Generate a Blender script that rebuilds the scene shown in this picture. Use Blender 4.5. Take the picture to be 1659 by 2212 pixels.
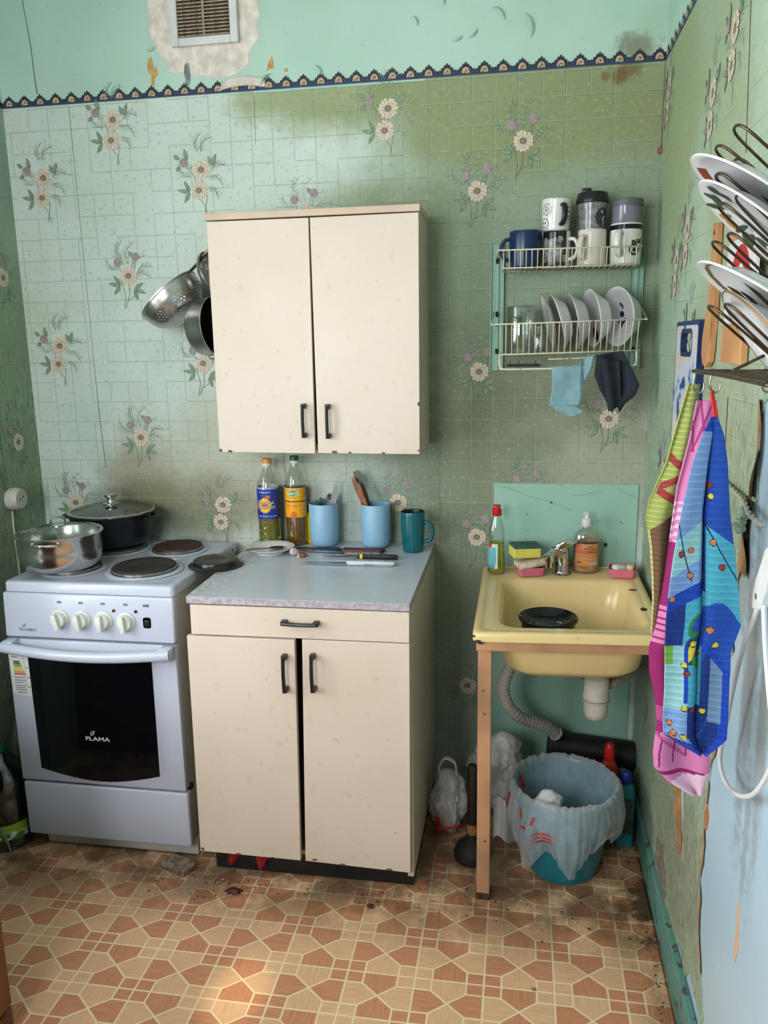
import bpy, bmesh, math, random
from mathutils import Vector, Matrix, noise
from mathutils.geometry import tessellate_polygon
from math import sin, cos, pi, radians, sqrt, atan2

random.seed(7)
for o in list(bpy.data.objects):
    bpy.data.objects.remove(o, do_unlink=True)
SC = bpy.context.scene
COL = SC.collection

# ------------------------------------------------------------------ camera
cam_data = bpy.data.cameras.new('camera')
cam = bpy.data.objects.new('camera', cam_data)
COL.objects.link(cam)
SC.camera = cam
YAW, PITCH, ROLL, FPX = 0.17, -0.206, 0.018, 1738.0
_Rz = Matrix.Rotation(YAW, 3, 'Z')
_Rx = Matrix.Rotation(PITCH, 3, 'X')
_Ry = Matrix.Rotation(ROLL, 3, 'Y')
_Rc = Matrix(((1, 0, 0), (0, 0, -1), (0, 1, 0)))      # camera looks down +Y
cam.matrix_world = Matrix.Translation((-0.3845, -2.5435, 1.4985)) @ (_Rz @ _Rx @ _Ry @ _Rc).to_4x4()
cam_data.sensor_fit = 'VERTICAL'
cam_data.sensor_height = 36.0
cam_data.lens = FPX / 2212.0 * 36.0
cam_data.clip_start = 0.02

# ------------------------------------------------------------------ light
world = bpy.data.worlds.new('sky')
SC.world = world
world.use_nodes = True
world.node_tree.nodes['Background'].inputs[0].default_value = (0.75, 0.87, 1.0, 1)
world.node_tree.nodes['Background'].inputs[1].default_value = 1.0

def area_light(name, loc, target, sx, sy, power, color):
    ld = bpy.data.lights.new(name, 'AREA')
    ld.shape = 'RECTANGLE'; ld.size = sx; ld.size_y = sy
    ld.energy = power; ld.color = color
    lo = bpy.data.objects.new(name, ld); COL.objects.link(lo)
    lo.location = loc
    lo.rotation_euler = (Vector(target) - Vector(loc)).to_track_quat('-Z', 'Y').to_euler()
    return lo
# daylight entering through two windows outside the picture: one in the left wall, an added one in the rear wall to brighten the back wall
YR = -3.0
WL_Y0, WL_Y1, WL_Z0, WL_Z1 = -2.45, -1.05, 0.62, 2.12          # left wall
WIN_X0, WIN_X1, WIN_Z0, WIN_Z1 = -1.90, -0.95, 1.10, 2.30      # rear wall
DAY = (0.95, 0.975, 1.0)
area_light('left_window_daylight', (-2.40, (WL_Y0 + WL_Y1) / 2, 1.45), (0.0, (WL_Y0 + WL_Y1) / 2 + .25, .85), 1.7, 1.7, 78.0, DAY)
area_light('rear_window_daylight', ((WIN_X0 + WIN_X1) / 2, YR - .34, 1.72), ((WIN_X0 + WIN_X1) / 2 + .1, 0.0, 1.05), 1.30, 1.45, 88.0, DAY)
# a narrow warm glint of sun, thrown in through the added rear window
sd = bpy.data.lights.new('sun_glint', 'SPOT'); sd.energy = 620.0; sd.color = (1.0, .80, .55); sd.spot_size = radians(2.6); sd.spot_blend = 1.0; sd.shadow_soft_size = .02
so = bpy.data.objects.new('sun_glint', sd); COL.objects.link(so); so.location = (-1.45, -4.2, 2.9)
so.rotation_euler = (Vector((-1.02, -1.0, 0)) - so.location).to_track_quat('-Z', 'Y').to_euler()

vs = SC.view_settings
SC.display_settings.display_device = 'sRGB'
vs.view_transform = 'Standard'
vs.look = 'None'
vs.exposure = 0.05
vs.gamma = 1.0
vs.use_curve_mapping = False
cy = SC.cycles
cy.max_bounces = 6; cy.diffuse_bounces = 2; cy.glossy_bounces = 3; cy.transmission_bounces = 6; cy.transparent_max_bounces = 12
cy.caustics_reflective = False; cy.caustics_refractive = False
cy.use_denoising = True; cy.adaptive_threshold = 0.1

# ------------------------------------------------------------------ helpers: colour and materials
def lin(c):
    return c / 12.92 if c <= 0.04045 else ((c + 0.055) / 1.055) ** 2.4
def rgb(r, g, b):
    return (lin(r / 255), lin(g / 255), lin(b / 255), 1.0)

class NT:
    def __init__(s, name):
        s.m = bpy.data.materials.new(name); s.m.use_nodes = True
        s.t = s.m.node_tree; s.t.nodes.clear()
        s.out = s.n('ShaderNodeOutputMaterial')
        s.b = s.n('ShaderNodeBsdfPrincipled')
        s.l(s.b.outputs[0], s.out.inputs[0])
    def n(s, typ, **kw):
        nd = s.t.nodes.new(typ)
        for k, v in kw.items(): setattr(nd, k, v)
        return nd
    def l(s, a, b): s.t.links.new(a, b)
    def put(s, sock, v):
        if hasattr(v, 'is_output'): s.l(v, sock)
        else: sock.default_value = v
    def math(s, op, a, b=0.0, c=0.0, clamp=False):
        nd = s.n('ShaderNodeMath', operation=op, use_clamp=clamp)
        for i, v in enumerate((a, b, c)): s.put(nd.inputs[i], v)
        return nd.outputs[0]
    def ss(s, v, a, b):
        nd = s.n('ShaderNodeMapRange', interpolation_type='SMOOTHSTEP')
        s.put(nd.inputs['Value'], v)
        nd.inputs['From Min'].default_value = a; nd.inputs['From Max'].default_value = b
        return nd.outputs[0]
    def mix(s, f, a, b, mode='MIX'):
        nd = s.n('ShaderNodeMix', data_type='RGBA', blend_type=mode)
        s.put(nd.inputs[0], f); s.put(nd.inputs[6], a); s.put(nd.inputs[7], b)
        return nd.outputs[2]
    def pos(s, kind='Object'):
        return s.n('ShaderNodeTexCoord').outputs[kind]
    def sep(s, v):
        nd = s.n('ShaderNodeSeparateXYZ'); s.l(v, nd.inputs[0]); return nd.outputs
    def comb(s, x, y, z=0.0):
        nd = s.n('ShaderNodeCombineXYZ')
        for i, v in enumerate((x, y, z)): s.put(nd.inputs[i], v)
        return nd.outputs[0]
    def scale(s, v, sc):
        nd = s.n('ShaderNodeVectorMath', operation='MULTIPLY'); s.l(v, nd.inputs[0]); nd.inputs[1].default_value = sc
        return nd.outputs[0]
    def noise(s, v, scale, detail=3.0, rough=0.55, dist=0.0):
        nd = s.n('ShaderNodeTexNoise')
        if v is not None: s.l(v, nd.inputs['Vector'])
        nd.inputs['Scale'].default_value = scale; nd.inputs['Detail'].default_value = detail
        nd.inputs['Roughness'].default_value = rough; nd.inputs['Distortion'].default_value = dist
        return nd.outputs[0]
    def bump(s, h, strength=0.2, dist=0.002):
        nd = s.n('ShaderNodeBump'); s.put(nd.inputs['Height'], h)
        nd.inputs['Strength'].default_value = strength; nd.inputs['Distance'].default_value = dist
        s.l(nd.outputs[0], s.b.inputs['Normal'])
    def set(s, **kw):
        for k, v in kw.items():
            s.put(s.b.inputs[k.replace('_', ' ')], v)

MATS = {}
def mat(name, col, rough=0.5, metal=0.0, var=0.06, vscale=9.0, bump=0.0, bscale=60.0, **kw):
    """plain procedural material: base colour with soft noise variation and optional fine relief"""
    if name in MATS: return MATS[name]
    t = NT(name); c = rgb(*col) if max(col) > 1.01 else tuple(col) + (1.0,)
    v = t.pos()
    n = t.noise(v, vscale, 2.0)
    dark = tuple(x * (1 - 2.2 * var) for x in c[:3]) + (1.0,)
    lite = tuple(min(1, x * (1 + 1.2 * var)) for x in c[:3]) + (1.0,)
    t.set(Base_Color=t.mix(t.ss(n, .3, .7), dark, lite), Roughness=rough, Metallic=metal)
    if bump: t.bump(t.noise(v, bscale, 1.0), bump, 0.002)
    for k, val in kw.items(): t.put(t.b.inputs[k.replace('_', ' ')], val)
    MATS[name] = t.m
    return t.m

def glassy(name, col, rough=0.03, ior=1.45, trans=1.0, alpha=1.0, var=0.03):
    if name in MATS: return MATS[name]
    t = NT(name); v = t.pos(); n = t.noise(v, 14.0)
    c = rgb(*col)
    t.set(Base_Color=t.mix(n, tuple(x * (1 - var) for x in c[:3]) + (1,), c), Roughness=rough, IOR=ior, Transmission_Weight=trans, Alpha=alpha)
    MATS[name] = t.m
    return t.m

def thinplastic(name, col, opacity=0.5, rough=0.35):
    """thin translucent film: diffuse/translucent sheet that also lets things show through"""
    if name in MATS: return MATS[name]
    t = NT(name); c = rgb(*col)
    v = t.pos(); n = t.noise(v, 26.0, 2.0, .6)
    t.set(Base_Color=c, Roughness=rough, Specular_IOR_Level=.6)
    t.bump(n, .5, .004)
    tr = t.n('ShaderNodeBsdfTranslucent'); tr.inputs[0].default_value = c
    m1 = t.n('ShaderNodeMixShader'); m1.inputs[0].default_value = .45
    t.l(t.b.outputs[0], m1.inputs[1]); t.l(tr.outputs[0], m1.inputs[2])
    tp = t.n('ShaderNodeBsdfTransparent')
    m2 = t.n('ShaderNodeMixShader')
    t.put(m2.inputs[0], t.math('ADD', t.math('MULTIPLY', n, .3), opacity - .15, clamp=True))
    t.l(tp.outputs[0], m2.inputs[1]); t.l(m1.outputs[0], m2.inputs[2])
    t.l(m2.outputs[0], t.out.inputs[0])
    MATS[name] = t.m
    return t.m

def attrmat(name, rough=0.6, weave=0.0, wscale=420.0, **kw):
    """colour printed on the surface, read from the mesh's own colour attribute"""
    if name in MATS: return MATS[name]
    t = NT(name)
    a = t.n('ShaderNodeAttribute', attribute_name='print')
    n = t.noise(t.pos(), 30.0, 3.0)
    t.set(Base_Color=t.mix(.12, a.outputs['Color'], t.mix(n, (0, 0, 0, 1), (1, 1, 1, 1)), 'SOFT_LIGHT'), Roughness=rough)
    if weave:
        uv = t.n('ShaderNodeUVMap').outputs[0]
        sx = t.sep(t.scale(uv, (wscale, wscale, 1)))
        w = t.math('MAXIMUM', t.math('ABSOLUTE', t.math('SINE', sx[0])), t.math('ABSOLUTE', t.math('SINE', sx[1])))
        t.bump(t.ss(w, .55, 1.0), weave, .002)
    for k, val in kw.items(): t.put(t.b.inputs[k.replace('_', ' ')], val)
    MATS[name] = t.m
    return t.m

# ------------------------------------------------------------------ helpers: objects
def tag(o, label=None, cat=None, group=None, kind=None):
    if label: o['label'] = label
    if cat: o['category'] = cat
    if group: o['group'] = group
    if kind: o['kind'] = kind
    return o
def thing(name, label, cat, loc=(0, 0, 0), rotz=0.0, group=None, rot=None):
    o = bpy.data.objects.new(name, None); COL.objects.link(o)
    o.empty_display_size = .05
    o.location = loc; o.rotation_euler = rot if rot else (0, 0, rotz)
    return tag(o, label, cat, group)
def obj(name, bm, m, parent=None, smooth=False, w=False, label=None, cat=None, group=None, kind=None, recalc=True):
    """link a bmesh as one mesh object; w=True: coordinates are world ones, the (unrotated) parent's place is taken off"""
    if recalc and bm.faces: bmesh.ops.recalc_face_normals(bm, faces=bm.faces[:])
    if w and parent is not None:
        q = parent
        while q is not None:
            bmesh.ops.translate(bm, verts=bm.verts[:], vec=-Vector(q.location)); q = q.parent
    me = bpy.data.meshes.new(name); bm.to_mesh(me); bm.free()
    if smooth:
        me.polygons.foreach_set('use_smooth', [True] * len(me.polygons))
        if smooth != 'all': me.set_sharp_from_angle(angle=radians(42))
    for mm in (m if isinstance(m, (list, tuple)) else [m]): me.materials.append(mm)
    o = bpy.data.objects.new(name, me); COL.objects.link(o)
    if parent is not None: o.parent = parent
    return tag(o, label, cat, group, kind)
def copy_tree(o, parent=None):
    c = o.copy(); COL.objects.link(c)
    if parent is not None: c.parent = parent
    for ch in list(o.children): copy_tree(ch, c)
    return c

def NB(): return bmesh.new()
def _xf(bm, vs, M):
    if M is not None: bmesh.ops.transform(bm, matrix=M, verts=vs)
def box(bm, x0, x1, y0, y1, z0, z1, bev=0.0, seg=2, M=None, mi=0):
    n0 = len(bm.verts)
    vs = [bm.verts.new((x, y, z)) for x in (x0, x1) for y in (y0, y1) for z in (z0, z1)]
    fs = [(0, 1, 3, 2), (4, 6, 7, 5), (0, 4, 5, 1), (2, 3, 7, 6), (0, 2, 6, 4), (1, 5, 7, 3)]
    F = [bm.faces.new([vs[i] for i in f]) for f in fs]
    for f in F: f.material_index = mi
    if bev:
        es = list({e for f in F for e in f.edges})
        r = bmesh.ops.bevel(bm, geom=es, offset=bev, segments=seg, profile=.5, affect='EDGES')
        vs = list({v for f in r['faces'] for v in f.verts} | {v for v in vs if v.is_valid})
        for f in r['faces']: f.material_index = mi
    _xf(bm, vs, M)
    return vs
def lathe(bm, prof, seg=36, c=(0, 0, 0), M=None, mi=0, close=False, a0=0.0, a1=2 * pi, fn=None):
    """profile of (r, z) turned about Z; fn(a, r, z) may shift a point"""
    full = abs(a1 - a0 - 2 * pi) < 1e-6
    n = seg if full else seg + 1
    rings = []; allv = []
    for (r, z) in prof:
        if r < 1e-6 and fn is None:
            v = bm.verts.new((c[0], c[1], c[2] + z)); rings.append([v]); allv.append(v); continue
        ring = []
        for i in range(n):
            a = a0 + (a1 - a0) * i / seg
            rr, zz = (r, z) if fn is None else fn(a, r, z)
            v = bm.verts.new((c[0] + rr * cos(a), c[1] + rr * sin(a), c[2] + zz)); ring.append(v); allv.append(v)
        rings.append(ring)
    m = seg
    for A, B in zip(rings[:-1], rings[1:]):
        for i in range(m):
            j = (i + 1) % n if full else i + 1
            if len(A) == 1 and len(B) == 1: continue
            if len(A) == 1: f = bm.faces.new((A[0], B[i], B[j]))
            elif len(B) == 1: f = bm.faces.new((A[i], A[j], B[0]))
            else: f = bm.faces.new((A[i], A[j], B[j], B[i]))
            f.material_index = mi
    _xf(bm, allv, M)
    return allv
def tube(bm, pts, r, seg=8, closed=False, M=None, mi=0, cap=True, flat=1.0):
    pts = [Vector(p) for p in pts]; n = len(pts); rings = []; allv = []
    rad = r if callable(r) else (lambda t: r)
    up = None
    for i, p in enumerate(pts):
        if closed: d = pts[(i + 1) % n] - pts[i - 1]
        else: d = pts[min(i + 1, n - 1)] - pts[max(i - 1, 0)]
        if d.length < 1e-9: d = Vector((0, 0, 1))
        d.normalize()
        if up is None:
            up = Vector((0, 0, 1)) if abs(d.z) < .9 else Vector((1, 0, 0))
        s = d.cross(up)
        if s.length < 1e-6: s = d.orthogonal()
        s.normalize(); up = s.cross(d).normalized()
        rr = rad(i / max(1, n - 1))
        ring = [bm.verts.new(p + s * (rr * cos(2 * pi * k / seg)) + up * (rr * flat * sin(2 * pi * k / seg))) for k in range(seg)]
        rings.append(ring); allv += ring
    for i in range(n if closed else n - 1):
        A, B = rings[i], rings[(i + 1) % n]
        for k in range(seg):
            f = bm.faces.new((A[k], A[(k + 1) % seg], B[(k + 1) % seg], B[k])); f.material_index = mi
    if cap and not closed:
        for R in (rings[0], rings[-1]):
            f = bm.faces.new(R); f.material_index = mi
    _xf(bm, allv, M)
    return allv
def prism(bm, pts, t0, t1, plane='xz', M=None, mi=0, bev=0.0):
    """2-D outline pushed from t0 to t1 across its plane"""
    def P(a, b, t):
        return (a, t, b) if plane == 'xz' else ((t, a, b) if plane == 'yz' else (a, b, t))
    A = [bm.verts.new(P(a, b, t0)) for a, b in pts]; B = [bm.verts.new(P(a, b, t1)) for a, b in pts]
    n = len(pts)
    if n > 9 and not bev:
        T = tessellate_polygon([[Vector((a, b, 0)) for a, b in pts]])
        F = [bm.faces.new([A[i] for i in q]) for q in T] + [bm.faces.new([B[i] for i in q]) for q in T]
    else:
        F = [bm.faces.new(A), bm.faces.new(B[::-1])]
    for i in range(n): F.append(bm.faces.new((A[i], B[i], B[(i + 1) % n], A[(i + 1) % n])))
    for f in F: f.material_index = mi
    vs = A + B
    if bev:
        es = list({e for f in F[:2] for e in f.edges})
        r = bmesh.ops.bevel(bm, geom=es, offset=bev, segments=2, profile=.5, affect='EDGES')
        vs = list({v for f in r['faces'] for v in f.verts} | {v for v in vs if v.is_valid})
        for f in r['faces']: f.material_index = mi
    _xf(bm, vs, M)
    return vs
def rrect(x0, x1, y0, y1, r, n=5):
    out = []
    for cx, cy, a in ((x1 - r, y1 - r, 0), (x0 + r, y1 - r, pi / 2), (x0 + r, y0 + r, pi), (x1 - r, y0 + r, 1.5 * pi)):
        for i in range(n + 1):
            t = a + pi / 2 * i / n; out.append((cx + r * cos(t), cy + r * sin(t)))
    return out
def loft(bm, loops, cap0=True, cap1=True, mi=0, closed=True, M=None):
    """skin between loops of equal length"""
    R = [[bm.verts.new(p) for p in lp] for lp in loops]
    n = len(R[0])
    for A, B in zip(R[:-1], R[1:]):
        for i in range(n if closed else n - 1):
            f = bm.faces.new((A[i], A[(i + 1) % n], B[(i + 1) % n], B[i])); f.material_index = mi
    if cap0: f = bm.faces.new(R[0]); f.material_index = mi
    if cap1: f = bm.faces.new(R[-1]); f.material_index = mi
    vs = [v for r in R for v in r]; _xf(bm, vs, M)
    return vs
def grid(bm, fn, nu, nv, uvs=True, colfn=None, mi=0):
    """surface fn(u, v) -> point with uv map and optional printed colour"""
    V = [[bm.verts.new(fn(i / nu, j / nv)) for i in range(nu + 1)] for j in range(nv + 1)]
    uvl = bm.loops.layers.uv.verify() if uvs else None
    cl = bm.loops.layers.float_color.get('print') or (bm.loops.layers.float_color.new('print') if colfn else None)
    for j in range(nv):
        for i in range(nu):
            f = bm.faces.new((V[j][i], V[j][i + 1], V[j + 1][i + 1], V[j + 1][i])); f.material_index = mi
            cs = ((i, j), (i + 1, j), (i + 1, j + 1), (i, j + 1))
            cc = colfn((i + .5) / nu, (j + .5) / nv) if colfn else None
            for lp, (a, b) in zip(f.loops, cs):
                if uvs: lp[uvl].uv = (a / nu, b / nv)
                if colfn: lp[cl] = cc
    return V
def thicken(o, t):
    md = o.modifiers.new('thickness', 'SOLIDIFY'); md.thickness = t; md.offset = 0
    return o
def interp(tab, t):
    for (a, x), (b, y) in zip(tab[:-1], tab[1:]):
        if t <= b:
            k = (t - a) / (b - a) if b > a else 0
            k = max(0, min(1, k)); return x + (y - x) * k
    return tab[-1][1]
def smooth_path(pts, n=8, closed=False):
    P = [Vector(p) for p in pts]; N = len(P); out = []
    rng = range(N if closed else N - 1)
    for i in rng:
        p0 = P[(i - 1) % N] if closed or i > 0 else P[0]
        p1 = P[i]; p2 = P[(i + 1) % N]
        p3 = P[(i + 2) % N] if closed or i + 2 < N else P[-1]
        for k in range(n):
            t = k / n
            out.append(.5 * ((2 * p1) + (-p0 + p2) * t + (2 * p0 - 5 * p1 + 4 * p2 - p3) * t * t + (-p0 + 3 * p1 - 3 * p2 + p3) * t ** 3))
    if not closed: out.append(P[-1])
    return out
def text_bm(body, size, align='CENTER', extrude=0.0, bold=0.0):
    """lettering as mesh in the local XY plane, centred"""
    cu = bpy.data.curves.new('t', 'FONT'); cu.body = body; cu.size = size
    cu.align_x = align; cu.align_y = 'CENTER'; cu.resolution_u = 3; cu.extrude = extrude; cu.offset = bold
    to = bpy.data.objects.new('t', cu); COL.objects.link(to)
    dg = bpy.context.evaluated_depsgraph_get(); dg.update()
    me = to.evaluated_get(dg).to_mesh()
    bm = bmesh.new(); bm.from_mesh(me)
    to.evaluated_get(dg).to_mesh_clear()
    bpy.data.objects.remove(to, do_unlink=True); bpy.data.curves.remove(cu)
    return bm
FACE_FRONT = Matrix(((1, 0, 0, 0), (0, 0, -1, 0), (0, 1, 0, 0), (0, 0, 0, 1)))   # XY drawing -> faces -Y
def Tr(x, y, z): return Matrix.Translation((x, y, z))
def Rx(a): return Matrix.Rotation(a, 4, 'X')
def Ry(a): return Matrix.Rotation(a, 4, 'Y')
def Rz(a): return Matrix.Rotation(a, 4, 'Z')
def wrap(bm, r, a0=-pi / 2):
    """bend a flat XZ drawing (facing -Y) round a vertical cylinder of radius r"""
    for v in bm.verts:
        a = a0 + v.co.x / r; rr = r - v.co.y
        v.co = Vector((rr * cos(a), rr * sin(a), v.co.z))
# ================================================================== the room
XL, ZB, ZC = -2.035, 2.256, 2.75
def wallpaper_mat(name, ax, u0, stains, wrinkle=0.0, olive0=0.0, t0=(202, 216, 204), t1=(215, 228, 218)):
    """embossed tile-pattern wallpaper: joints, flecks, old stains (each with a shape of its own)"""
    t = NT(name)
    P = t.sep(t.pos()); u, v = P[ax], P[2]
    uv = t.comb(u, v)
    U = t.math('DIVIDE', t.math('SUBTRACT', u, u0), .067)
    V = t.math('DIVIDE', t.math('SUBTRACT', v, 2.182), .066)
    def joints(A, B, p, seed):
        ia = t.math('ROUND', A); d = t.math('MULTIPLY', t.math('SUBTRACT', A, ia), .067)
        wn = t.n('ShaderNodeTexWhiteNoise', noise_dimensions='2D')
        t.l(t.comb(t.math('ADD', ia, seed), t.math('ADD', t.math('FLOOR', B), seed * .37)), wn.inputs['Vector'])
        keep = t.math('GREATER_THAN', wn.outputs[0], p)
        lo = t.math('MULTIPLY', t.math('MULTIPLY', t.ss(d, -.0030, -.0012), t.ss(d, .0006, -.0006)), keep)
        hi = t.math('MULTIPLY', t.math('MULTIPLY', t.ss(d, .0036, .0014), t.ss(d, -.0006, .0006)), keep)
        return lo, hi
    l1, h1 = joints(U, V, .30, 3.0); l2, h2 = joints(V, U, .22, 11.0)
    darkl = t.math('MAXIMUM', l1, l2); litel = t.math('MAXIMUM', h1, h2)  # shadow and lit sides of the embossed joints, painted into the colour
    big = t.noise(uv, 2.1, 3.0, .6)
    fleck = t.noise(uv, 75.0, 2.0, .65)
    teal = t.mix(t.ss(big, .35, .65), rgb(*t0), rgb(*t1))
    olive = t.mix(t.ss(fleck, .35, .65), rgb(160, 174, 134), rgb(174, 188, 148))
    om = t.math('MULTIPLY', t.ss(big, .52, .74), .45)
    col = t.mix(t.math('ADD', om, olive0, clamp=True), teal, olive)
    wob = {k: t.math('SUBTRACT', t.noise(uv, k, 3.0, .62), .5) for k in (3.5, 7.5)}
    for (cu, cv, ru, rv, soft, c, k, nz) in stains:
        w = wob[3.5 if nz < 5 else 7.5]
        du = t.math('DIVIDE', t.math('SUBTRACT', u, cu), ru); dv = t.math('DIVIDE', t.math('SUBTRACT', v, cv), rv)
        d = t.math('ADD', t.math('SQRT', t.math('ADD', t.math('MULTIPLY', du, du), t.math('MULTIPLY', dv, dv))), t.math('MULTIPLY', w, 1.1))
        col = t.mix(t.math('MULTIPLY', t.ss(d, 1.0 + soft, 1.0 - soft), k), col, c)
    col = t.mix(t.math('MULTIPLY', t.ss(fleck, .56, .72), .34), col, rgb(92, 122, 100))
    col = t.mix(t.math('MULTIPLY', t.ss(fleck, .42, .30), .22), col, rgb(212, 224, 204))
    col = t.mix(t.math('MULTIPLY', darkl, .40), col, rgb(92, 116, 96))
    col = t.mix(t.math('MULTIPLY', litel, .26), col, rgb(196, 214, 196))
    h = t.math('SUBTRACT', t.math('MULTIPLY', litel, .6), t.math('MULTIPLY', darkl, .9))
    if wrinkle:
        wv = t.comb(t.math('MULTIPLY', u, 38.0), t.math('MULTIPLY', v, 7.0))
        wr = t.noise(wv, 1.0, 2.0, .6)
        wr2 = t.noise(t.comb(t.math('MULTIPLY', u, 95.0), t.math('MULTIPLY', v, 26.0)), 1.0, 3.0, .6, .8)
        low = t.ss(v, 1.75, 1.2)
        h = t.math('ADD', h, t.math('MULTIPLY', t.math('ADD', wr, t.math('MULTIPLY', t.math('MULTIPLY', wr2, low), 1.6)), wrinkle))
        col = t.mix(t.math('MULTIPLY', t.math('MULTIPLY', t.ss(wr2, .50, .68), low), .6), col, rgb(104, 100, 72))
        col = t.mix(t.math('MULTIPLY', t.math('MULTIPLY', t.ss(wr2, .44, .32), low), .4), col, rgb(196, 206, 178))
    t.set(Base_Color=col, Roughness=.62, Specular_IOR_Level=.3)
    t.bump(h, .32, .0016)
    MATS[name] = t.m
    return t.m
OLV = rgb(152, 162, 114); GRE = rgb(128, 148, 112); BRN = rgb(146, 122, 86); DKG = rgb(78, 92, 70)
wp_back = wallpaper_mat('wallpaper_back', 0, -1.009, [
    (-.98, 2.24, .26, .11, .35, OLV, .85, 5.0), (-.80, 1.93, .20, .05, .5, OLV, .55, 6.0),
    (-.28, 1.80, .62, .55, .40, rgb(116, 134, 98), .70, 3.0), (-.32, 2.18, .55, .20, .4, rgb(142, 152, 106), .85, 4.0),
    (-.32, 1.12, .46, .32, .45, rgb(132, 118, 84), .55, 6.0), (-.56, .75, .30, .75, .5, rgb(104, 118, 90), .7, 4.0),
    (-1.66, 1.06, .14, .13, .5, BRN, .62, 7.0), (-1.45, .98, .30, .10, .5, BRN, .6, 7.0),
    (-1.60, .95, .30, .10, .5, DKG, .6, 7.0), (-1.30, 1.10, .35, .22, .6, rgb(166, 160, 126), .5, 5.0),
    (-.125, 2.222, .022, .022, .4, rgb(118, 84, 52), .8, 9.0), (-.165, 2.226, .012, .012, .4, rgb(128, 90, 58), .7, 9.0),
    (-.10, 2.25, .03, .035, .5, rgb(118, 94, 60), .7, 9.0)])
wp_right = wallpaper_mat('wallpaper_right', 1, -.03, [
    (-.25, 2.05, .28, .40, .5, OLV, .75, 3.0), (-.75, 2.1, .20, .4, .5, OLV, .55, 4.0),
    (-.9, 1.35, .28, .5, .5, rgb(150, 148, 104), .5, 4.0), (-.55, .75, .5, .6, .5, rgb(126, 132, 98), .5, 4.0),
    (-.80, .30, .3, .2, .5, rgb(132, 126, 102), .6, 5.0)], .7, 0.1, (160, 184, 164), (176, 198, 178))
wp_left = wallpaper_mat('wallpaper_left', 1, -.02, [(-.2, 1.1, .4, .9, .5, GRE, .6, 4.0)], .12, 0.12, (150, 176, 160), (168, 190, 174))

def paint_mat(name, c0, c1, rough, chips=None, streak=0.0, bump=.12, stains=(), sax=0):
    t = NT(name); v = t.pos()
    n = t.noise(v, 2.6, 2.0, .6); f = t.noise(v, 38.0, 2.0, .6)
    col = t.mix(t.ss(n, .3, .7), rgb(*c0), rgb(*c1))
    col = t.mix(t.math('MULTIPLY', t.ss(f, .60, .78), .16), col, rgb(70, 90, 76))
    if chips:
        g = t.noise(v, chips[1], 3.0, .7, .4)
        col = t.mix(t.math('MULTIPLY', t.ss(g, chips[2], chips[2] + .03), .9), col, rgb(*chips[0]))
    if stains:
        P = t.sep(v)
        for (cx, cz, rx, rz, c, k) in stains:
            dx = t.math('DIVIDE', t.math('SUBTRACT', P[sax], cx), rx); dz_ = t.math('DIVIDE', t.math('SUBTRACT', P[2], cz), rz)
            d = t.math('ADD', t.math('SQRT', t.math('ADD', t.math('MULTIPLY', dx, dx), t.math('MULTIPLY', dz_, dz_))), t.math('MULTIPLY', t.math('SUBTRACT', f, .5), 1.6))
            col = t.mix(t.math('MULTIPLY', t.ss(d, 1.5, .5), k), col, rgb(*c))
    t.set(Base_Color=col, Roughness=rough)
    t.bump(t.math('ADD', t.math('MULTIPLY', n, 1.2), t.math('MULTIPLY', f, .25)), bump, .004) if bump > .08 else None
    MATS[name] = t.m; return t.m
m_upper = paint_mat('green_wall_paint', (178, 212, 194), (190, 222, 206), .5, stains=((-.085, 2.30, .055, .03, (120, 112, 84), .75), (-.03, 2.36, .05, .05, (168, 196, 170), .4)))
m_panel = paint_mat('green_panel_paint', (152, 192, 174), (162, 202, 184), .35, bump=.05)
m_blue = paint_mat('pale_blue_oil_paint', (176, 204, 220), (188, 214, 228), .32, ((120, 92, 78), 9.0, .77), bump=.10, stains=((-1.20, .92, .035, .26, (128, 124, 118), .65), (-1.29, .95, .03, .30, (140, 136, 130), .6), (-1.13, 1.10, .04, .10, (112, 100, 84), .5), (-1.25, .70, .015, .16, (140, 138, 134), .5)), sax=1)  # with darker grey-brown vertical streaks low on the wall
m_turq = paint_mat('turquoise_baseboard_paint', (84, 136, 126), (104, 152, 140), .45, ((84, 72, 62), 22.0, .58), bump=.3)
m_ceil = paint_mat('ceiling_whitewash', (222, 222, 212), (232, 232, 224), .8)
m_rear = paint_mat('rear_wall_paint', (112, 106, 88), (122, 116, 98), .7)
m_plaster = mat('bare_plaster', (236, 226, 214), .85, var=.10, vscale=22, bump=.5, bscale=90)
m_crack = mat('dark_crack', (62, 58, 46), .9)
m_tear = mat('torn_paper_brown', (176, 124, 78), .85, var=.14, vscale=30)
m_navy = mat('border_navy', (38, 46, 62), .6, var=.15, vscale=60)
m_navy2 = mat('border_blue_line', (44, 70, 104), .6)
m_cream = mat('border_cream', (204, 174, 140), .6, var=.12, vscale=80)

b = NB(); box(b, XL - .12, .12, 0.0, .14, -.1, ZC)
wall_back = obj('wall_back', b, m_upper, kind='structure')
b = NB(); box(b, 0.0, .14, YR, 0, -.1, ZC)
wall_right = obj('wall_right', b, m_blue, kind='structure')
b = NB()
for (y0, y1, z0, z1) in ((YR, WL_Y0, -.1, ZC), (WL_Y1, 0, -.1, ZC), (WL_Y0, WL_Y1, -.1, WL_Z0), (WL_Y0, WL_Y1, WL_Z1, ZC)): box(b, XL - .20, XL, y0, y1, z0, z1)
wall_left = obj('wall_left', b, m_upper, kind='structure')
b = NB()
for (x0, x1, z0, z1) in ((XL - .14, WIN_X0, -.1, ZC), (WIN_X1, .14, -.1, ZC), (WIN_X0, WIN_X1, -.1, WIN_Z0), (WIN_X0, WIN_X1, WIN_Z1, ZC)):
    box(b, x0, x1, YR - .20, YR, z0, z1)
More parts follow.
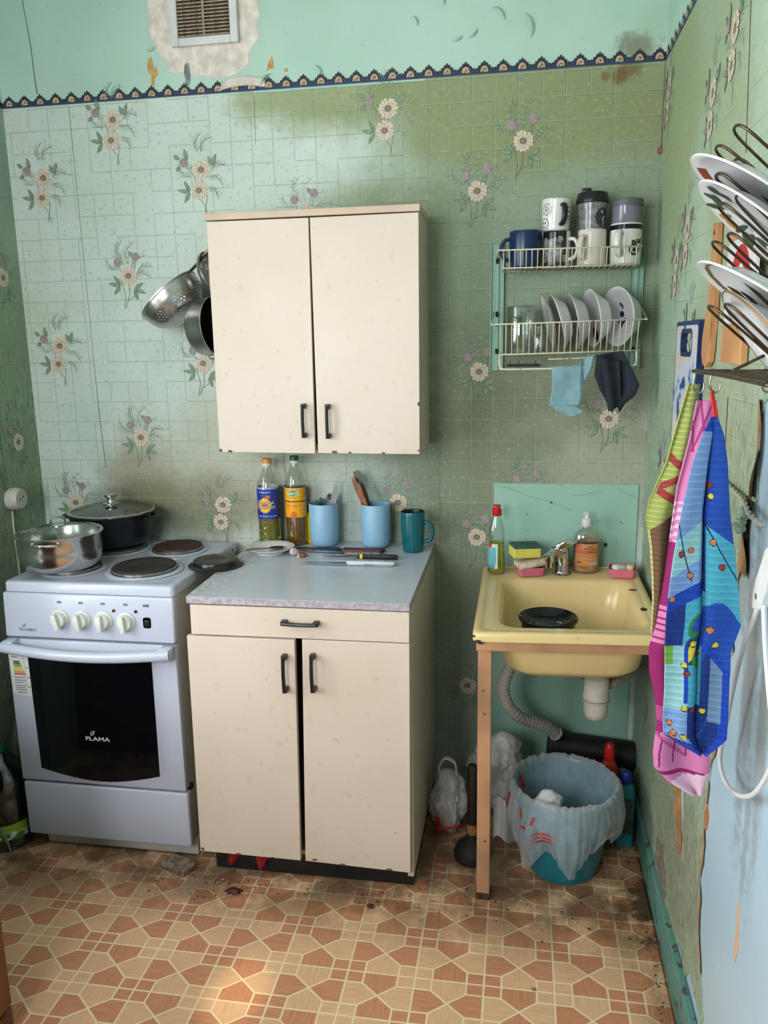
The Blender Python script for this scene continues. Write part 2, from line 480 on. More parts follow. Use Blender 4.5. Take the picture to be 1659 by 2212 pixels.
obj('wall_rear', b, m_rear, kind='structure')
b = NB(); box(b, XL - .14, .14, YR - .20, .14, ZC, ZC + .12); obj('ceiling', b, m_ceil, kind='structure')
# unseen windows that light the room; the rear one is added
m_frame = mat('white_window_paint', (225, 225, 220), .4)
t = NT('window_glass'); t.set(Base_Color=(1, 1, 1, 1), Roughness=.05)
tp = t.n('ShaderNodeBsdfTransparent'); gl = t.n('ShaderNodeBsdfGlossy'); gl.inputs['Roughness'].default_value = .02
mx = t.n('ShaderNodeMixShader'); mx.inputs[0].default_value = .06
t.l(tp.outputs[0], mx.inputs[1]); t.l(gl.outputs[0], mx.inputs[2]); t.l(mx.outputs[0], t.out.inputs[0])
def window(name, a0, a1, z0, z1, P):
    """frame, two panes and sill; P(a, d) puts a point at a along the wall and d out of the room"""
    am = (a0 + a1) / 2
    def bx_(b, s0, s1, d0, d1, h0, h1):
        p, q = P(s0, d0), P(s1, d1); box(b, min(p[0], q[0]), max(p[0], q[0]), min(p[1], q[1]), max(p[1], q[1]), h0, h1)
    b = NB()
    for (s0, s1, h0, h1) in ((a0, a0 + .05, z0, z1), (a1 - .05, a1, z0, z1), (am - .035, am + .035, z0, z1), (a0, a1, z0, z0 + .05), (a0, a1, z1 - .05, z1)): bx_(b, s0, s1, .10, .15, h0, h1)
    w_ = obj(name, b, m_frame, kind='structure')
    for s0, s1 in ((a0 + .05, am - .035), (am + .035, a1 - .05)):
        b = NB(); bx_(b, s0, s1, .123, .127, z0 + .05, z1 - .05); obj('pane', b, t.m, w_)
    b = NB(); bx_(b, a0 - .05, a1 + .05, -.10, .18, z0 - .03, z0); obj('window_sill', b, m_frame, w_)
window('window_1', WL_Y0, WL_Y1, WL_Z0, WL_Z1, lambda a, d: (XL - d, a))
window('window_2', WIN_X0, WIN_X1, WIN_Z0, WIN_Z1, lambda a, d: (a, YR - d))

# wallpaper strips on the back wall: three sheets of slightly different lift, so their seams show
for (x0, x1, y, zt, zb_) in ((XL, -1.20, -.0010, ZB, 0), (-1.207, -.668, -.0022, ZB - .008, 0), (-.676, 0, -.0014, ZB, 0)):
    b = NB(); box(b, x0, x1, y, 0.001, zb_, zt); obj('wallpaper_strip', b, wp_back, wall_back)
b = NB(); box(b, XL - .001, XL + .0015, WL_Y1 + .06, 0, 0, ZB); obj('wallpaper_strip', b, wp_left, wall_left)
# the lifted seam beside the wall cabinet, a loose paper edge
b = NB()
def fl(u, v):
    z = .62 + (1.19 - .62) * v
    return (-.672 + .035 * u, -.003 - .016 * sin(pi * min(1, v * 1.05)) * (1 - u) * (.6 + .4 * sin(v * 9)), z)
grid(b, fl, 4, 24); obj('loose_wallpaper_edge', b, wp_back, wall_back, smooth='all')

# torn wallpaper on the right wall
tear = [(0, ZB), (0, .03), (-.30, .035), (-.393, .045), (-.47, .06), (-.52, .115), (-.60, .10), (-.668, .092), (-.73, .105), (-.792, .10), (-.85, .125), (-.905, .098), (-.96, .15),
        (-1.016, .14), (-1.075, .125), (-1.082, .16), (-1.037, .226), (-.993, .299), (-.985, .402), (-.990, .47), (-.985, .551), (-.995, .62), (-1.007, .687), (-1.03, .74),
        (-1.054, .789), (-1.087, .86), (-1.069, .924), (-1.097, .944), (-1.092, .997), (-1.098, 1.06), (-1.094, 1.124), (-1.11, 1.19), (-1.124, 1.229),
        (-1.141, 1.221), (-1.177, 1.239), (-1.161, 1.298), (-1.15, 1.34), (-1.154, 1.372), (-1.18, 1.40), (-1.35, 1.46), (-1.6, 1.40), (-2.2, 1.35), (YR, 1.3), (YR, ZB)]
def jag(pts, amp, n, seed):
    rnd = random.Random(seed); out = []
    for i, (a, c) in enumerate(pts):
        q = pts[(i + 1) % len(pts)]
        out.append((a, c))
        L = math.hypot(q[0] - a, q[1] - c)
        if L < .3:
            for k in range(1, n):
                s = k / n; out.append((a + (q[0] - a) * s + rnd.uniform(-amp, amp), c + (q[1] - c) * s + rnd.uniform(-amp, amp)))
    return out
b = NB(); prism(b, jag(tear, .004, 4, 3), -.003, 0.0005, 'yz')
wpr = obj('wallpaper_sheet', b, wp_right, wall_right)
b = NB(); box(b, -.0022, .0005, YR, 0, ZB, ZC); obj('upper_paint', b, m_upper, wall_right)
# brown torn backing along the tear, curled flaps, slits
def strip(pts, w, seed, x=-.0022, m=None, name='torn_edge', par=None):
    rnd = random.Random(seed); b = NB()
    P = jag(pts, .003, 3, seed)[:-2] if len(pts) > 2 else pts
    ws = [w * rnd.uniform(.25, 1.1) for _ in P]
    A = [b.verts.new((x, y, z)) for (y, z) in P]; B = [b.verts.new((x - .0006, y - q, z + rnd.uniform(-.003, .003))) for (y, z), q in zip(P, ws)]
    for i in range(len(P) - 1): b.faces.new((A[i], A[i + 1], B[i + 1], B[i]))
    return obj(name, b, m or m_tear, par or wall_right)
strip([(-1.03, .226), (-.988, .299), (-.980, .402), (-.985, .47), (-.980, .551), (-.99, .62), (-1.002, .687), (-1.025, .74), (-1.05, .789)], .018, 5)
strip([(-1.062, .924), (-1.087, .997), (-1.089, 1.124), (-1.118, 1.229)], .03, 8)
def flap(name, y0, y1, z0, z1, lift, seed, m):
    b = NB(); rnd = random.Random(seed)
    def f(u, v):
        y = y0 + (y1 - y0) * u + .006 * sin(v * 7 + seed); z = z0 + (z1 - z0) * v
        return (-.004 - lift * u * u * (.6 + .4 * sin(v * 5 + seed)), y, z)
    grid(b, f, 8, 12); return obj(name, b, m, wall_right, smooth='all')
m_tearback = mat('torn_paper_back', (150, 112, 74), .9, var=.2, vscale=25)
flap('curled_paper_flap', -1.150, -1.178, 1.24, 1.40, .012, 1, m_tearback)
flap('curled_paper_flap', -1.105, -1.150, 1.10, 1.235, .012, 4, m_tearback)
b = NB()
for i in range(5):
    M = Tr(-.018 - .004 * i, -1.155 - .012 * i, 1.222 - .006 * i) @ Rx(.5 * i) @ Ry(.4 + .3 * i) @ Rz(.5 * i)
    r_ = bmesh.ops.create_icosphere(b, subdivisions=2, radius=.014)
    for v in r_['verts']:
        v.co *= .75 + .6 * noise.noise(v.co * 70 + Vector((i, 0, 0)))
        v.co.x *= .5
    bmesh.ops.transform(b, matrix=M, verts=r_['verts'])
obj('crumpled_paper_scrap', b, wp_right, wall_right)
# slit by the pink towel: pale paint showing, brown flap beside it
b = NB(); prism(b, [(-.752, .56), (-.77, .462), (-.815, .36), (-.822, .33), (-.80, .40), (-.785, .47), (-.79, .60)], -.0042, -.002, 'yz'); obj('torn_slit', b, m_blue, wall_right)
b = NB(); prism(b, [(-.76, .53), (-.772, .46), (-.80, .39), (-.815, .345), (-.79, .372), (-.765, .40), (-.742, .395), (-.745, .44), (-.728, .47), (-.748, .50)], -.012, -.005, 'yz'); obj('torn_paper_flap', b, m_tear, wall_right)
b = NB(); prism(b, [(-.774, .375), (-.79, .36), (-.80, .335), (-.785, .345), (-.77, .33)], -.008, -.004, 'yz'); obj('torn_paper_flap', b, wp_right, wall_right)
for (pts, w) in (([(-.905, 2.256), (-.91, 2.07), (-.935, 1.90), (-.948, 1.815)], .0045), ([(-.94, 1.39), (-.945, 1.25), (-.93, 1.1)], .006), ([(-.345, 1.72), (-.35, 1.66), (-.343, 1.60)], .004)):
    b = NB()
    A = [b.verts.new((-.0035, y, z)) for y, z in pts]; B = [b.verts.new((-.0035, y - w, z)) for y, z in pts]
    for i in range(len(pts) - 1): b.faces.new((A[i], A[i + 1], B[i + 1], B[i]))
    obj('wallpaper_crack', b, mat('crack_brown', (92, 68, 46), .9), wall_right)
b = NB(); prism(b, [(-1.235, .55), (-1.255, .53), (-1.262, .47), (-1.25, .43), (-1.238, .44), (-1.242, .5)], -.001, .0005, 'yz'); obj('paint_scrape', b, mat('scraped_plaster', (214, 176, 142), .8), wall_right)
b = NB(); prism(b, [(-.985, .56), (-1.0, .585), (-1.012, .56), (-1.004, .53), (-.99, .52)], -.0038, .0005, 'yz'); obj('paint_scrape', b, m_tear, wall_right)
# silvery lining scrap at the foot of the wall
b = NB(); prism(b, jag([(-.50, .06), (-.52, .19), (-.60, .22), (-.655, .16), (-.70, .09), (-.66, .085), (-.60, .10)], .006, 3, 9), -.006, -.002, 'yz')
obj('lining_scrap', b, mat('grey_lining', (150, 138, 122), .45, var=.2, vscale=40, bump=.4), wall_right)

# baseboard along the right wall
b = NB(); box(b, -.018, -.0005, YR, -.02, .001, .105, .004)
bb = obj('baseboard_right', b, m_turq, kind='structure')
b = NB()
rnd = random.Random(4)
pts = [(y, .105 + .012 * noise.noise(Vector((y * 14, 3, 0)))) for y in [-.35 - .03 * i for i in range(40)]]
A = [b.verts.new((-.0205, y, .001)) for y, z in pts]; B = [b.verts.new((-.0188 - .005, y, .006 + .006 * abs(noise.noise(Vector((y * 30, 0, 0)))))) for y, z in pts]
for i in range(len(pts) - 1): b.faces.new((A[i], A[i + 1], B[i + 1], B[i]))
obj('dirt_line', b, m_crack, bb)

# printed scalloped border
def border(name, n, place, kindpar):
    b = NB(); W = .0537
    for i in range(n):
        o = i * W
        pk = [(0, .004), (0, .014), (.004, .018), (.008, .016), (.010, .024), (.015, .023), (.018, .031), (.022, .030), (.0268, .037), (.031, .030), (.035, .031), (.038, .023), (.043, .024), (.045, .016), (.050, .018), (.0537, .014), (.0537, .004)]
        for poly, dz, mi in ((pk, .0, 0), ([((.0268 + .0112 * cos(a)), .006 + .0165 * max(0, sin(a)) ** .8) for a in [pi * k / 8 for k in range(9)]], .0003, 2),
                             ([(0, 0), (0, .0042), (W, .0042), (W, 0)], .0002, 1), ([(.001, .006), (.004, .012), (.009, .013), (.011, .007)], .0003, 1), ([(.043, .007), (.045, .013), (.050, .012), (.053, .006)], .0003, 1),
                             ([(.022, .006), (.0225, .012), (.0245, .013), (.024, .006)], .0005, 0), ([(.030, .010), (.026, .014), (.027, .017), (.0325, .012)], .0005, 0)):
            vs = [b.verts.new(place(o + a, c, .0012 + dz)) for a, c in poly]
            f = b.faces.new(vs); f.material_index = mi
    return obj(name, b, [m_navy, m_navy2, m_cream], kind='structure')
border('trim_1', 38, lambda a, c, d: (XL + a, -d - .001, ZB - .002 + c), None)
border('trim_2', 55, lambda a, c, d: (-d - .0025, -a, ZB - .002 + c), None)
border('trim_3', 18, lambda a, c, d: (XL + d + .0005, -a, ZB - .002 + c), None)

# printed flower sprays
m_petal = mat('print_petal', (222, 206, 184), .6, var=.08, vscale=120)
m_petal2 = mat('print_petal_shade', (150, 132, 112), .6)
m_pcent = mat('print_flower_heart', (112, 116, 98), .6)
m_pdark = mat('print_outline', (104, 122, 98), .6)
m_pleaf = mat('print_leaf', (142, 166, 138), .6, var=.12, vscale=90)
m_pbud = mat('print_clover', (166, 148, 152), .6, var=.14, vscale=200)
m_pfern = mat('print_fern', (176, 198, 178), .6)
def motif(kind):
    b = NB(); rnd = random.Random(5 if kind == 'A' else 9)
    def poly(pts, d, mi):
        f = b.faces.new([b.verts.new((x, -d, z)) for x, z in pts]); f.material_index = mi
    def stroke(p, q, w, d, mi, bend=0.0):
        mx_, mz = (p[0] + q[0]) / 2 - (q[1] - p[1]) * bend, (p[1] + q[1]) / 2 + (q[0] - p[0]) * bend
        P = [p, (mx_, mz), q]
        for s, e in zip(P[:-1], P[1:]):
            L = math.hypot(e[0] - s[0], e[1] - s[1]) or 1; nx, nz = -(e[1] - s[1]) / L * w / 2, (e[0] - s[0]) / L * w / 2
            poly([(s[0] + nx, s[1] + nz), (s[0] - nx, s[1] - nz), (e[0] - nx, e[1] - nz), (e[0] + nx, e[1] + nz)], d, mi)
    def leaf(x, z, a, L=.034, w=.013):
        def sh(k, L, w):
            out = []
            for i in range(11):
                s = i / 10; out.append((L * s, w * k * sin(pi * s ** .8) * .5))
            return out
        for (L_, w_, d, mi, o) in ((L, w, .0004, 3, 0), (L * .90, w * .74, .0006, 4, L * .05)):
            up = sh(1, L_, w_); dn = sh(-1, L_, w_)[1:-1][::-1]
            poly([(x + (o + px) * cos(a) - pz * sin(a), z + (o + px) * sin(a) + pz * cos(a)) for px, pz in up + dn], d, mi)
        stroke((x, z), (x + L * .85 * cos(a), z + L * .85 * sin(a)), .0011, .0008, 3)
    def daisy(x, z, r, n=14):
        for i in range(n):
            a = 2 * pi * i / n + rnd.uniform(-.08, .08); L = r * rnd.uniform(.92, 1.05); w = r * .185
            pts = [(.22 * r, -w * .35), (.55 * L, -w * .95), (.85 * L, -w * .9), (L, 0), (.85 * L, w * .9), (.55 * L, w * .95), (.22 * r, w * .35)]
            poly([(x + px * cos(a) - pz * sin(a), z + px * sin(a) + pz * cos(a)) for px, pz in pts], .0010 + .00002 * (i % 2), 0)
            stroke((x + .28 * r * cos(a + pi / n), z + .28 * r * sin(a + pi / n)), (x + .72 * r * cos(a + pi / n), z + .72 * r * sin(a + pi / n)), .0010, .0013, 5)
        poly([(x + .34 * r * cos(k * pi / 9), z + .34 * r * sin(k * pi / 9) * .85) for k in range(18)], .0014, 2)
        poly([(x + .20 * r * cos(k * pi / 9), z + .20 * r * sin(k * pi / 9) * .85) for k in range(18)], .0016, 5)
    def bud(x, z, r):
        poly([(x + r * (1 + .12 * (k % 2)) * cos(k * pi / 10), z + r * (1 + .12 * (k % 2)) * sin(k * pi / 10)) for k in range(20)], .0009, 6)
    def fern(x, z, a, L):
        n = 9; px, pz = x, z
        for i in range(n):
            s = L * (i + 1) / n; aa = a + .25 * sin(i * .5)
            qx, qz = x + s * cos(aa), z + s * sin(aa); stroke((px, pz), (qx, qz), .0008, .0002, 7)
            for sg in (-1, 1):
                stroke((qx, qz), (qx + .013 * cos(a + sg * .7), qz + .013 * sin(a + sg * .7)), .0009, .0002, 7 if i % 2 else 3)
            px, pz = qx, qz
    if kind == 'A':
        for args in ((-.01, .05, 1.6, .05), (.0, .05, 1.1, .05), (-.03, -.02, 2.7, .05), (.02, -.02, -.3, .05), (.03, .0, .4, .045), (-.03, .0, 2.2, .05), (.02, -.05, -.6, .04)): fern(*args)
        for p, q in (((.0, -.03), (.003, -.135)), ((-.01, -.085), (.012, -.135)), ((-.05, .01), (-.015, -.05))): stroke(p, q, .0013, .0003, 3, .12)
        for args in ((-.045, .03, 1.8, .035), (-.07, .033, 2.5, .024), (-.068, .012, -2.4, .02), (.036, .012, 1.15, .036), (.036, .012, 2.0, .03), (-.042, -.062, 2.05, .036), (-.042, -.064, 2.95, .042), (-.042, -.066, -2.15, .036)): leaf(*args)
        bud(-.057, .023, .0125); daisy(0, 0, .031); daisy(-.011, -.060, .0295)
    else:
        for args in ((-.01, .03, 2.1, .07), (.0, .03, 1.5, .07), (.01, .02, .9, .06), (.02, .0, .1, .05), (-.03, .02, 2.7, .05), (-.02, .05, 1.8, .05), (.03, .01, .5, .05)): fern(*args)
        for p, q in (((-.025, -.02), (-.022, -.105)), ((.0, -.02), (-.018, -.10)), ((-.034, .04), (-.025, -.03)), ((.028, .055), (.01, .0)), ((.03, -.045), (-.01, -.08))): stroke(p, q, .0014, .0003, 3, .1)
        for args in ((-.030, -.028, 2.2, .038), (-.032, -.03, 2.95, .042), (-.032, -.032, -2.3, .034), (.018, -.040, .5, .036), (.018, -.042, -.35, .042), (.016, -.044, -1.25, .036), (.018, .06, 2.2, .02)): leaf(*args)
        bud(-.034, .043, .0125); bud(.028, .059, .0125); daisy(0, 0, .031)
    me_o = obj('printed_flower', b, [m_petal, m_petal2, m_pcent, m_pdark, m_pleaf, m_petal2, m_pbud, m_pfern], recalc=False)
    return me_o
protoA, protoB = motif('A'), motif('B')
def put_motif(pr, parent, loc, rz=0.0, first=[set()]):
    if pr.name not in first[0]:
        first[0].add(pr.name); o = pr
    else:
        o = pr.copy(); COL.objects.link(o)
    o.parent = parent; o.location = loc; o.rotation_euler = (0, 0, rz)
for x, z in ((-1.915, 2.041), (-1.379, 2.039), (-.787, 2.179), (-1.915, 1.511), (-1.373, .975)): put_motif(protoA, wall_back, (x, -.0022, z))
for x, z in ((-.523, 1.937), (-.391, 2.068), (-.514, 1.409), (-.119, 1.262), (-.518, .882), (-.774, .992), (-1.649, 1.729), (-1.65, 1.203), (-1.049, 1.895), (-1.912, .975), (-1.411, 1.446), (-.546, .368), (-.36, 1.03)):
    put_motif(protoB, wall_back, (x, -.0022, z))
put_motif(protoA, wall_back, (-1.66, -.0022, 2.20))
for y, z in ((-.651, 1.994), (-.55, 1.52)): put_motif(protoA, wall_right, (-.004, y, z), -pi / 2)
for y, z in ((-.813, 2.06), (-.340, 1.691), (-.46, 1.752), (-.09, 2.16), (-.30, 1.15)): put_motif(protoA, wall_right, (-.004, y, z), -pi / 2)
for y, z in ((-.098, 1.728), (-.113, 1.2)): put_motif(protoB, wall_left, (XL + .002, y, z), pi / 2)

# plaster round the vent, scrapes, cracks and peeling on the upper wall
def blob(cx, cz, rx, rz, amp, seed, d, name, m, n=48):
    b = NB(); P = []
    for i in range(n):
        a = 2 * pi * i / n; k = 1 + amp * (noise.noise(Vector((cos(a) * 1.6, sin(a) * 1.6, seed))) + .5 * noise.noise(Vector((cos(a) * 6, sin(a) * 6, seed))))
        P.append((cx + rx * k * math.copysign(abs(cos(a)) ** .7, cos(a)), cz + rz * k * math.copysign(abs(sin(a)) ** .7, sin(a))))
    prism(b, P, -d, .0005); return obj(name, b, m, wall_back)
blob(-1.345, 2.50, .178, .185, .16, 3.0, .0012, 'plaster_patch', m_plaster)
vt = thing('vent_grille', 'white ventilation grille with grimy slats high on the back wall', 'vent', (-1.339, -.002, 2.388))
b = NB()
for x0, x1, z0, z1 in ((-1.445, -1.421, 2.388, 2.602), (-1.257, -1.233, 2.388, 2.602), (-1.421, -1.257, 2.388, 2.410), (-1.421, -1.257, 2.580, 2.602)): box(b, x0, x1, -.020, -.002, z0, z1, .003)
obj('frame', b, mat('white_vent_plastic', (224, 226, 222), .4, var=.05), vt, w=True)
b = NB(); box(b, -1.421, -1.257, -.005, -.002, 2.410, 2.580); obj('backing', b, mat('sooty_mesh', (92, 78, 62), .9, var=.25, vscale=90), vt, w=True)
m_slat = mat('grimy_slat', (176, 160, 138), .7, var=.2, vscale=60)
b = NB(); box(b, -1.421, -1.257, -.0035, .0035, -.0016, .0016, M=Rx(.5)); sl0 = obj('slat', b, m_slat, vt); sl0.location = (1.339, -.012, .027)
for i in range(1, 17):
    o = sl0.copy(); COL.objects.link(o); o.location = (1.339, -.012, .027 + i * .0098)
b = NB(); box(b, -1.342, -1.336, -.016, -.005, 2.410, 2.580); obj('rib', b, m_slat, vt, w=True)
m_orange = mat('old_ochre_paint', (206, 164, 96), .8, var=.12, vscale=60)
for pts in ([(-1.530, 2.365), (-1.518, 2.372), (-1.512, 2.33), (-1.505, 2.345), (-1.50, 2.32), (-1.512, 2.31), (-1.516, 2.285), (-1.525, 2.29), (-1.522, 2.32), (-1.534, 2.33)],
            [(-1.155, 2.305), (-1.148, 2.33), (-1.138, 2.345), (-1.133, 2.34), (-1.132, 2.312), (-1.145, 2.312)], [(-1.10, 2.308), (-1.092, 2.312), (-1.088, 2.302), (-1.098, 2.30)]):
    b = NB(); prism(b, pts, -.0012, .0005); obj('paint_scrape', b, m_orange, wall_back)
def crack(pts, w, name='wall_crack', m=None, y=-.0008):
    b = NB(); A, B = [], []
    for i, (x, z) in enumerate(pts):
        k = w * (.4 + .6 * abs(noise.noise(Vector((x * 40, z * 40, 1)))) * 1.6)
        A.append(b.verts.new((x - k, y, z))); B.append(b.verts.new((x + k, y, z)))
    for i in range(len(pts) - 1): b.faces.new((A[i], A[i + 1], B[i + 1], B[i]))
    obj(name, b, m or m_crack, wall_back)
crack([(-1.925, 2.59), (-1.928, 2.55), (-1.922, 2.50), (-1.915, 2.42), (-1.913, 2.35), (-1.909, 2.29)], .0016)
crack([(-1.805, 2.25), (-1.803, 2.0), (-1.80, 1.75), (-1.797, 1.45), (-1.795, 1.27), (-1.788, 1.1)], .0013, 'wallpaper_seam', mat('seam_brown', (104, 102, 76), .8), -.0018)
crack([(-1.197, 2.24), (-1.199, 2.1)], .0010, 'wallpaper_seam', MATS['seam_brown'], -.0028)
crack([(-1.156, 1.18), (-1.15, 1.09), (-1.145, .99)], .0016, 'wallpaper_seam', MATS['seam_brown'], -.0030)
crack([(-1.507, 2.395), (-1.50, 2.41), (-1.492, 2.425)], .003)
def peel(x, z, s, a, seed):
    """a curled crescent of paint standing off the wall"""
    b = NB()
    def f(u, v):
        t_ = -1.1 + 2.2 * u; r = s * (1 + .0 * v); w = s * .32 * (1 - (2 * u - 1) ** 2) * v
        px, pz = (r - w) * cos(t_) - s * .8, (r - w) * sin(t_)
        return (x + px * cos(a) - pz * sin(a), -.0012 - .010 * v * (1 - (2 * u - 1) ** 2), z + px * sin(a) + pz * cos(a))
    grid(b, f, 14, 4); o = obj('peeling_paint', b, m_upper, wall_back, smooth='all'); thicken(o, .0008)
for args in ((-.372, 2.375, .038, .25, 1), (-.585, 2.350, .022, -1.5, 2), (-.535, 2.36, .02, -.9, 3), (-.99, 2.30, .022, .6, 4), (-1.165, 2.285, .03, 2.4, 5), (-.70, 2.41, .018, .5, 6), (-1.515, 2.39, .02, -1.2, 7), (-.46, 2.415, .03, .8, 8), (-.62, 2.46, .02, .2, 9)): peel(*args)
b = NB()
grid(b, lambda u, v: (-1.30 + .14 * u, -.003 - .012 * sin(pi * u) * v, 2.262 + .022 * v + .008 * sin(pi * u)), 12, 4)
thicken(obj('lifted_border_scrap', b, m_plaster, wall_back, smooth='all'), .0008)
blob(-1.405, 2.315, .010, .03, .2, 6.0, .0014, 'grey_smudge', mat('soot_grey', (138, 150, 142), .8, var=.2, vscale=60))
# red pin with cord stub in the corner
b = NB(); lathe(b, [(.0, .0), (.009, .002), (.010, .010), (.006, .018), (0, .019)], 14, (-.006, -.006, 2.012)); tube(b, [(-.003, -.003, 2.25), (-.004, -.004, 2.1), (-.005, -.005, 2.02)], .0016, 6)
obj('cord_knob', b, mat('old_red_plastic', (132, 82, 78), .5), wall_back, smooth=True)
b = NB(); lathe(b, [(0, 0), (.006, .002), (.0045, .012), (.0015, .02), (0, .021)], 12, (0, 0, 0), Tr(-1.518, -.003, 1.582) @ Rx(pi / 2)); obj('nail', b, mat('rusty_nail', (88, 62, 56), .6), wall_back, smooth=True)

# ------------------------------------------------------------------ floor
t = NT('linoleum_lines'); v = t.pos(); n = t.noise(v, 7.0, 5.0, .65); n2 = t.noise(v, 55.0, 4.0, .7)
P = t.sep(v)
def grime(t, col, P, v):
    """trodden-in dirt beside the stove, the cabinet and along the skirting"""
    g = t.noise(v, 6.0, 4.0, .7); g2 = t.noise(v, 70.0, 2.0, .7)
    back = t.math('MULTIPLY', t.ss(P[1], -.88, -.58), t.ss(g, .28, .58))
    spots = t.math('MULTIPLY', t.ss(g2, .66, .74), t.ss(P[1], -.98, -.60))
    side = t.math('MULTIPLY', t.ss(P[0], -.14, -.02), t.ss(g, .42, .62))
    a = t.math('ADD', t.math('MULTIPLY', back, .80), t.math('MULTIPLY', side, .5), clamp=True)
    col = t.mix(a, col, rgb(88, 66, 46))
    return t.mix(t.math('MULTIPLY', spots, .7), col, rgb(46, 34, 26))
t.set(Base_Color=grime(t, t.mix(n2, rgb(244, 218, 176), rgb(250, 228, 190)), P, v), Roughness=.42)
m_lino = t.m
def piece_mat(name, c0, c1, ang):
    t = NT(name); v = t.n('ShaderNodeNewGeometry').outputs['Position']
    P = t.sep(v)
    ca, sa = cos(ang), sin(ang)
    u = t.math('ADD', t.math('MULTIPLY', P[0], ca), t.math('MULTIPLY', P[1], sa)); w = t.math('SUBTRACT', t.math('MULTIPLY', P[1], ca), t.math('MULTIPLY', P[0], sa))
    g = t.noise(t.comb(t.math('MULTIPLY', u, 14.0), t.math('MULTIPLY', w, 240.0)), 1.0, 2.0, .6)
    s = t.noise(v, 5.0, 1.0)
    col = t.mix(t.ss(g, .3, .7), rgb(*c0), rgb(*c1)); col = t.mix(t.math('MULTIPLY', s, .25), col, rgb(*c0))
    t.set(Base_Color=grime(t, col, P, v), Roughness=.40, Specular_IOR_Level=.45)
    return t.m
m_tiles = {}
for k, (c0, c1) in {'dark': ((198, 134, 96), (216, 154, 114)), 'light': ((224, 176, 132), (236, 194, 152))}.items():
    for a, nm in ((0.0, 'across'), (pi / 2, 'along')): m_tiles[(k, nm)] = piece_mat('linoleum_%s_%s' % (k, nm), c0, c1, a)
b = NB(); box(b, XL - .14, .14, YR - .20, .14, -.1, 0.0)
floor = obj('floor', b, m_lino, kind='structure')
PX, PY, CX0, CY0 = .1645, .1345, -.3665, -.6865
def inset(pts, d):
    n = len(pts); out = []
    L = []
    for i in range(n):
        (x0, y0), (x1, y1) = pts[i], pts[(i + 1) % n]; l = math.hypot(x1 - x0, y1 - y0)
        nx, ny = -(y1 - y0) / l, (x1 - x0) / l; L.append((nx, ny, nx * x0 + ny * y0 + d))
    for i in range(n):
        a, c = L[i - 1], L[i]; det = a[0] * c[1] - a[1] * c[0]
        out.append(((a[2] * c[1] - a[1] * c[2]) / det, (a[0] * c[2] - a[2] * c[0]) / det))
    return out
def ccw(p):
    return p if sum(p[i][0] * p[(i + 1) % len(p)][1] - p[(i + 1) % len(p)][0] * p[i][1] for i in range(len(p))) > 0 else p[::-1]
hx, hy, qx, qy = PX / 2, PY / 2, PX / 4, PY / 4
SHAPES = {'top': [(0, 0), (-qx, qy), (-qx, hy), (qx, hy), (qx, qy)], 'bottom': [(0, 0), (-qx, -qy), (-qx, -hy), (qx, -hy), (qx, -qy)],
          'left': [(0, 0), (-qx, qy), (-hx, qy), (-hx, -qy), (-qx, -qy)], 'right': [(0, 0), (qx, qy), (hx, qy), (hx, -qy), (qx, -qy)],
          'square': [(-qx / 2, -qy / 2), (qx / 2, -qy / 2), (qx / 2, qy / 2), (-qx / 2, qy / 2)]}
PM = {}
XMAX = -.0185
def clipx(p):
    out = []
    for i in range(len(p)):
        a, c = p[i], p[(i + 1) % len(p)]
        if a[0] <= XMAX: out.append(a)
        if (a[0] - XMAX) * (c[0] - XMAX) < 0:
            k = (XMAX - a[0]) / (c[0] - a[0]); out.append((XMAX, a[1] + (c[1] - a[1]) * k))
    return out
def piece_bm(sh, cx=0, cy=0, b=None):
    b = b or NB(); p = inset(ccw(SHAPES[sh]), .0026)
    if cx and cx + hx > XMAX:
        p = [(x - cx, y - cy) for x, y in clipx([(x + cx, y + cy) for x, y in p])]
        if len(p) < 3: return b
    prism(b, [(x + cx, y + cy) for x, y in p], -.0005, .0006, 'xy'); return b
pieces = []
for i in range(-12, 4):
    for j in range(-22, 6):
        cx, cy = CX0 + i * PX, CY0 + j * PY; par = (i + j) % 2
        for sh in ('top', 'bottom', 'left', 'right'):
            dark = (par == 0) == (sh in ('top', 'bottom'))
            pieces.append((sh, 'dark' if dark else 'light', 'along' if sh in ('top', 'bottom') else 'across', cx, cy))
        for sx in (-1, 1):
            for sy in (-1, 1):
                pieces.append(('square', 'dark' if (par == 0) == (sx * sy < 0) else 'light', 'across', cx + sx * qx * 1.5, cy + sy * qy * 1.5))
pieces = [p for p in pieces if XL + .05 < p[3] < .04 and YR + .05 < p[4] < -.06]
Minv = cam.matrix_world.inverted()
def vis(p):
    c = Minv @ Vector((p[3], p[4], 0))
    if c.z > -.2: return 0
    u, v = 829.5 + FPX * c.x / -c.z, 1106 - FPX * c.y / -c.z
    if not (-30 < u < 1690 and v < 2250): return 0
    if p[4] > -.53 and p[3] < -.66: return 0
    return (4.0 if p[0] != 'square' else 1.0) / (c.z * c.z)
pieces.sort(key=vis, reverse=True)
for (sh, c, d, x, y) in pieces[:300]:
    if vis((sh, c, d, x, y)) <= 0: continue
    key = (sh, c, d)
    if x + hx > XMAX:
        bb_ = piece_bm(sh, x, y)
        if not bb_.faces: continue
        obj('tile', bb_, m_tiles[(c, d)], floor); continue
    if key not in PM:
        o = obj('tile', piece_bm(sh), m_tiles[(c, d)], floor); PM[key] = o.data
    else:
        o = bpy.data.objects.new('tile', PM[key]); COL.objects.link(o); o.parent = floor
    o.location = (x, y, 0)
b = NB(); ml = list(m_tiles)
for (sh, c, d, x, y) in pieces[300:]:
    n0 = len(b.faces); piece_bm(sh, x, y, b); b.faces.ensure_lookup_table()
    for f in b.faces[n0:]: f.material_index = ml.index((c, d))
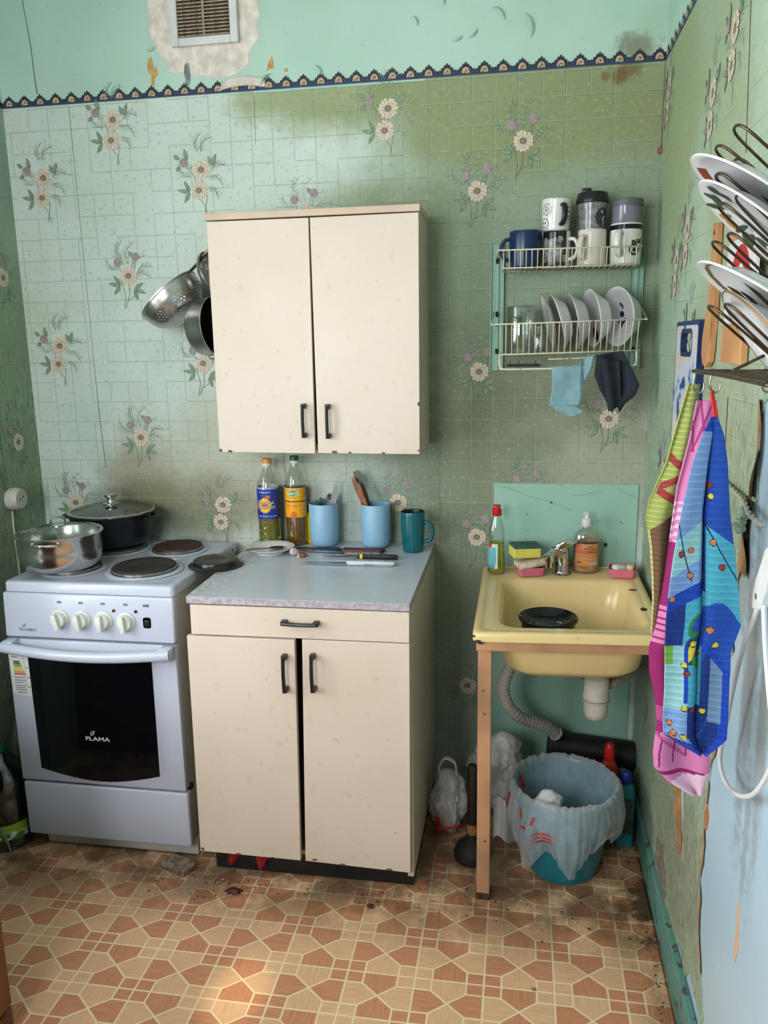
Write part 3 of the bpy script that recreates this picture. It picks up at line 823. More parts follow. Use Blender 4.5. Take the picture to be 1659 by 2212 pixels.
obj('far_tiles', b, [m_tiles[k] for k in ml], floor, kind='stuff')
# ================================================================== furniture
m_cab = paint_mat('cream_cabinet_paint', (214, 197, 178), (220, 205, 188), .38, ((150, 112, 84), 26.0, .795), bump=.05)
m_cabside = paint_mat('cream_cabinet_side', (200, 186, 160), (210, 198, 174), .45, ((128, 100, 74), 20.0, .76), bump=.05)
m_cabtop = mat('cream_board_edge', (208, 184, 160), .5, var=.05)
m_black = mat('black_plastic', (26, 26, 28), .35, var=.1)
m_dark = mat('dark_inside', (34, 28, 24), .8)
m_gap = mat('brown_board', (112, 78, 52), .8)
def pull(name, x, z, L, parent, y, vertical=True):
    """black bow handle: two feet and a slim grip"""
    b = NB(); h = L / 2
    def B(a0, a1, c0, c1, y0, y1, bev=.0012):
        if vertical: box(b, x + c0, x + c1, y0, y1, z + a0, z + a1, bev)
        else: box(b, x + a0, x + a1, y0, y1, z + c0, z + c1, bev)
    B(-h, -h + .014, -.006, .006, y - .022, y); B(h - .014, h, -.006, .006, y - .022, y)
    pts = []
    for i in range(9):
        s = -h + .004 + (L - .008) * i / 8; yy = y - .022 - .004 * sin(pi * i / 8)
        pts.append((x, yy, z + s) if vertical else (x + s, yy, z))
    tube(b, pts, .0052, 8)
    return obj(name, b, m_black, parent, smooth=True, w=True)
m_chip = mat('chipped_paint', (122, 84, 62), .8, var=.2, vscale=80)
def chips(spots, parent, y, name='chipped_spot'):
    for i, (x, z, r, k) in enumerate(spots):
        b = NB(); P = []
        for q in range(9):
            a = 2 * pi * q / 9; s = r * (.7 + .5 * abs(noise.noise(Vector((x * 50 + cos(a), z * 50 + sin(a), i)))) * 1.6); P.append((x + s * cos(a) * k, z + s * sin(a)))
        prism(b, P, y - .0004, y + .0004)
        obj(name, b, m_chip, parent, w=True)

# ---- wall cabinet
WX0, WX1, WY, WZ0, WZ1 = -1.284, -.6695, -.232, 1.183, 1.853
wc = thing('wall_cabinet', 'cream two-door wall cabinet with black handles hanging on the flowered wallpaper', 'cabinet', (WX0, 0, WZ0))
b = NB()
box(b, WX0 + .004, WX0 + .020, WY + .019, -.004, WZ0 + .004, WZ1); box(b, WX1 - .018, WX1, WY + .019, -.004, WZ0 + .004, WZ1)
box(b, WX0 + .02, WX1 - .018, WY + .03, -.004, WZ0 + .006, WZ0 + .022); box(b, WX0 + .02, WX1 - .018, -.012, -.004, WZ0 + .02, WZ1); box(b, WX0 + .02, WX1 - .018, WY + .05, -.01, 1.50, 1.516)
obj('body', b, [m_cabside], wc, w=True)
b = NB(); box(b, WX0 - .005, WX1 + .003, WY - .002, -.004, WZ1, WZ1 + .019, .0015); obj('top_board', b, m_cabtop, wc, w=True)
d1 = NB(); prism(d1, [(WX0, WZ0 + .003), (-.986, WZ0 - .0005), (-.9815, WZ1 - .004), (WX0 + .001, WZ1 - .003)], WY, WY + .017, bev=.0012)
d1 = obj('door', d1, m_cab, wc, w=True)
d2 = NB(); prism(d2, [(-.9765, WZ0 + .001), (WX1 - .003, WZ0 - .001), (WX1 - .0005, WZ1 - .003), (-.9775, WZ1 - .004)], WY - .001, WY + .016, bev=.0012)
d2 = obj('door', d2, m_cab, wc, w=True)
pull('handle', -1.014, 1.281, .100, d1, WY); pull('handle', -.941, 1.279, .100, d2, WY - .001)
chips([(-1.25, WZ0 + .005, .005, 1.6), (WX0 + .004, WZ0 + .008, .006, 1)], d1, WY)
chips([(-.926, WZ0 + .004, .006, 1.8), (-.88, WZ0 + .003, .004, 1.4), (-.78, WZ0 + .002, .003, 2), (WX1 - .005, WZ0 + .145, .008, .5), (WX1 - .006, WZ0 + .01, .004, 1)], d2, WY - .001)
b = NB()
for z in (1.845,): tube(b, smooth_path([(WX0 + .004, -.105, z), (WX0 - .016, -.105, z - .002), (WX0 - .032, -.105, z + .006), (WX0 - .040, -.105, z + .018), (WX0 - .039, -.105, z + .024)], 5), .0028, 7)
obj('hook', b, m_black, wc, smooth=True, w=True)
b = NB(); tube(b, smooth_path([(WX0 + .004, -.10, 1.792), (WX0 - .010, -.10, 1.790), (WX0 - .016, -.10, 1.798), (WX0 - .015, -.10, 1.806)], 4), .0026, 7); obj('hook', b, m_black, wc, smooth=True, w=True)
b = NB(); tube(b, smooth_path([(WX0 + .004, -.165, 1.792), (WX0 - .010, -.165, 1.790), (WX0 - .016, -.165, 1.798), (WX0 - .015, -.165, 1.806)], 4), .0026, 7); obj('hook', b, m_black, wc, smooth=True, w=True)
b = NB(); tube(b, [(WX0 + .035, -.02, WZ1 + .019), (WX0 + .033, -.018, WZ1 + .05)], .0022, 6); tube(b, smooth_path([(WX0 + .05, -.02, WZ1 + .019), (WX0 + .052, -.02, WZ1 + .026), (WX0 + .06, -.02, WZ1 + .026)], 4), .0025, 6); obj('hanging_nail', b, m_black, wc, smooth=True, w=True)

# ---- base cabinet
BX0, BX1, BY = -1.256, -.655, -.609
bc = thing('base_cabinet', 'cream base cabinet with drawer, two doors and grey worktop beside the stove', 'cabinet', (BX0, 0, 0))
b = NB()
box(b, BX0 + .006, BX0 + .024, BY + .020, -.012, .075, .832); box(b, BX1 - .016, BX1 + .001, BY + .020, -.012, .055, .832)
box(b, BX0 + .02, BX1 - .016, BY + .03, -.012, .085, .10); box(b, BX0 + .02, BX1 - .016, -.02, -.012, .08, .83); box(b, BX0 + .02, BX1 - .016, BY + .022, -.015, .742, .752)
obj('body', b, m_cabside, bc, w=True)
b = NB(); box(b, BX0 + .012, BX1 - .006, BY + .056, -.02, .0015, .092); obj('plinth', b, mat('black_plinth', (24, 22, 20), .6, var=.2, vscale=30), bc, w=True)
b = NB(); vsx = box(b, BX0 + .001, BX1, BY - .003, -.003, .831, .8495, .001)
for v in b.verts:
    if v.co.y > -.1: v.co.z += .0085
t = NT('grey_laminate'); v = t.pos(); n = t.noise(v, 4.0, 1.0); n2 = t.noise(v, 60.0, 4.0, .7); P = t.sep(v)
ed = t.math('MULTIPLY', t.ss(P[0], .14, .0), t.ss(n2, .45, .62))
t.set(Base_Color=t.mix(t.math('MULTIPLY', ed, .55), t.mix(n, rgb(186, 194, 204), rgb(202, 210, 218)), rgb(132, 122, 96)), Roughness=t.math('ADD', .16, t.math('MULTIPLY', n, .25)))
m_lam = t.m
# laminate coordinates are local to the part, so the worn left edge is kept by an offset-free build
wt = obj('worktop', b, mat('worktop_edge', (176, 166, 172), .6, var=.12, vscale=70, bump=.2, bscale=200), bc, w=True)
b = NB(); box(b, BX0 + .001, BX1, BY - .003, -.003, .8495, .8505, .0003)
for v in b.verts:
    if v.co.y > -.1: v.co.z += .0085
obj('laminate', b, m_lam, wt, w=True)
b = NB(); prism(b, [(BX0 + .008, .744), (BX1 - .002, .7455), (BX1 - .001, .8275), (BX0 + .009, .8270)], BY, BY + .018, bev=.0012); dr = obj('drawer', b, m_cab, bc, w=True)
pull('handle', -.942, .791, .100, dr, BY, False)
b = NB(); prism(b, [(BX0 - .008, .093), (-.9695, .091), (-.960, .7415), (BX0 - .003, .7405)], BY - .006, BY + .012, bev=.0012); e1 = obj('door', b, m_cab, bc, w=True)
b = NB(); prism(b, [(-.957, .088), (BX1 - .006, .080), (BX1 - .0015, .743), (-.941, .7425)], BY - .001, BY + .017, bev=.0012); e2 = obj('door', b, m_cab, bc, w=True)
pull('handle', -.987, .652, .105, e1, BY - .006); pull('handle', -.912, .655, .105, e2, BY - .001)
chips([(-.93, .094, .004, 2.2), (-.85, .088, .003, 3), (-.72, .085, .004, 2.6), (-.70, .20, .002, 1), (-.78, .30, .002, .6), (-.80, .42, .002, .8)], e2, BY - .001)
chips([(BX0 + .0, .10, .006, 1), (-1.15, .094, .003, 3), (-1.05, .093, .002, 3)], e1, BY - .006)
m_red = mat('red_rag_cloth', (176, 40, 34), .8, var=.18, vscale=60, bump=.4)
for i, (x, w_, zt, zb_) in enumerate(((-1.19, .036, .072, .026), (-1.10, .045, .070, .024))):
    b = NB()
    def f(u, v, x=x, w_=w_, zt=zt, zb_=zb_, i=i):
        s = 1 - .45 * v; return (x + w_ * (u - .5) * s + .006 * sin(v * 5 + i), BY + .046 + .007 * sin(u * 9 + i) - .004 * v, zt + (zb_ - zt) * v + .006 * sin(u * 6 + i * 2) * v)
    grid(b, f, 12, 10)
    o = obj('rag', b, m_red, None, smooth='all', label=('narrow red rag scrap hanging below the left cabinet door' if i == 0 else 'wider red rag scrap hanging below the left cabinet door'), cat='rag', group='red rags under the base cabinet'); thicken(o, .002)

# ---- electric stove
SX0, SX1, SY = -1.838, -1.322, -.546
m_enamel = mat('white_stove_enamel', (194, 199, 214), .22, var=.02, vscale=4)
m_enside = mat('ivory_stove_side', (214, 210, 196), .35, var=.08, vscale=6)
m_knob = mat('pale_grey_knob', (214, 218, 208), .35)
m_iron = mat('cast_iron', (42, 36, 34), .55, var=.16, vscale=30, bump=.25, bscale=120)
m_rust = mat('rusty_cast_iron', (62, 36, 30), .6, var=.3, vscale=18, bump=.25, bscale=120)
m_steel = mat('burner_steel', (170, 166, 160), .3, 1.0, var=.1, vscale=40)
st = thing('stove', 'white electric stove with four burners and dark oven window left of the base cabinet', 'stove', ((SX0 + SX1) / 2, -.29, 0))
b = NB(); box(b, SX0 + .010, SX1 - .006, SY + .022, -.03, .055, .825, .004); obj('body', b, m_enside, st, w=True)
b = NB(); box(b, SX0 + .028, SX1 + .004, SY + .035, -.05, .004, .056, .003); obj('base', b, m_enside, st, w=True)
# hob with raised front lip and a rounded edge
b = NB()
lp = []
for (d, z) in ((.0, .8255), (.0, .848), (.002, .8525), (.006, .8545), (.030, .8535), (.040, .8515)):
    lp.append([(x, y, z) for x, y in rrect(SX0 + .004 + d, SX1 + .002 - d, SY - .002 + d, -.028 - d, .014)])
loft(b, lp)
hob = obj('hob', b, m_enamel, st, smooth=True, w=True)
BURN = ((-1.478, -.390, .094, 0), (-1.478, -.150, .080, 1), (-1.700, -.400, .080, 2), (-1.690, -.158, .094, 3))
for (x, y, r, k) in BURN:
    b = NB(); lathe(b, [(r * .60, .0), (r * 1.18, .0), (r * 1.20, .002), (r * 1.13, .0045), (r * 1.03, .005), (r * 1.03, .001)], 44, (x, y, .852)); bu = obj('burner', b, m_enamel, st, smooth=True, w=True)
    b = NB(); lathe(b, [(r * 1.0, .003), (r * 1.01, .012), (r * .985, .0135), (r * .97, .012)], 44, (x, y, .852)); obj('steel_ring', b, m_steel, bu, smooth=True, w=True)
    b = NB(); lathe(b, [(r * .975, .006), (r * .975, .0155), (r * .95, .018), (r * .42, .0175), (r * .40, .016), (r * .20, .016), (0, .0165)], 44, (x, y, .852)); obj('plate', b, m_rust if k == 1 else m_iron, bu, smooth=True, w=True)
# control panel, leaning a little
b = NB(); box(b, SX0, SX1 + .002, SY - .014, SY + .030, .692, .8235, .006, 3)
for v in b.verts:
    if v.co.y < SY: v.co.y += (v.co.z - .692) * .05
pn = obj('control_panel', b, m_enamel, st, smooth=True, w=True)
PYF = SY - .011
m_pmark = mat('grey_panel_print', (96, 98, 108), .6)
for i, x in enumerate((-1.662, -1.596, -1.529, -1.461)):
    M = Tr(x, PYF, .752) @ Rx(pi / 2)
    b = NB(); lathe(b, [(0, -.002), (.0265, -.002), (.0270, .003), (.0225, .006), (.0215, .018), (.0195, .020), (0, .020)], 28, (0, 0, 0), M)
    kb = obj('knob', b, m_knob, st, smooth=True, w=True)
    b = NB(); a = (.25, .15, .05, .10)[i]
    box(b, -.0075, .0075, -.025, .021, .018, .034, .003, 2, M @ Rz(a)); obj('grip', b, m_knob, kb, smooth=True, w=True)
    b = NB()
    for k in range(3): box(b, x - .006 + .0045 * k, x - .003 + .0045 * k, PYF - .0012 + .0028, PYF + .004, .797 + (.001 if k % 2 else 0), .8035)
    obj('dial_mark', b, m_pmark, st, w=True)
for x in (-1.497, -1.431):
    b = NB(); lathe(b, [(0, .004), (.0035, .0035), (.0045, .001), (.0045, -.002)], 14, (0, 0, 0), Tr(x, PYF + .0005, .782) @ Rx(pi / 2)); obj('indicator_light', b, mat('dark_red_lens', (96, 22, 22), .2), st, smooth=True, w=True)
b = NB(); prism(b, rrect(-1.411, -1.388, .735, .766, .006), PYF - .0015, PYF + .003); sw = obj('switch', b, mat('black_gloss_switch', (12, 12, 14), .08), st, w=True)
b = NB(); box(b, -1.407, -1.392, PYF - .0045, PYF, .740, .758, .002); obj('rocker', b, m_black, sw, w=True)
b = NB(); box(b, -1.408, -1.392, PYF - .0003, PYF + .003, .797, .803); obj('dial_mark', b, m_pmark, st, w=True)
m_logo = mat('grey_logo', (150, 152, 166), .5); m_logow = mat('white_logo', (205, 208, 208), .4)
def flama(size, x, y, z, m, par):
    b = text_bm('FLAMA', size, bold=.0006 * size / .02)
    bmesh.ops.transform(b, matrix=Tr(x, y, z) @ FACE_FRONT @ Matrix.Diagonal((1.25, .85, 1, 1)), verts=b.verts[:])
    k = size / .02
    for poly in ([(-.012, .010), (-.014, .018), (-.008, .023), (.001, .026), (.0, .018), (-.005, .012)],):
        # small leaf/flame emblem over the word, an outline with an inner stroke
        P = [(x - .008 * k + a * k, z + c * k) for a, c in poly]; cxm = sum(p[0] for p in P) / len(P); czm = sum(p[1] for p in P) / len(P)
        Q = [(cxm + (a - cxm) * .68, czm + (c - czm) * .68) for a, c in P]
        for i in range(len(P)):
            j = (i + 1) % len(P); b.faces.new([b.verts.new((a, y, c)) for a, c in (P[i], P[j], Q[j], Q[i])])
        b.faces.new([b.verts.new((cxm + a * k, y, czm + c * k)) for a, c in ((-.002, -.004), (-.0005, -.004), (.003, .003), (.0015, .003))])
    obj('logo', b, m, par, w=True)
flama(.014, -1.766, PYF - .0032, .716, m_logo, st)
# oven door with bowed handle and window
b = NB(); box(b, SX0 - .002, SX1 + .001, SY - .012, SY + .020, .240, .686, .004); od = obj('oven_door', b, m_enamel, st, smooth=True, w=True)
gx0, gx1 = -1.772, -1.398
gp = [(gx0 - .004, .645), (gx0 + .0, .283)] + [(gx0 + (gx1 - gx0) * i / 12, .283 - .030 * sin(pi * i / 12)) for i in range(1, 12)] + [(gx1, .283), (gx1 + .003, .645)]
b = NB(); prism(b, gp, SY - .0135, SY - .005); obj('glass', b, mat('black_oven_glass', (8, 9, 14), .06, var=.02), od, w=True)
m_dot = mat('grey_dot_print', (150, 150, 158), .5)
b = NB()
for i in range(8):
    for k in range(62):
        x = gx1 + .006 + i * .0042; z = .285 + k * .0058; s = .0013 - i * .00012
        q = [b.verts.new((x + a * s, SY - .0125, z + c * s)) for a, c in ((-1, -1), (1, -1), (1, 1), (-1, 1))]; b.faces.new(q)
obj('dot_print', b, m_dot, od, w=True, kind='stuff')
flama(.020, -1.582, SY - .0140, .388, m_logow, od)
b = NB(); pts = []
for i in range(17):
    s = i / 16; pts.append((-1.832 + .508 * s, SY - .046 - .016 * sin(pi * s), .672 - .012 * sin(pi * s)))
tube(b, pts, .0135, 12, flat=1.15); box(b, -1.832, -1.798, SY - .048, SY - .008, .662, .690, .005); box(b, -1.358, -1.322, SY - .048, SY - .008, .655, .688, .005)
obj('handle', b, m_enamel, od, smooth=True, w=True)
b = NB(); prism(b, [(-1.834, .518), (-1.772, .508), (-1.770, .648), (-1.835, .652)], SY - .0128, SY - .011); el = obj('energy_label', b, mat('white_paper_label', (222, 220, 214), .6), od, w=True)
for i, (c, L) in enumerate((((24, 26, 24), .018), ((40, 110, 60), .021), ((90, 150, 60), .0235), ((190, 190, 60), .026), ((220, 180, 50), .0285), ((216, 130, 50), .031), ((196, 60, 44), .0335))):
    z = .618 - i * .0062; b = NB(); prism(b, [(-1.824, z), (-1.824 + L, z), (-1.824 + L + .003, z - .0022), (-1.824 + L, z - .0045), (-1.824, z - .0045)], SY - .0132, SY - .0126); obj('energy_class_bar', b, mat('label_%d' % i, c, .6), el, w=True)
b = NB()
for z, x0, x1 in ((.642, -1.830, -1.795), (.636, -1.830, -1.800), (.630, -1.83, -1.81), (.640, -1.788, -1.776), (.566, -1.826, -1.792), (.558, -1.826, -1.790), (.551, -1.826, -1.798), (.566, -1.786, -1.776), (.541, -1.825, -1.79), (.535, -1.825, -1.795), (.529, -1.825, -1.79), (.538, -1.786, -1.776), (.597, -1.788, -1.778), (.520, -1.822, -1.792)):
    box(b, x0, x1, SY - .0132, SY - .0126, z, z + .0022)
box(b, -1.7905, -1.790, SY - .0131, SY - .0126, .512, .648)
for z in (.627, .572, .547, .525): box(b, -1.833, -1.772, SY - .0131, SY - .0126, z, z + .0005)
obj('label_lines', b, m_pmark, el, w=True)
b = NB(); box(b, SX0 - .002, SX1 + .004, SY - .010, SY + .020, .057, .231, .006, 3); obj('drawer', b, m_enamel, st, smooth=True, w=True)
b = NB(); box(b, SX1 - .006, SX1 + .006, SY + .018, SY + .032, .228, .246, .002); obj('hinge', b, m_black, st, w=True)
b = NB()
for z in (.836,):
    lathe(b, [(0, 0), (.004, 0)], 10, (0, 0, 0), Tr(SX1 + .0032, -.075, .838) @ Ry(pi / 2))
obj('bolt_hole', b, m_dark, st, w=True)
b = NB(); box(b, -.044, .044, -.024, .024, 0, .026, .004, 2)
bmesh.ops.subdivide_edges(b, edges=b.edges[:], cuts=2, use_grid_fill=True)
for v in b.verts:
    n_ = noise.noise(v.co * 38); v.co.x += .006 * n_; v.co.y += .005 * noise.noise(v.co * 45 + Vector((3, 0, 0))); v.co.z = max(0, v.co.z * (1 - .25 * (v.co.x > .015)) + .003 * n_)
bmesh.ops.transform(b, matrix=Tr(-1.352, -.578, .0012) @ Rz(-.35), verts=b.verts[:])
obj('brick_piece', b, mat('dusty_brick', (132, 112, 92), .9, var=.25, vscale=60, bump=.6), label='broken grey-brown brick piece on the floor under the stove corner', cat='brick')

# ---- low brown cupboard at the lower left edge of the picture
m_brown = mat('brown_cupboard_wood', (110, 62, 34), .4, var=.2, vscale=12)
so = thing('cupboard', 'brown wooden cupboard cut off by the lower left picture edge', 'cupboard', (-1.757, -1.42, .0012))
b = NB(); box(b, -.265, .262, -.248, .245, .06, .76, .003); obj('body', b, m_brown, so)
b = NB(); box(b, -.27, .268, -.252, .250, .76, .785, .004); obj('top', b, m_brown, so)
b = NB(); box(b, -.265, .270, -.250, .253, 0, .06, .003); obj('base', b, m_brown, so)
for sy in (-1, 1):
    b = NB(); box(b, .262, .278, min(sy * .004, sy * .244), max(sy * .004, sy * .244), .075, .75, .003); d = obj('door', b, m_brown, so)
    b = NB(); lathe(b, [(0, .022), (.009, .020), (.010, .014), (.005, .008), (.005, 0)], 16, (0, 0, 0), Tr(.278, sy * .03, .45) @ Ry(pi / 2)); obj('knob', b, m_black, d, smooth=True)
# ================================================================== pots, worktop things, sink
def clear(name, tint=(1, 1, 1), gloss=.10, rough=.03):
    """thin clear plastic or glass wall: see-through with an edge-weighted sheen"""
    if name in MATS: return MATS[name]
    t = NT(name); t.t.nodes.remove(t.b)
    tp = t.n('ShaderNodeBsdfTransparent'); n = t.noise(t.pos(), 12.0)
    t.l(t.mix(n, tuple(x * .97 for x in tint) + (1,), tuple(tint) + (1,)), tp.inputs[0])
    g = t.n('ShaderNodeBsdfGlossy'); g.inputs['Roughness'].default_value = rough
    lw = t.n('ShaderNodeLayerWeight'); lw.inputs[0].default_value = .35
    mx = t.n('ShaderNodeMixShader'); t.put(mx.inputs[0], t.math('ADD', t.math('MULTIPLY', lw.outputs['Facing'], .45), gloss, clamp=True))
    t.l(tp.outputs[0], mx.inputs[1]); t.l(g.outputs[0], mx.inputs[2]); t.l(mx.outputs[0], t.out.inputs[0])
    MATS[name] = t.m; return t.m
def CT(y): return .8510 + .0085 * (y + .612) / .609
m_stain = mat('stainless_steel', (205, 203, 200), .20, 1.0, var=.04, vscale=8)
m_alu = mat('worn_aluminium', (190, 188, 186), .32, 1.0, var=.10, vscale=14)
m_lidglass = clear('lid_glass', (.80, .86, .84), .10)
m_chrome = mat('chrome', (215, 215, 215), .08, 1.0, var=.03)
m_potblk = mat('black_pot_coating', (20, 22, 30), .38, var=.1)
# stainless pot
t_ = thing('cooking_pot', 'shiny stainless steel pot with glass lid on the front left burner', 'pot', (-1.722, -.424, .8705))
b = NB(); lathe(b, [(0, 0), (.094, 0), (.106, .006), (.116, .030), (.119, .055), (.118, .092), (.121, .096), (.122, .099), (.119, .099), (.116, .094), (.116, .05), (.112, .025), (.10, .006), (0, .005)], 56); obj('body', b, m_stain, t_, smooth=True)
for s, a in ((1, -1.38), (-1, -1.38)):
    b = NB(); base = a if s == 1 else a + pi
    c0, c1 = base - .34, base + .34
    pts = smooth_path([(.120 * cos(c0), .120 * sin(c0), .086), (.130 * cos(c0 + .08), .130 * sin(c0 + .08), .089), (.138 * cos(base), .138 * sin(base), .091), (.130 * cos(c1 - .08), .130 * sin(c1 - .08), .089), (.120 * cos(c1), .120 * sin(c1), .086)], 6)
    tube(b, pts, .0042, 8); obj('handle', b, m_stain, t_, smooth=True)
b = NB(); lathe(b, [(.1165, .099), (.124, .0995), (.1250, .1025), (.122, .105), (.1165, .104), (.1165, .099)], 56); ld = obj('lid_rim', b, m_stain, t_, smooth=True)
b = NB(); lathe(b, [(.1165, .103), (.100, .110), (.07, .117), (.035, .1205), (.012, .1215)], 48); obj('glass_lid', b, m_lidglass, t_, smooth='all')
b = NB(); lathe(b, [(.019, .1205), (.019, .1235), (.008, .1245), (0, .1245)], 20)
tube(b, smooth_path([(-.022, .0, .1235), (-.019, 0, .140), (0, 0, .148), (.019, 0, .140), (.022, 0, .1235)], 7), .0034, 8, M=Rz(.9)); obj('lid_handle', b, m_chrome, t_, smooth=True)
# black pot
t_ = thing('cooking_pot', 'large black pot with glass lid and steel knob on the back left burner', 'pot', (-1.700, -.148, .8705))
b = NB(); lathe(b, [(0, 0), (.098, 0), (.108, .008), (.122, .040), (.131, .085), (.136, .104), (.139, .106), (.135, .109), (.131, .104), (.126, .085), (.112, .03), (0, .01)], 52); obj('body', b, m_potblk, t_, smooth=True)
for s in (0, pi):
    b = NB(); prism(b, [(.128, -.036), (.148, -.038), (.164, -.024), (.168, 0), (.164, .024), (.148, .038), (.128, .036), (.132, .022), (.146, .020), (.150, 0), (.146, -.020), (.132, -.022)], .088, .097, 'xy', M=Rz(s)); obj('handle', b, m_potblk, t_)
b = NB(); lathe(b, [(.128, .107), (.1375, .1085), (.138, .112), (.133, .1145), (.128, .1135), (.128, .107)], 52); obj('lid_rim', b, m_stain, t_, smooth=True)
b = NB(); lathe(b, [(.129, .112), (.11, .120), (.07, .129), (.035, .1325), (.012, .1335)], 44); obj('glass_lid', b, clear('lid_glass_dark', (.42, .50, .48), .12), t_, smooth='all')
b = NB(); lathe(b, [(.026, .1325), (.026, .1350), (.014, .1375), (.0105, .146), (.013, .153), (.0215, .158), (.0225, .164), (.018, .1665), (0, .167)], 26); obj('lid_knob', b, m_stain, t_, smooth=True)
# black lid bridging stove and worktop
b = NB(); lathe(b, [(0, .002), (.066, .002), (.070, .0), (.0815, .0), (.0820, .003), (.072, .0055), (.069, .008), (.0665, .0165), (.064, .018), (.030, .0170), (.026, .0155), (0, .0155)], 52, (-1.282, -.322, .8562)); obj('pot_lid', b, mat('black_enamel', (22, 22, 26), .22, var=.08), smooth=True, label='round black enamel lid lying across the stove edge and the worktop', cat='lid')

# ---- strainers hanging on the cabinet's left side
t = NT('perforated_aluminium'); uv = t.n('ShaderNodeUVMap').outputs[0]; S = t.sep(uv)
# groups of punched holes: a grid of dots kept only inside round patches
cell = t.sep(t.scale(uv, (46.0, 16.0, 1)))
fx = t.math('SUBTRACT', t.math('FRACT', t.math('ADD', cell[0], t.math('MULTIPLY', t.math('MODULO', t.math('FLOOR', cell[1]), 2.0), .5))), .5); fy = t.math('SUBTRACT', t.math('FRACT', cell[1]), .5)
dot = t.ss(t.math('SQRT', t.math('ADD', t.math('MULTIPLY', fx, fx), t.math('MULTIPLY', fy, fy))), .27, .20)
pa = t.math('SUBTRACT', t.math('FRACT', t.math('MULTIPLY', S[0], 7.0)), .5); pb = t.math('MULTIPLY', t.math('SUBTRACT', S[1], .50), 2.4)
pa2 = t.math('SUBTRACT', t.math('FRACT', t.math('ADD', t.math('MULTIPLY', S[0], 7.0), .5)), .5); pb2 = t.math('MULTIPLY', t.math('SUBTRACT', S[1], .78), 2.4)
def rr(a, c): return t.math('SQRT', t.math('ADD', t.math('MULTIPLY', a, a), t.math('MULTIPLY', c, c)))
inp = t.math('MAXIMUM', t.math('LESS_THAN', rr(pa, pb), .30), t.math('LESS_THAN', rr(pa2, pb2), .30))
hole = t.math('MULTIPLY', dot, inp)
t.set(Base_Color=t.mix(t.noise(t.pos(), 14.0), rgb(172, 170, 168), rgb(204, 202, 200)), Metallic=1.0, Roughness=.30)
tp = t.n('ShaderNodeBsdfTransparent'); mx = t.n('ShaderNodeMixShader'); t.l(hole, mx.inputs[0]); t.l(t.b.outputs[0], mx.inputs[1]); t.l(tp.outputs[0], mx.inputs[2]); t.l(mx.outputs[0], t.out.inputs[0])
m_perf = t.m
def axis_matrix(loc, n, up=(0, 0, 1)):
    """frame whose local +Z is n"""
    z = Vector(n).normalized(); x = Vector(up).cross(z)
    if x.length < 1e-4: x = Vector((1, 0, 0))
    x.normalize(); y = z.cross(x)
    return Matrix.Translation(loc) @ Matrix((x, y, z)).transposed().to_4x4()
def bowl_shell(b, prof, seg):
    def fn(u, v):
        k = v * (len(prof) - 1); i = min(int(k), len(prof) - 2); f = k - i
        r = prof[i][0] + (prof[i + 1][0] - prof[i][0]) * f; z = prof[i][1] + (prof[i + 1][1] - prof[i][1]) * f
        return (r * cos(2 * pi * u), r * sin(2 * pi * u), z)
    grid(b, fn, seg, 3 * (len(prof) - 1)); bmesh.ops.remove_doubles(b, verts=b.verts[:], dist=1e-5)
def flat_bar(b, pts, w, t, n):
    """bar of width w and thickness t; n = width direction"""
    n = Vector(n).normalized(); L = []
    for i, p in enumerate(pts):
        p = Vector(p); d = Vector(pts[min(i + 1, len(pts) - 1)]) - Vector(pts[max(i - 1, 0)]); d.normalize(); s = d.cross(n).normalized()
        ww = w[i] if isinstance(w, (list, tuple)) else w
        L.append([p + n * ww / 2 + s * t / 2, p - n * ww / 2 + s * t / 2, p - n * ww / 2 - s * t / 2, p + n * ww / 2 - s * t / 2])
    loft(b, L)
m_handle = mat('tarnished_handle', (140, 122, 100), .4, 1.0, var=.15, vscale=20)
cl = thing('colander', 'big perforated aluminium colander hanging left of the wall cabinet', 'colander', (-1.462, -.118, 1.655))
M = axis_matrix((0, 0, 0), (-.66, -.04, .75))
prof = [(.104, 0), (.103, -.012), (.099, -.030), (.090, -.050), (.074, -.068), (.050, -.080), (.0, -.084)]
b = NB(); bowl_shell(b, prof, 60); bmesh.ops.transform(b, matrix=M, verts=b.verts[:]); obj('bowl', b, m_perf, cl, smooth='all')
b = NB(); lathe(b, [(.1035, -.003), (.1065, -.001), (.107, .003), (.104, .004), (.1030, .001)], 56, (0, 0, 0), M); obj('rim', b, m_alu, cl, smooth=True)
b = NB(); flat_bar(b, smooth_path([(.060, .0, .060), (.085, .008, .085), (.118, .012, .118), (.150, .014, .140), (.163, .016, .150)], 4), .020, .003, (.3, .9, .2)); obj('handle', b, m_handle, cl)
b = NB(); tube(b, smooth_path([(.160, .016, .150), (.166, .017, .156), (.163, .017, .161), (.158, .016, .156)], 4, True), .0016, 6, closed=True); obj('hanging_loop', b, m_handle, cl, smooth=True)
c2 = thing('colander', 'half-hidden smaller colander hanging behind the aluminium saucepan', 'colander', (-1.330, -.090, 1.722))
M = axis_matrix((0, 0, 0), (.90, -.15, .32))
b = NB(); bowl_shell(b, [(r * .62, z * .30) for r, z in prof], 48); bmesh.ops.transform(b, matrix=M, verts=b.verts[:]); obj('bowl', b, m_perf, c2, smooth='all')
b = NB(); lathe(b, [(.0640, -.003), (.0665, -.001), (.0670, .003), (.0645, .004), (.0638, .001)], 48, (0, 0, 0), M); obj('rim', b, m_alu, c2, smooth=True)
b = NB(); flat_bar(b, smooth_path([(-.020, -.002, .058), (-.002, -.004, .068), (.020, -.006, .076), (.034, -.008, .082)], 4), .014, .003, (.3, .9, .1)); obj('handle', b, m_handle, c2)
p3 = thing('saucepan', 'small aluminium saucepan with dark inside hanging against the wall cabinet side', 'saucepan', (-1.296, -.150, 1.560))
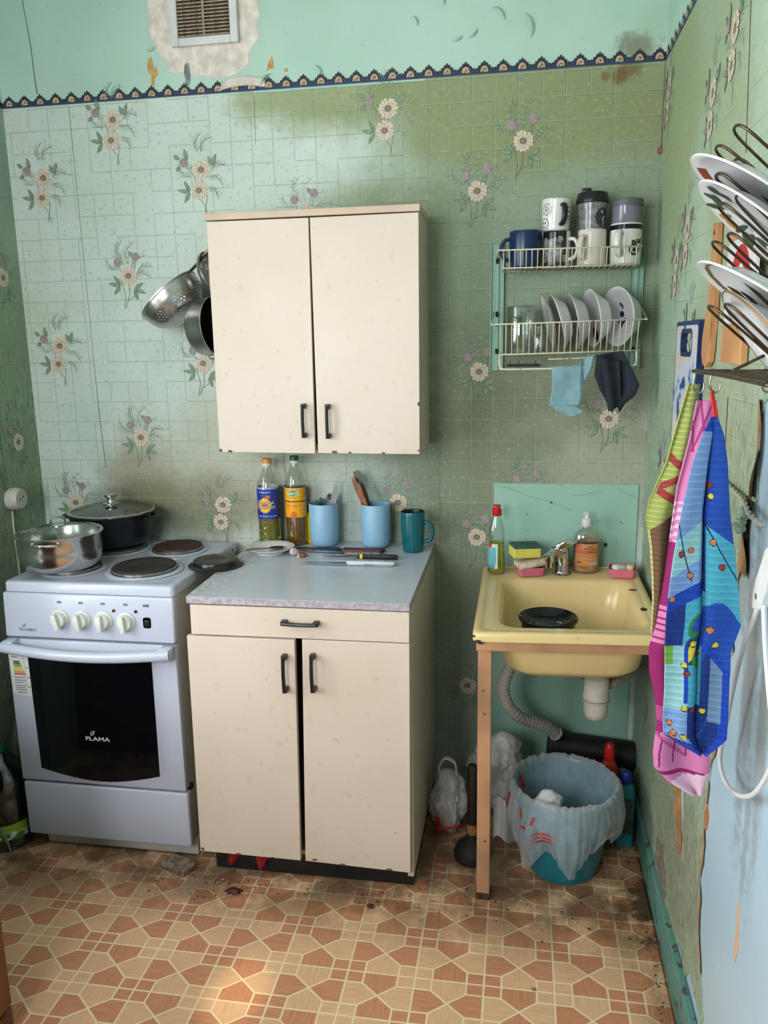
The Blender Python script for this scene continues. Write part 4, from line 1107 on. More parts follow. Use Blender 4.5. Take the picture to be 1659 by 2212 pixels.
M = axis_matrix((0, 0, 0), (.96, -.27, .08))
b = NB(); lathe(b, [(.0, -.070), (.070, -.070), (.081, -.064), (.087, -.045), (.089, -.004), (.091, .0), (.0895, .002), (.087, -.004)], 56, (0, 0, 0), M); obj('body', b, m_alu, p3, smooth=True)
t = NT('dark_pan_inside'); v = t.pos(); n = t.noise(v, 9.0)
t.set(Base_Color=t.mix(n, rgb(34, 32, 30), rgb(52, 50, 48)), Roughness=.5, Metallic=.4)
b = NB(); lathe(b, [(.0872, -.003), (.0855, -.045), (.079, -.060), (.0, -.066)], 48, (0, 0, 0), M); ins = obj('inside', b, t.m, p3, smooth='all')
b = NB()
for i in range(6):
    for k in range(4):
        a = 2.95 + .10 * i + .05 * (k % 2); r = .0845; z = -.018 - .009 * k
        c = M @ Vector((r * cos(a + 1.3), r * sin(a + 1.3), z)); n_ = (M.to_3x3() @ Vector((-cos(a + 1.3), -sin(a + 1.3), 0))).normalized()
        q = axis_matrix(c, n_); fv = [b.verts.new(q @ Vector((.0016 * cos(w), .0016 * sin(w), 0))) for w in [2 * pi * s / 6 for s in range(6)]]; b.faces.new(fv)
obj('punched_holes', b, mat('hole_daylight', (190, 196, 192), .6), ins, kind='stuff')  # pale discs: daylight through the holes, painted on the inside
b = NB(); flat_bar(b, smooth_path([(-.006, -.006, .086), (-.010, -.008, .105), (-.012, -.012, .15), (-.009, -.014, .205), (-.008, -.015, .236)], 4), [.016] * 4 + [.014] * 4 + [.012] * 9, .004, (.25, .95, 0)); obj('handle', b, m_handle, p3)
b = NB(); tube(b, smooth_path([(.0, -.020, -.089), (-.012, -.014, -.096), (-.03, -.006, -.096), (-.036, .0, -.086)], 5), .002, 6); obj('rest_hook', b, m_stain, p3, smooth=True)

# ---- oil bottles
m_pet = clear('clear_pet', (.95, .97, .95), .08)
def oilmat(name, c):
    t = NT(name); n = t.noise(t.pos(), 6.0)
    t.set(Base_Color=t.mix(n, rgb(*c), rgb(*[min(255, x + 14) for x in c])), Roughness=.06, Transmission_Weight=.82, IOR=1.25)
    MATS[name] = t.m; return t.m
def bottle_prof(r, h, neck, sh, groove=()):
    pts = [(0, .001), (r * .80, 0), (r * .97, .006), (r, .014)]
    z = .014
    for g in groove: pts += [(r, g - .006), (r * .965, g), (r, g + .006)]
    pts += [(r, sh), (r * .97, sh + (h - sh) * .18), (r * .82, sh + (h - sh) * .42), (r * .55, sh + (h - sh) * .68), (neck, sh + (h - sh) * .86), (neck, h)]
    return pts
def profile_upto(pts, z1, k):
    out = []
    for (r0, z0), (r2, z2) in zip(pts[:-1], pts[1:]):
        if z0 <= z1: out.append((r0 * k, z0 + .0015))
        if z0 <= z1 < z2: out.append(((r0 + (r2 - r0) * (z1 - z0) / (z2 - z0)) * k, z1)); break
    out.append((0, z1)); return out
def add_text(parent, body, size, r, z, a, m, name='lettering', sx=1.0, off=.0006, bold=0.0, c=(0, 0, 0)):
    b = text_bm(body, size, bold=bold); bmesh.ops.transform(b, matrix=FACE_FRONT @ Matrix.Diagonal((sx, 1, 1, 1)), verts=b.verts[:])
    bmesh.ops.subdivide_edges(b, edges=[e for e in b.edges if e.calc_length() > r * .25], cuts=1)
    for v in b.verts: v.co.y = -off
    wrap(b, r, a); bmesh.ops.translate(b, verts=b.verts[:], vec=(c[0], c[1], c[2] + z)); return obj(name, b, m, parent)
def printed_band(parent, name, r, z0, z1, a0, a1, colfn, m, nu=72, nv=60, c=(0, 0)):
    b = NB()
    grid(b, lambda u, v: (c[0] + r * cos(a0 + (a1 - a0) * u), c[1] + r * sin(a0 + (a1 - a0) * u), z0 + (z1 - z0) * v), nu, nv, colfn=lambda u, v: colfn(u, v))
    return obj(name, b, m, parent, smooth='all', recalc=False)
m_print = attrmat('glossy_label_print', .35)
m_white = mat('white_plastic', (226, 226, 222), .4, var=.03)
VC = -pi / 2 + .28                                     # side of a round thing on the worktop that faces the viewer
o1 = thing('oil_bottle', 'sunflower oil bottle with orange cap and blue label on the worktop', 'bottle', (-1.196, -.052, CT(-.052)))
H1 = .262; pr = bottle_prof(.0365, H1, .0125, .185, (.045, .063))
b = NB(); lathe(b, pr, 44); obj('bottle', b, m_pet, o1, smooth='all')
b = NB(); lathe(b, profile_upto(pr, .088, .965), 44); obj('oil', b, oilmat('pale_oil', (206, 190, 70)), o1, smooth='all')
def lab1(u, v):
    x = (u - .42) * 2.3; y = (v - .46) * 1.35; r = math.hypot(x, y); a = atan2(y, x)
    if v < .04 or v > .97: return rgb(40, 70, 160)
    if r < .30 + .05 * abs(sin(a * 12)):
        if r < .15: return rgb(170, 90, 30)
        return rgb(246, 186, 24) if int(a * 9) % 2 else rgb(252, 205, 40)
    if abs(v - .10) < .02 and .25 < u < .7 and int(u * 90) % 3: return rgb(170, 190, 230)
    if abs(v - .90) < .02 and .3 < u < .55 and int(u * 80) % 3: return rgb(200, 212, 240)
    if .44 < u < .54 and .70 < v < .80: return rgb(226, 110, 40)
    if abs(u - .93) < .05 and .3 < v < .7: return rgb(240, 190, 40)
    return rgb(26, 60, 150) if v > .3 else rgb(20, 52, 140)
printed_band(o1, 'label', .0369, .088, .186, VC - pi / 2 - .5, VC + pi / 2 + .5, lab1, m_print)
b = NB(); lathe(b, [(.0352, .0885), (.0352, .192), (.0358, .192), (.0358, .0885)], 40); obj('label_backing', b, mat('label_back_white', (196, 202, 214), .6), o1, smooth=True)
m_txtw = mat('label_white_letters', (244, 240, 236), .5); m_txtr = mat('label_red_letters', (176, 44, 30), .5); m_txtd = mat('label_dark_letters', (92, 54, 40), .5)
add_text(o1, 'Золотая', .0150, .0372, .142, VC - .28, m_txtr, bold=.0008); add_text(o1, 'Семечка', .0150, .0372, .128, VC - .28, m_txtr, bold=.0008)
add_text(o1, 'Золотая', .0150, .0376, .142, VC - .28, m_txtw); add_text(o1, 'Семечка', .0150, .0376, .128, VC - .28, m_txtw)
b = NB(); lathe(b, [(.0125, H1 - .006), (.0155, H1 - .004), (.0155, H1 + .006), (.014, H1 + .007), (0, H1 + .007)], 24); cp = obj('cap_collar', b, m_white, o1, smooth=True)
b = NB(); lathe(b, [(.0155, H1 + .007), (.0157, H1 + .009), (.0157, H1 + .019), (.014, H1 + .021), (0, H1 + .021)], 24); obj('cap', b, mat('orange_cap', (238, 160, 44), .4), o1, smooth=True)
o2 = thing('oil_bottle', 'cooking oil bottle with green cap and orange label on the worktop', 'bottle', (-1.104, -.050, CT(-.05)))
H2 = .272; pr = bottle_prof(.034, H2, .0120, .195, ())
b = NB(); lathe(b, pr, 44); obj('bottle', b, m_pet, o2, smooth='all')
b = NB(); lathe(b, profile_upto(pr, .190, .965), 44); obj('oil', b, oilmat('amber_oil', (206, 140, 28)), o2, smooth='all')
def lab2(u, v):
    if v > .955: return rgb(70, 36, 28)
    if v > .93: return rgb(226, 190, 150)
    x = (u - .46) * 2.6; y = (v - .78) * 1.5
    if x * x / .10 + y * y / .028 < 1: return rgb(44, 142, 62) if x * x / .08 + y * y / .021 < 1 else rgb(214, 224, 190)
    x2 = (u - .47) * 2.6; y2 = (v - .05) * 1.5; r = math.hypot(x2, y2)
    if r < .22: return rgb(232, 120, 40) if int(r * 45) % 2 else rgb(206, 86, 30)
    if abs(v - .515) < .022: return rgb(86, 44, 28)
    if u > .80: return rgb(206, 214, 220) if v < .66 else rgb(160, 90, 40)
    if abs(v - .38) < .012 and .28 < u < .66 and int(u * 100) % 3: return rgb(206, 90, 30)
    if abs(v - .64) < .012 and .36 < u < .56 and int(u * 100) % 3: return rgb(120, 60, 20)
    return rgb(240, 176, 30) if v > .5 else rgb(244, 166, 26)
printed_band(o2, 'label', .0344, .094, .196, VC - pi / 2 - .55, VC + pi / 2 + .3, lab2, m_print)
add_text(o2, 'МЕНЮ', .0125, .0350, .1725, VC - .18, m_txtw, bold=.0004)
b = NB(); lathe(b, [(.012, H2 - .006), (.0142, H2 - .004), (.0142, H2 + .005), (0, H2 + .005)], 24); obj('cap_collar', b, m_white, o2, smooth=True)
b = NB(); lathe(b, [(.0144, H2 + .005), (.0146, H2 + .007), (.0146, H2 + .018), (.013, H2 + .020), (0, H2 + .020)], 24); obj('cap', b, mat('green_cap', (16, 100, 58), .4), o2, smooth=True)
o3 = thing('bottle', 'yellow bottle mostly hidden behind the left blue cup', 'bottle', (-1.058, -.026, CT(-.026)))
m_yel = mat('yellow_plastic', (238, 196, 20), .35, var=.06)
b = NB(); lathe(b, [(0, 0), (.020, 0), (.022, .004), (.022, .085), (.016, .098), (.009, .104)], 26); obj('body', b, m_yel, o3, smooth=True)
b = NB(); lathe(b, [(.010, .103), (.0105, .118), (.008, .121), (0, .121)], 20); obj('cap', b, m_yel, o3, smooth=True)

# ---- blue cups with cutlery
m_bcup = mat('pale_blue_plastic', (142, 184, 212), .42, var=.02)
def cup(x, y, label):
    c = thing('utensil_cup', label, 'cup', (x, y, CT(y)), group='pale blue utensil cups')
    b = NB(); lathe(b, [(0, .0005), (.030, 0), (.039, .004), (.0445, .014), (.0465, .030), (.0475, .140), (.0465, .1415), (.0450, .140), (.0440, .030), (.040, .012), (0, .006)], 48); obj('body', b, m_bcup, c, smooth=True); return c
cup(-1.008, -.064, 'pale blue utensil cup holding forks and a knife on the worktop'); cup(-.838, -.062, 'pale blue utensil cup holding wooden-handled spatulas on the worktop')
m_cut = mat('cutlery_steel', (150, 152, 152), .25, 1.0, var=.08); m_cutd = mat('dark_cutlery_steel', (92, 96, 94), .3, 1.0, var=.1)
def stick(name, label, cat, base, top, builder, grp):
    base, top = Vector(base), Vector(top); d = top - base; L = d.length
    M = axis_matrix(base, d, (0, 1, 0)); o = thing(name, label, cat, base, group=grp)
    builder(o, L, Matrix.Translation(-base) @ M); return o
def fork(o, L, M):
    b = NB(); flat_bar(b, [(0, 0, 0), (0, 0, L * .5), (0, .002, L * .72)], [.010, .006, .008], .002, (1, 0, 0)); box(b, -.011, .011, .001, .003, L * .72, L * .80)
    for k in range(4): box(b, -.011 + .0063 * k, -.0078 + .0063 * k, .001, .003, L * .80, L)
    bmesh.ops.transform(b, matrix=M, verts=b.verts[:]); obj('metal', b, m_cut, o)
def spoon(o, L, M):
    b = NB(); flat_bar(b, [(0, 0, 0), (0, 0, L * .5), (0, .002, L * .78)], [.010, .006, .006], .002, (1, 0, 0))
    n0 = len(b.verts); lathe(b, [(.0001, -.006), (.008, -.004), (.012, 0), (.0115, .001), (.0001, -.004)], 20, (0, 0, 0), Tr(0, 0, L * .88) @ Matrix.Diagonal((1.05, 1, 1.6, 1)) @ Rx(pi / 2)); bmesh.ops.transform(b, matrix=M, verts=b.verts[:]); obj('metal', b, m_cut, o, smooth=True)
def tknife(o, L, M):
    b = NB(); prism(b, [(-.006, 0), (.006, 0), (.007, L * .5), (.011, L * .62), (.011, L * .86), (.004, L * .98), (-.002, L), (-.007, L * .9), (-.008, L * .5)], -.0010, .0010, M=M); obj('metal', b, m_cutd, o)
z0 = CT(-.06) + .010
stick('fork', 'left of the two forks standing in the left blue cup', 'fork', (-.995, -.060, z0), (-1.022, -.078, z0 + .150), fork, 'cutlery in the blue cup')
stick('fork', 'right of the two forks standing in the left blue cup', 'fork', (-1.018, -.056, z0), (-1.003, -.090, z0 + .151), fork, 'cutlery in the blue cup')
stick('spoon', 'steel spoon bowl-up in the left blue cup', 'spoon', (-1.000, -.070, z0), (-.992, -.036, z0 + .157), spoon, 'cutlery in the blue cup')
stick('table_knife', 'table knife with its blade sticking out of the left blue cup', 'knife', (-1.006, -.072, z0), (-.963, -.052, z0 + .205), tknife, 'cutlery in the blue cup')
m_wood = mat('reddish_wood', (150, 88, 52), .5, var=.2, vscale=30); m_olive = mat('olive_plastic', (92, 96, 76), .5)
def whandle(o, L, M):
    b = NB(); loft(b, [[(x * k, y * k * .6, z) for x, y in rrect(-.007, .007, -.006, .006, .003)] for z, k in ((0, .6), (L * .5, .8), (L * .6, 1.0), (L * .85, 1.15), (L * .97, 1.05), (L, .6))], M=M); obj('wooden_handle', b, m_wood, o, smooth=True)
def spat(o, L, M):
    b = NB(); prism(b, [(-.006, 0), (.006, 0), (.006, L * .55), (.011, L * .74), (.014, L * .92), (.008, L), (-.008, L), (-.014, L * .92), (-.011, L * .74), (-.006, L * .55)], -.0018, .0018, M=M); obj('blade', b, m_olive, o)
stick('spatula', 'olive spatula leaning at the back of the right blue cup', 'spatula', (-.816, -.046, z0), (-.905, -.036, z0 + .232), spat, 'utensils in the blue cup')
stick('kitchen_utensil', 'longer reddish wooden handle leaning left in the right blue cup', 'utensil', (-.830, -.058, z0), (-.910, -.052, z0 + .212), whandle, 'utensils in the blue cup')
stick('kitchen_utensil', 'shorter thick wooden handle nearest the rim of the right blue cup', 'utensil', (-.823, -.066, z0), (-.893, -.074, z0 + .200), whandle, 'utensils in the blue cup')

# ---- mug, saucer, garlic, knives
def mug(name, label, loc, r, h, m, ha, group=None, taper=1.0, belly=0.0, hr=.026, hw=.0055, inner=None, hmat=None, hz=.5, rot=None, handle=True, flat=1.5, colfn=None, reach=.024):
    o = thing(name, label, 'mug', loc, 0, group, rot)
    pr = [(r * taper * .90, 0), (r * taper * .97, .003)] + [(r * (taper + (1 - taper) * k) + belly * sin(pi * k), .004 + (h - .006) * k) for k in [i / 10 for i in range(11)]] + [(r * .985, h)]
    if colfn:
        b = NB()
        def fn(u, v):
            k = v * (len(pr) - 1); i = min(int(k), len(pr) - 2); f = k - i
            rr_ = pr[i][0] + (pr[i + 1][0] - pr[i][0]) * f; zz = pr[i][1] + (pr[i + 1][1] - pr[i][1]) * f
            return (rr_ * cos(2 * pi * u), rr_ * sin(2 * pi * u), zz)
        grid(b, fn, 120, 64, colfn=lambda u, v: colfn(2 * pi * u, (v * (len(pr) - 1) - 2) / 10))
        lathe(b, [(0, .002), (r * taper * .90, 0)], 40, mi=1)
        obj('body', b, [m, inner or m_white], o, smooth='all', recalc=False)
    else:
        b = NB(); lathe(b, [(0, .002)] + pr, 44); obj('body', b, m, o, smooth=True)
    b = NB(); lathe(b, [(r * .985, h), (r * .95, h - .001), (r * .93, h - .006), (r * taper * .90, .008), (0, .006)], 40); obj('inside', b, inner or m, o, smooth='all')
    if handle:
        zc = h * hz; pts = smooth_path([(r * .93, 0, zc + hr), (r + reach * .55, 0, zc + hr * .98), (r + reach, 0, zc + hr * .45), (r + reach, 0, zc - hr * .35), (r + reach * .6, 0, zc - hr * .9), (r * .93, 0, zc - hr * 1.05)], 6)
        b = NB(); tube(b, pts, hw, 10, flat=1.0, M=Rz(ha) @ Matrix.Diagonal((1, flat, 1, 1))); obj('handle', b, hmat or inner or m, o, smooth='all')
    return o
m_teal = mat('teal_ceramic', (10, 92, 102), .25, var=.03)
mug('mug', 'teal ceramic mug with handle at the right end of the worktop', (-.712, -.105, CT(-.105)), .0375, .128, m_teal, -.15, taper=.86, belly=.0022, hr=.030, reach=.026, inner=mat('dark_mug_inside', (18, 24, 28), .3), hmat=m_teal)
m_porc = mat('white_porcelain', (226, 226, 226), .18, var=.02)
s_ = thing('saucer', 'white porcelain saucer in front of the oil bottles', 'saucer', (-1.158, -.172, CT(-.172)))
b = NB(); lathe(b, [(0, .003), (.038, .003), (.040, 0), (.043, 0), (.045, .005), (.060, .012), (.0755, .0205), (.0765, .022), (.074, .0225), (.058, .0150), (.042, .008), (.036, .007), (0, .0068)], 56); obj('dish', b, m_porc, s_, smooth=True)
sp = thing('spoon', 'tarnished teaspoon lying on the white saucer', 'spoon', (-1.150, -.170, CT(-.172) + .0115))
m_tarn = mat('tarnished_silver', (112, 98, 92), .35, 1.0, var=.2, vscale=60)
b = NB(); lathe(b, [(.0001, -.004), (.010, -.002), (.0165, .003), (.0160, .004), (.0001, -.002)], 22, (0, 0, 0), Tr(.012, .002, .003) @ Rz(.3) @ Matrix.Diagonal((1.4, .95, 1, 1)))
obj('bowl', b, m_tarn, sp, smooth=True)
b = NB(); flat_bar(b, smooth_path([(-.006, -.006, .005), (-.020, -.022, .008), (-.040, -.048, .0135), (-.052, -.064, .0150)], 4), .005, .002, (.7, -.7, 0)); tube(b, smooth_path([(-.052, -.064, .0150), (-.060, -.068, .0150), (-.063, -.076, .0150), (-.055, -.076, .0150), (-.05, -.068, .0150)], 4, True), .0013, 6, closed=True); obj('handle', b, m_tarn, sp, smooth=True)
def lump(name, label, cat, loc, rad, m, seed, amp=.2, sub=3, pinch=0.0, group=None):
    b = NB(); bmesh.ops.create_icosphere(b, subdivisions=sub, radius=1)
    for v in b.verts:
        k = 1 + amp * noise.noise(v.co * 1.6 + Vector((seed, 0, 0)))
        z = v.co.z
        if pinch and z > .4: k *= 1 - pinch * (z - .4)
        v.co = Vector((v.co.x * rad[0] * k, v.co.y * rad[1] * k, v.co.z * rad[2] * (1 + .6 * pinch * max(0, z - .4))))
    zm = min(v.co.z for v in b.verts); bmesh.ops.translate(b, verts=b.verts[:], vec=(loc[0], loc[1], loc[2] - zm))
    return obj(name, b, m, None, smooth='all', label=label, cat=cat, group=group)
m_garlic = mat('garlic_skin', (212, 192, 198), .5, var=.14, vscale=120)
lump('garlic', 'pale pink-white garlic bulb beside the saucer', 'garlic', (-1.076, -.195, CT(-.195)), (.014, .014, .0125), m_garlic, 1, .18)
g2 = thing('garlic_clove', 'reddish garlic clove with a papery tip on the worktop', 'garlic', (-1.040, -.212, CT(-.212)))
b = NB(); bmesh.ops.create_icosphere(b, subdivisions=3, radius=1)
for v in b.verts: v.co = Vector((v.co.x * .013, v.co.y * .008 * (1 - .25 * v.co.x), .0075 + v.co.z * .0075))
obj('clove', b, mat('garlic_clove_skin', (132, 66, 66), .4, var=.15, vscale=100), g2, smooth='all')
b = NB(); lathe(b, [(.0065, 0), (.0055, .004), (.0022, .010), (.0010, .017), (0, .018)], 12, (0, 0, 0), Tr(-.015, 0, .0) @ Ry(-.1)); obj('papery_tip', b, mat('garlic_paper', (212, 176, 130), .6), g2, smooth=True)
m_blade = mat('knife_steel', (150, 154, 158), .22, 1.0, var=.06)
m_bladed = mat('dark_knife_steel', (70, 72, 76), .28, 1.0, var=.1)
def knife(label, y, x0, xh, x1, hm, bm_, w=.016, bw=.018, hh=.012, yaw=0.0, style='plain'):
    z = CT(y); o = thing('kitchen_knife', label, 'knife', (x1, y, z), yaw, 'knives laid out on the worktop')
    LB, LH = xh - x1, x0 - x1
    b = NB(); prism(b, [(LB + .004, -bw * .5), (LB + .004, bw * .45), (LH * .75 + LB * .25, bw * .45), (LH + .012, bw * .1), (LH, -bw * .25), (LH + .02, -bw * .42)], .004, .0055, 'xy'); obj('blade', b, bm_, o)
    b = NB(); loft(b, [[(x, yy * k, .0005 + hh / 2 + zz * k) for yy, zz in rrect(-w / 2, w / 2, -hh / 2, hh / 2, .004)] for x, k in ((LB, .82), (LB * .92, .95), (LB * .6, .86), (LB * .3, 1.0), (LB * .06, .95), (0, .7))]); hd = obj('handle', b, hm, o, smooth=True)
    if style == 'band':
        b = NB(); loft(b, [[(x, yy * 1.03, .0005 + hh / 2 + zz * 1.03) for yy, zz in rrect(-w / 2, w / 2, -hh / 2, hh / 2, .004)] for x in (LB * .93, LB * .86)]); obj('band', b, mat('yellow_band', (226, 210, 40), .4), o, smooth=True)
    if style == 'rivet':
        for x in (LB * .82, LB * .5, LB * .2):
            b = NB(); lathe(b, [(0, .0008), (.0022, .0006), (.0025, 0)], 12, (x, 0, hh + .0002)); obj('rivet', b, mat('dark_rivet', (40, 42, 46), .4), o, smooth=True)
        b = NB(); box(b, LB * .62, .0, -w * .52, w * .52, hh * .34, hh * .42); obj('tang', b, m_bladed, o)
    return o
knife('dark purple handled knife, furthest back of the knives on the worktop', -.128, -1.040, -.930, -.797, mat('dark_purple_handle', (44, 28, 52), .35), m_bladed, hh=.011)
knife('knife with a dark red wooden handle on the worktop', -.150, -1.080, -.930, -.806, mat('dark_red_handle', (112, 44, 44), .5, var=.15, vscale=40), m_blade, hh=.013, w=.018)
t = NT('speckled_handle'); n = t.noise(t.pos(), 420.0, 1.0); t.set(Base_Color=t.mix(t.ss(n, .56, .60), rgb(86, 84, 86), rgb(214, 214, 216)), Roughness=.4)
knife('knife with a speckled grey handle on the worktop', -.180, -.998, -.915, -.804, t.m, m_blade)
knife('knife with black handle and yellow band on the worktop', -.212, -.985, -.870, -.745, m_black, m_blade, style='band', hh=.015)
knife('knife with riveted white and steel handle, nearest of the knives', -.280, -1.024, -.888, -.744, mat('white_steel_handle', (206, 210, 216), .25, var=.05), m_blade, style='rivet', hh=.014, w=.019)
knife('dark-bladed knife lying just in front of the left blue cup', -.118 - .0, -1.13, -1.02, -.945, m_black, mat('black_blade', (24, 24, 28), .3), hh=.008, w=.012, bw=.014, yaw=0.0)
# ================================================================== sink corner
SKX0, SKX1, SKY0, SKY1 = -.496, -.020, -.606, -.008
def sz(x, y): return .0100 * (y - SKY0) / .6 + .010 * (x - SKX0) / .48
# painted splash board
b = NB(); box(b, -.465, -.022, -.0055, -.0025, .10, 1.060, .0008)
pnl = thing('splash_board', 'green painted splash board behind the yellow sink', 'board', (-.244, -.004, .10)); obj('board', b, m_panel, pnl, w=True)
for pts in ([(-.45, 1.050), (-.42, 1.045), (-.36, 1.02), (-.30, 1.005), (-.22, .975)], [(-.225, 1.022), (-.19, 1.024), (-.16, 1.032), (-.13, 1.037)], [(-.085, 1.045), (-.06, 1.030), (-.03, 1.022)]):
    b = NB(); A = [b.verts.new((x, -.0058, z)) for x, z in pts]; B = [b.verts.new((x, -.0058, z + .0012)) for x, z in pts]
    for i in range(len(pts) - 1): b.faces.new((A[i], A[i + 1], B[i + 1], B[i]))
    obj('crack', b, mat('panel_crack', (96, 132, 116), .8), pnl, w=True)
for x, z, r in ((-.115, .866, .006), (-.285, 1.0, .003), (-.14, .845, .004), (-.148, .840, .003), (-.36, .96, .002), (-.07, .94, .002)):
    b = NB(); prism(b, [(x + r * cos(a) * (1 + .3 * sin(3 * a)), z + r * 1.2 * sin(a)) for a in [2 * pi * k / 9 for k in range(9)]], -.0062, -.005); obj('dark_mark', b, m_crack, pnl, w=True)
# enamel sink
t = NT('yellow_enamel'); v = t.pos(); n = t.noise(v, 3.0, 3.0); sp_ = t.noise(v, 85.0, 3.0, .6); sm = t.noise(v, 7.0, 2.0)
col = t.mix(n, rgb(224, 196, 136), rgb(234, 208, 150)); col = t.mix(t.math('MULTIPLY', t.math('MULTIPLY', t.ss(sp_, .68, .72), t.ss(sm, .50, .60)), .75), col, rgb(120, 84, 40))
t.set(Base_Color=col, Roughness=.20); m_ye = t.m
sk = thing('sink', 'yellow enamelled sink on a wooden frame in the right corner', 'sink', (-.258, -.307, .77))
def loopz(x0, x1, y0, y1, r, z, n=6): return [(x, y, z + sz(x, y)) for x, y in rrect(x0, x1, y0, y1, r, n)]
b = NB()
L = [loopz(SKX0 + .004, SKX1 - .004, SKY0 + .004, SKY1, .016, .752), loopz(SKX0, SKX1, SKY0, SKY1, .018, .756), loopz(SKX0, SKX1, SKY0, SKY1, .018, .774), loopz(SKX0 + .003, SKX1 - .003, SKY0 + .003, SKY1 - .002, .018, .7785), loopz(SKX0 + .008, SKX1 - .008, SKY0 + .008, SKY1 - .005, .018, .7800),
     loopz(SKX0 + .018, SKX1 - .018, SKY0 + .018, SKY1 - .008, .020, .7800), loopz(SKX0 + .023, SKX1 - .022, SKY0 + .024, SKY1 - .010, .020, .7765), loopz(SKX0 + .030, SKX1 - .028, SKY0 + .034, SKY1 - .018, .03, .7765),
     loopz(-.436, -.052, -.556, -.135, .055, .7765), loopz(-.430, -.058, -.549, -.142, .055, .7735), loopz(-.424, -.063, -.543, -.150, .058, .762), loopz(-.416, -.068, -.536, -.160, .062, .72), loopz(-.405, -.078, -.525, -.180, .066, .665), loopz(-.39, -.095, -.508, -.215, .07, .640), loopz(-.35, -.13, -.46, -.27, .06, .632)]
loft(b, L, cap0=False)
L2 = [loopz(SKX0 + .004, SKX1 - .004, SKY0 + .004, SKY1, .016, .752), loopz(-.447, -.043, -.566, -.125, .06, .754), loopz(-.432, -.056, -.552, -.145, .066, .71), loopz(-.418, -.066, -.538, -.17, .07, .650), loopz(-.40, -.085, -.52, -.205, .075, .630), loopz(-.35, -.13, -.46, -.27, .06, .621)]
loft(b, L2, cap0=False)
bmesh.ops.remove_doubles(b, verts=b.verts[:], dist=1e-5)
obj('basin', b, m_ye, sk, smooth=True, w=True)
m_encl = mat('chipped_enamel', (58, 46, 40), .6)
for x, y, r, k, dz in ((-.058, -.235, .012, .6, 0), (-.050, -.40, .009, 1.6, 0)):
    b = NB(); P = [(x + r * (1 + .35 * noise.noise(Vector((cos(a), sin(a), x * 30)))) * cos(a), y + r * k * (1 + .35 * noise.noise(Vector((cos(a), sin(a), 9)))) * sin(a)) for a in [2 * pi * i / 11 for i in range(11)]]
    b.faces.new([b.verts.new((px, py, .7770 + sz(px, py))) for px, py in P]); obj('enamel_chip', b, m_encl, sk, w=True)
for x, z, r in ((-.482, .757, .006), (-.474, .753, .005), (-.494, .770, .003)):
    b = NB(); prism(b, [(x + r * 1.4 * cos(a) * (1 + .3 * sin(2 * a)), z + r * .7 * sin(a)) for a in [2 * pi * i / 9 for i in range(9)]], SKY0 - .0008, SKY0 + .004); obj('enamel_chip', b, m_encl, sk, w=True)
b = NB(); prism(b, [(-.45 + .007 * cos(a), .720 + .010 * sin(a)) for a in [2 * pi * i / 9 for i in range(9)]], -.5, -.49, 'yz', Tr(.0, 0, 0)); b.free()
m_pine = mat('pine_wood', (188, 140, 102), .6, var=.14, vscale=6, bump=.15, bscale=80)
b = NB(); box(b, -.4865, -.022, -.600, -.570, .7285, .7510, .002)
for v in b.verts: v.co.z += sz(v.co.x, -.58) * .95
obj('front_rail', b, m_pine, sk, w=True)
b = NB(); box(b, -.4865, -.462, -.570, -.010, .7285, .7510, .002)
for v in b.verts: v.co.z += sz(-.48, v.co.y) * .9
obj('side_rail', b, m_pine, sk, w=True)
b = NB(); box(b, -.4825, -.4475, -.586, -.551, .0012, .7285, .002); lg = obj('leg', b, m_pine, sk, w=True)
for z in (.55, .615, .18): 
    b = NB(); lathe(b, [(0, .0006), (.003, .0004), (.0032, 0)], 10, (0, 0, 0), Tr(-.465 + .006 * sin(z * 40), -.586, z) @ Rx(pi / 2)); obj('knot', b, mat('wood_knot', (104, 62, 38), .6), lg, w=True)
b = NB(); box(b, -.4840, -.4460, -.5875, -.5495, .001, .022, .002); obj('foot_grime', b, mat('grimy_wood', (70, 48, 34), .7, var=.3, vscale=70), lg, w=True)
m_pvc = mat('white_pvc', (206, 200, 188), .4, var=.06, vscale=20)
b = NB(); lathe(b, [(.030, .640), (.030, .612), (.026, .604), (.022, .596), (.022, .575), (.034, .566), (.0355, .535), (.0360, .510), (.0385, .508), (.0390, .500), (.0375, .496), (.0350, .494), (.0335, .462), (.030, .447), (.020, .440), (0, .438)], 36, (-.160, -.345, 0)); tr = obj('trap', b, m_pvc, sk, smooth=True, w=True)
b = NB(); lathe(b, [(.0362, .5045), (.0393, .5045), (.0393, .5015), (.0362, .5015)], 36, (-.160, -.345, 0)); obj('trap_ring', b, mat('brown_ring', (150, 128, 96), .5), tr, smooth=True, w=True)
b = NB(); path = smooth_path([(-.190, -.330, .560), (-.215, -.300, .585), (-.27, -.235, .600), (-.335, -.200, .585), (-.395, -.190, .530), (-.422, -.185, .460), (-.412, -.180, .395), (-.372, -.170, .345), (-.325, -.155, .322), (-.285, -.135, .300), (-.255, -.118, .268)], 22)
tube(b, path, lambda s: .0175 + .0026 * (1 if int(s * 95) % 2 else -1), 12); obj('corrugated_hose', b, mat('grey_hose', (176, 170, 158), .5, var=.05), sk, smooth=False, w=True)
b = NB(); tube(b, [path[-5], path[-1]], .0235, 16); obj('hose_collar', b, m_pvc, sk, smooth=True, w=True)
b = NB(); tube(b, [(-.128, -.330, .535), (-.06, -.25, .538), (-.004, -.19, .540)], .0115, 12); tube(b, [(-.118, -.318, .5355), (-.100, -.297, .536)], .0155, 12); obj('overflow_pipe', b, mat('cream_pipe', (186, 172, 146), .5), sk, smooth=True, w=True)
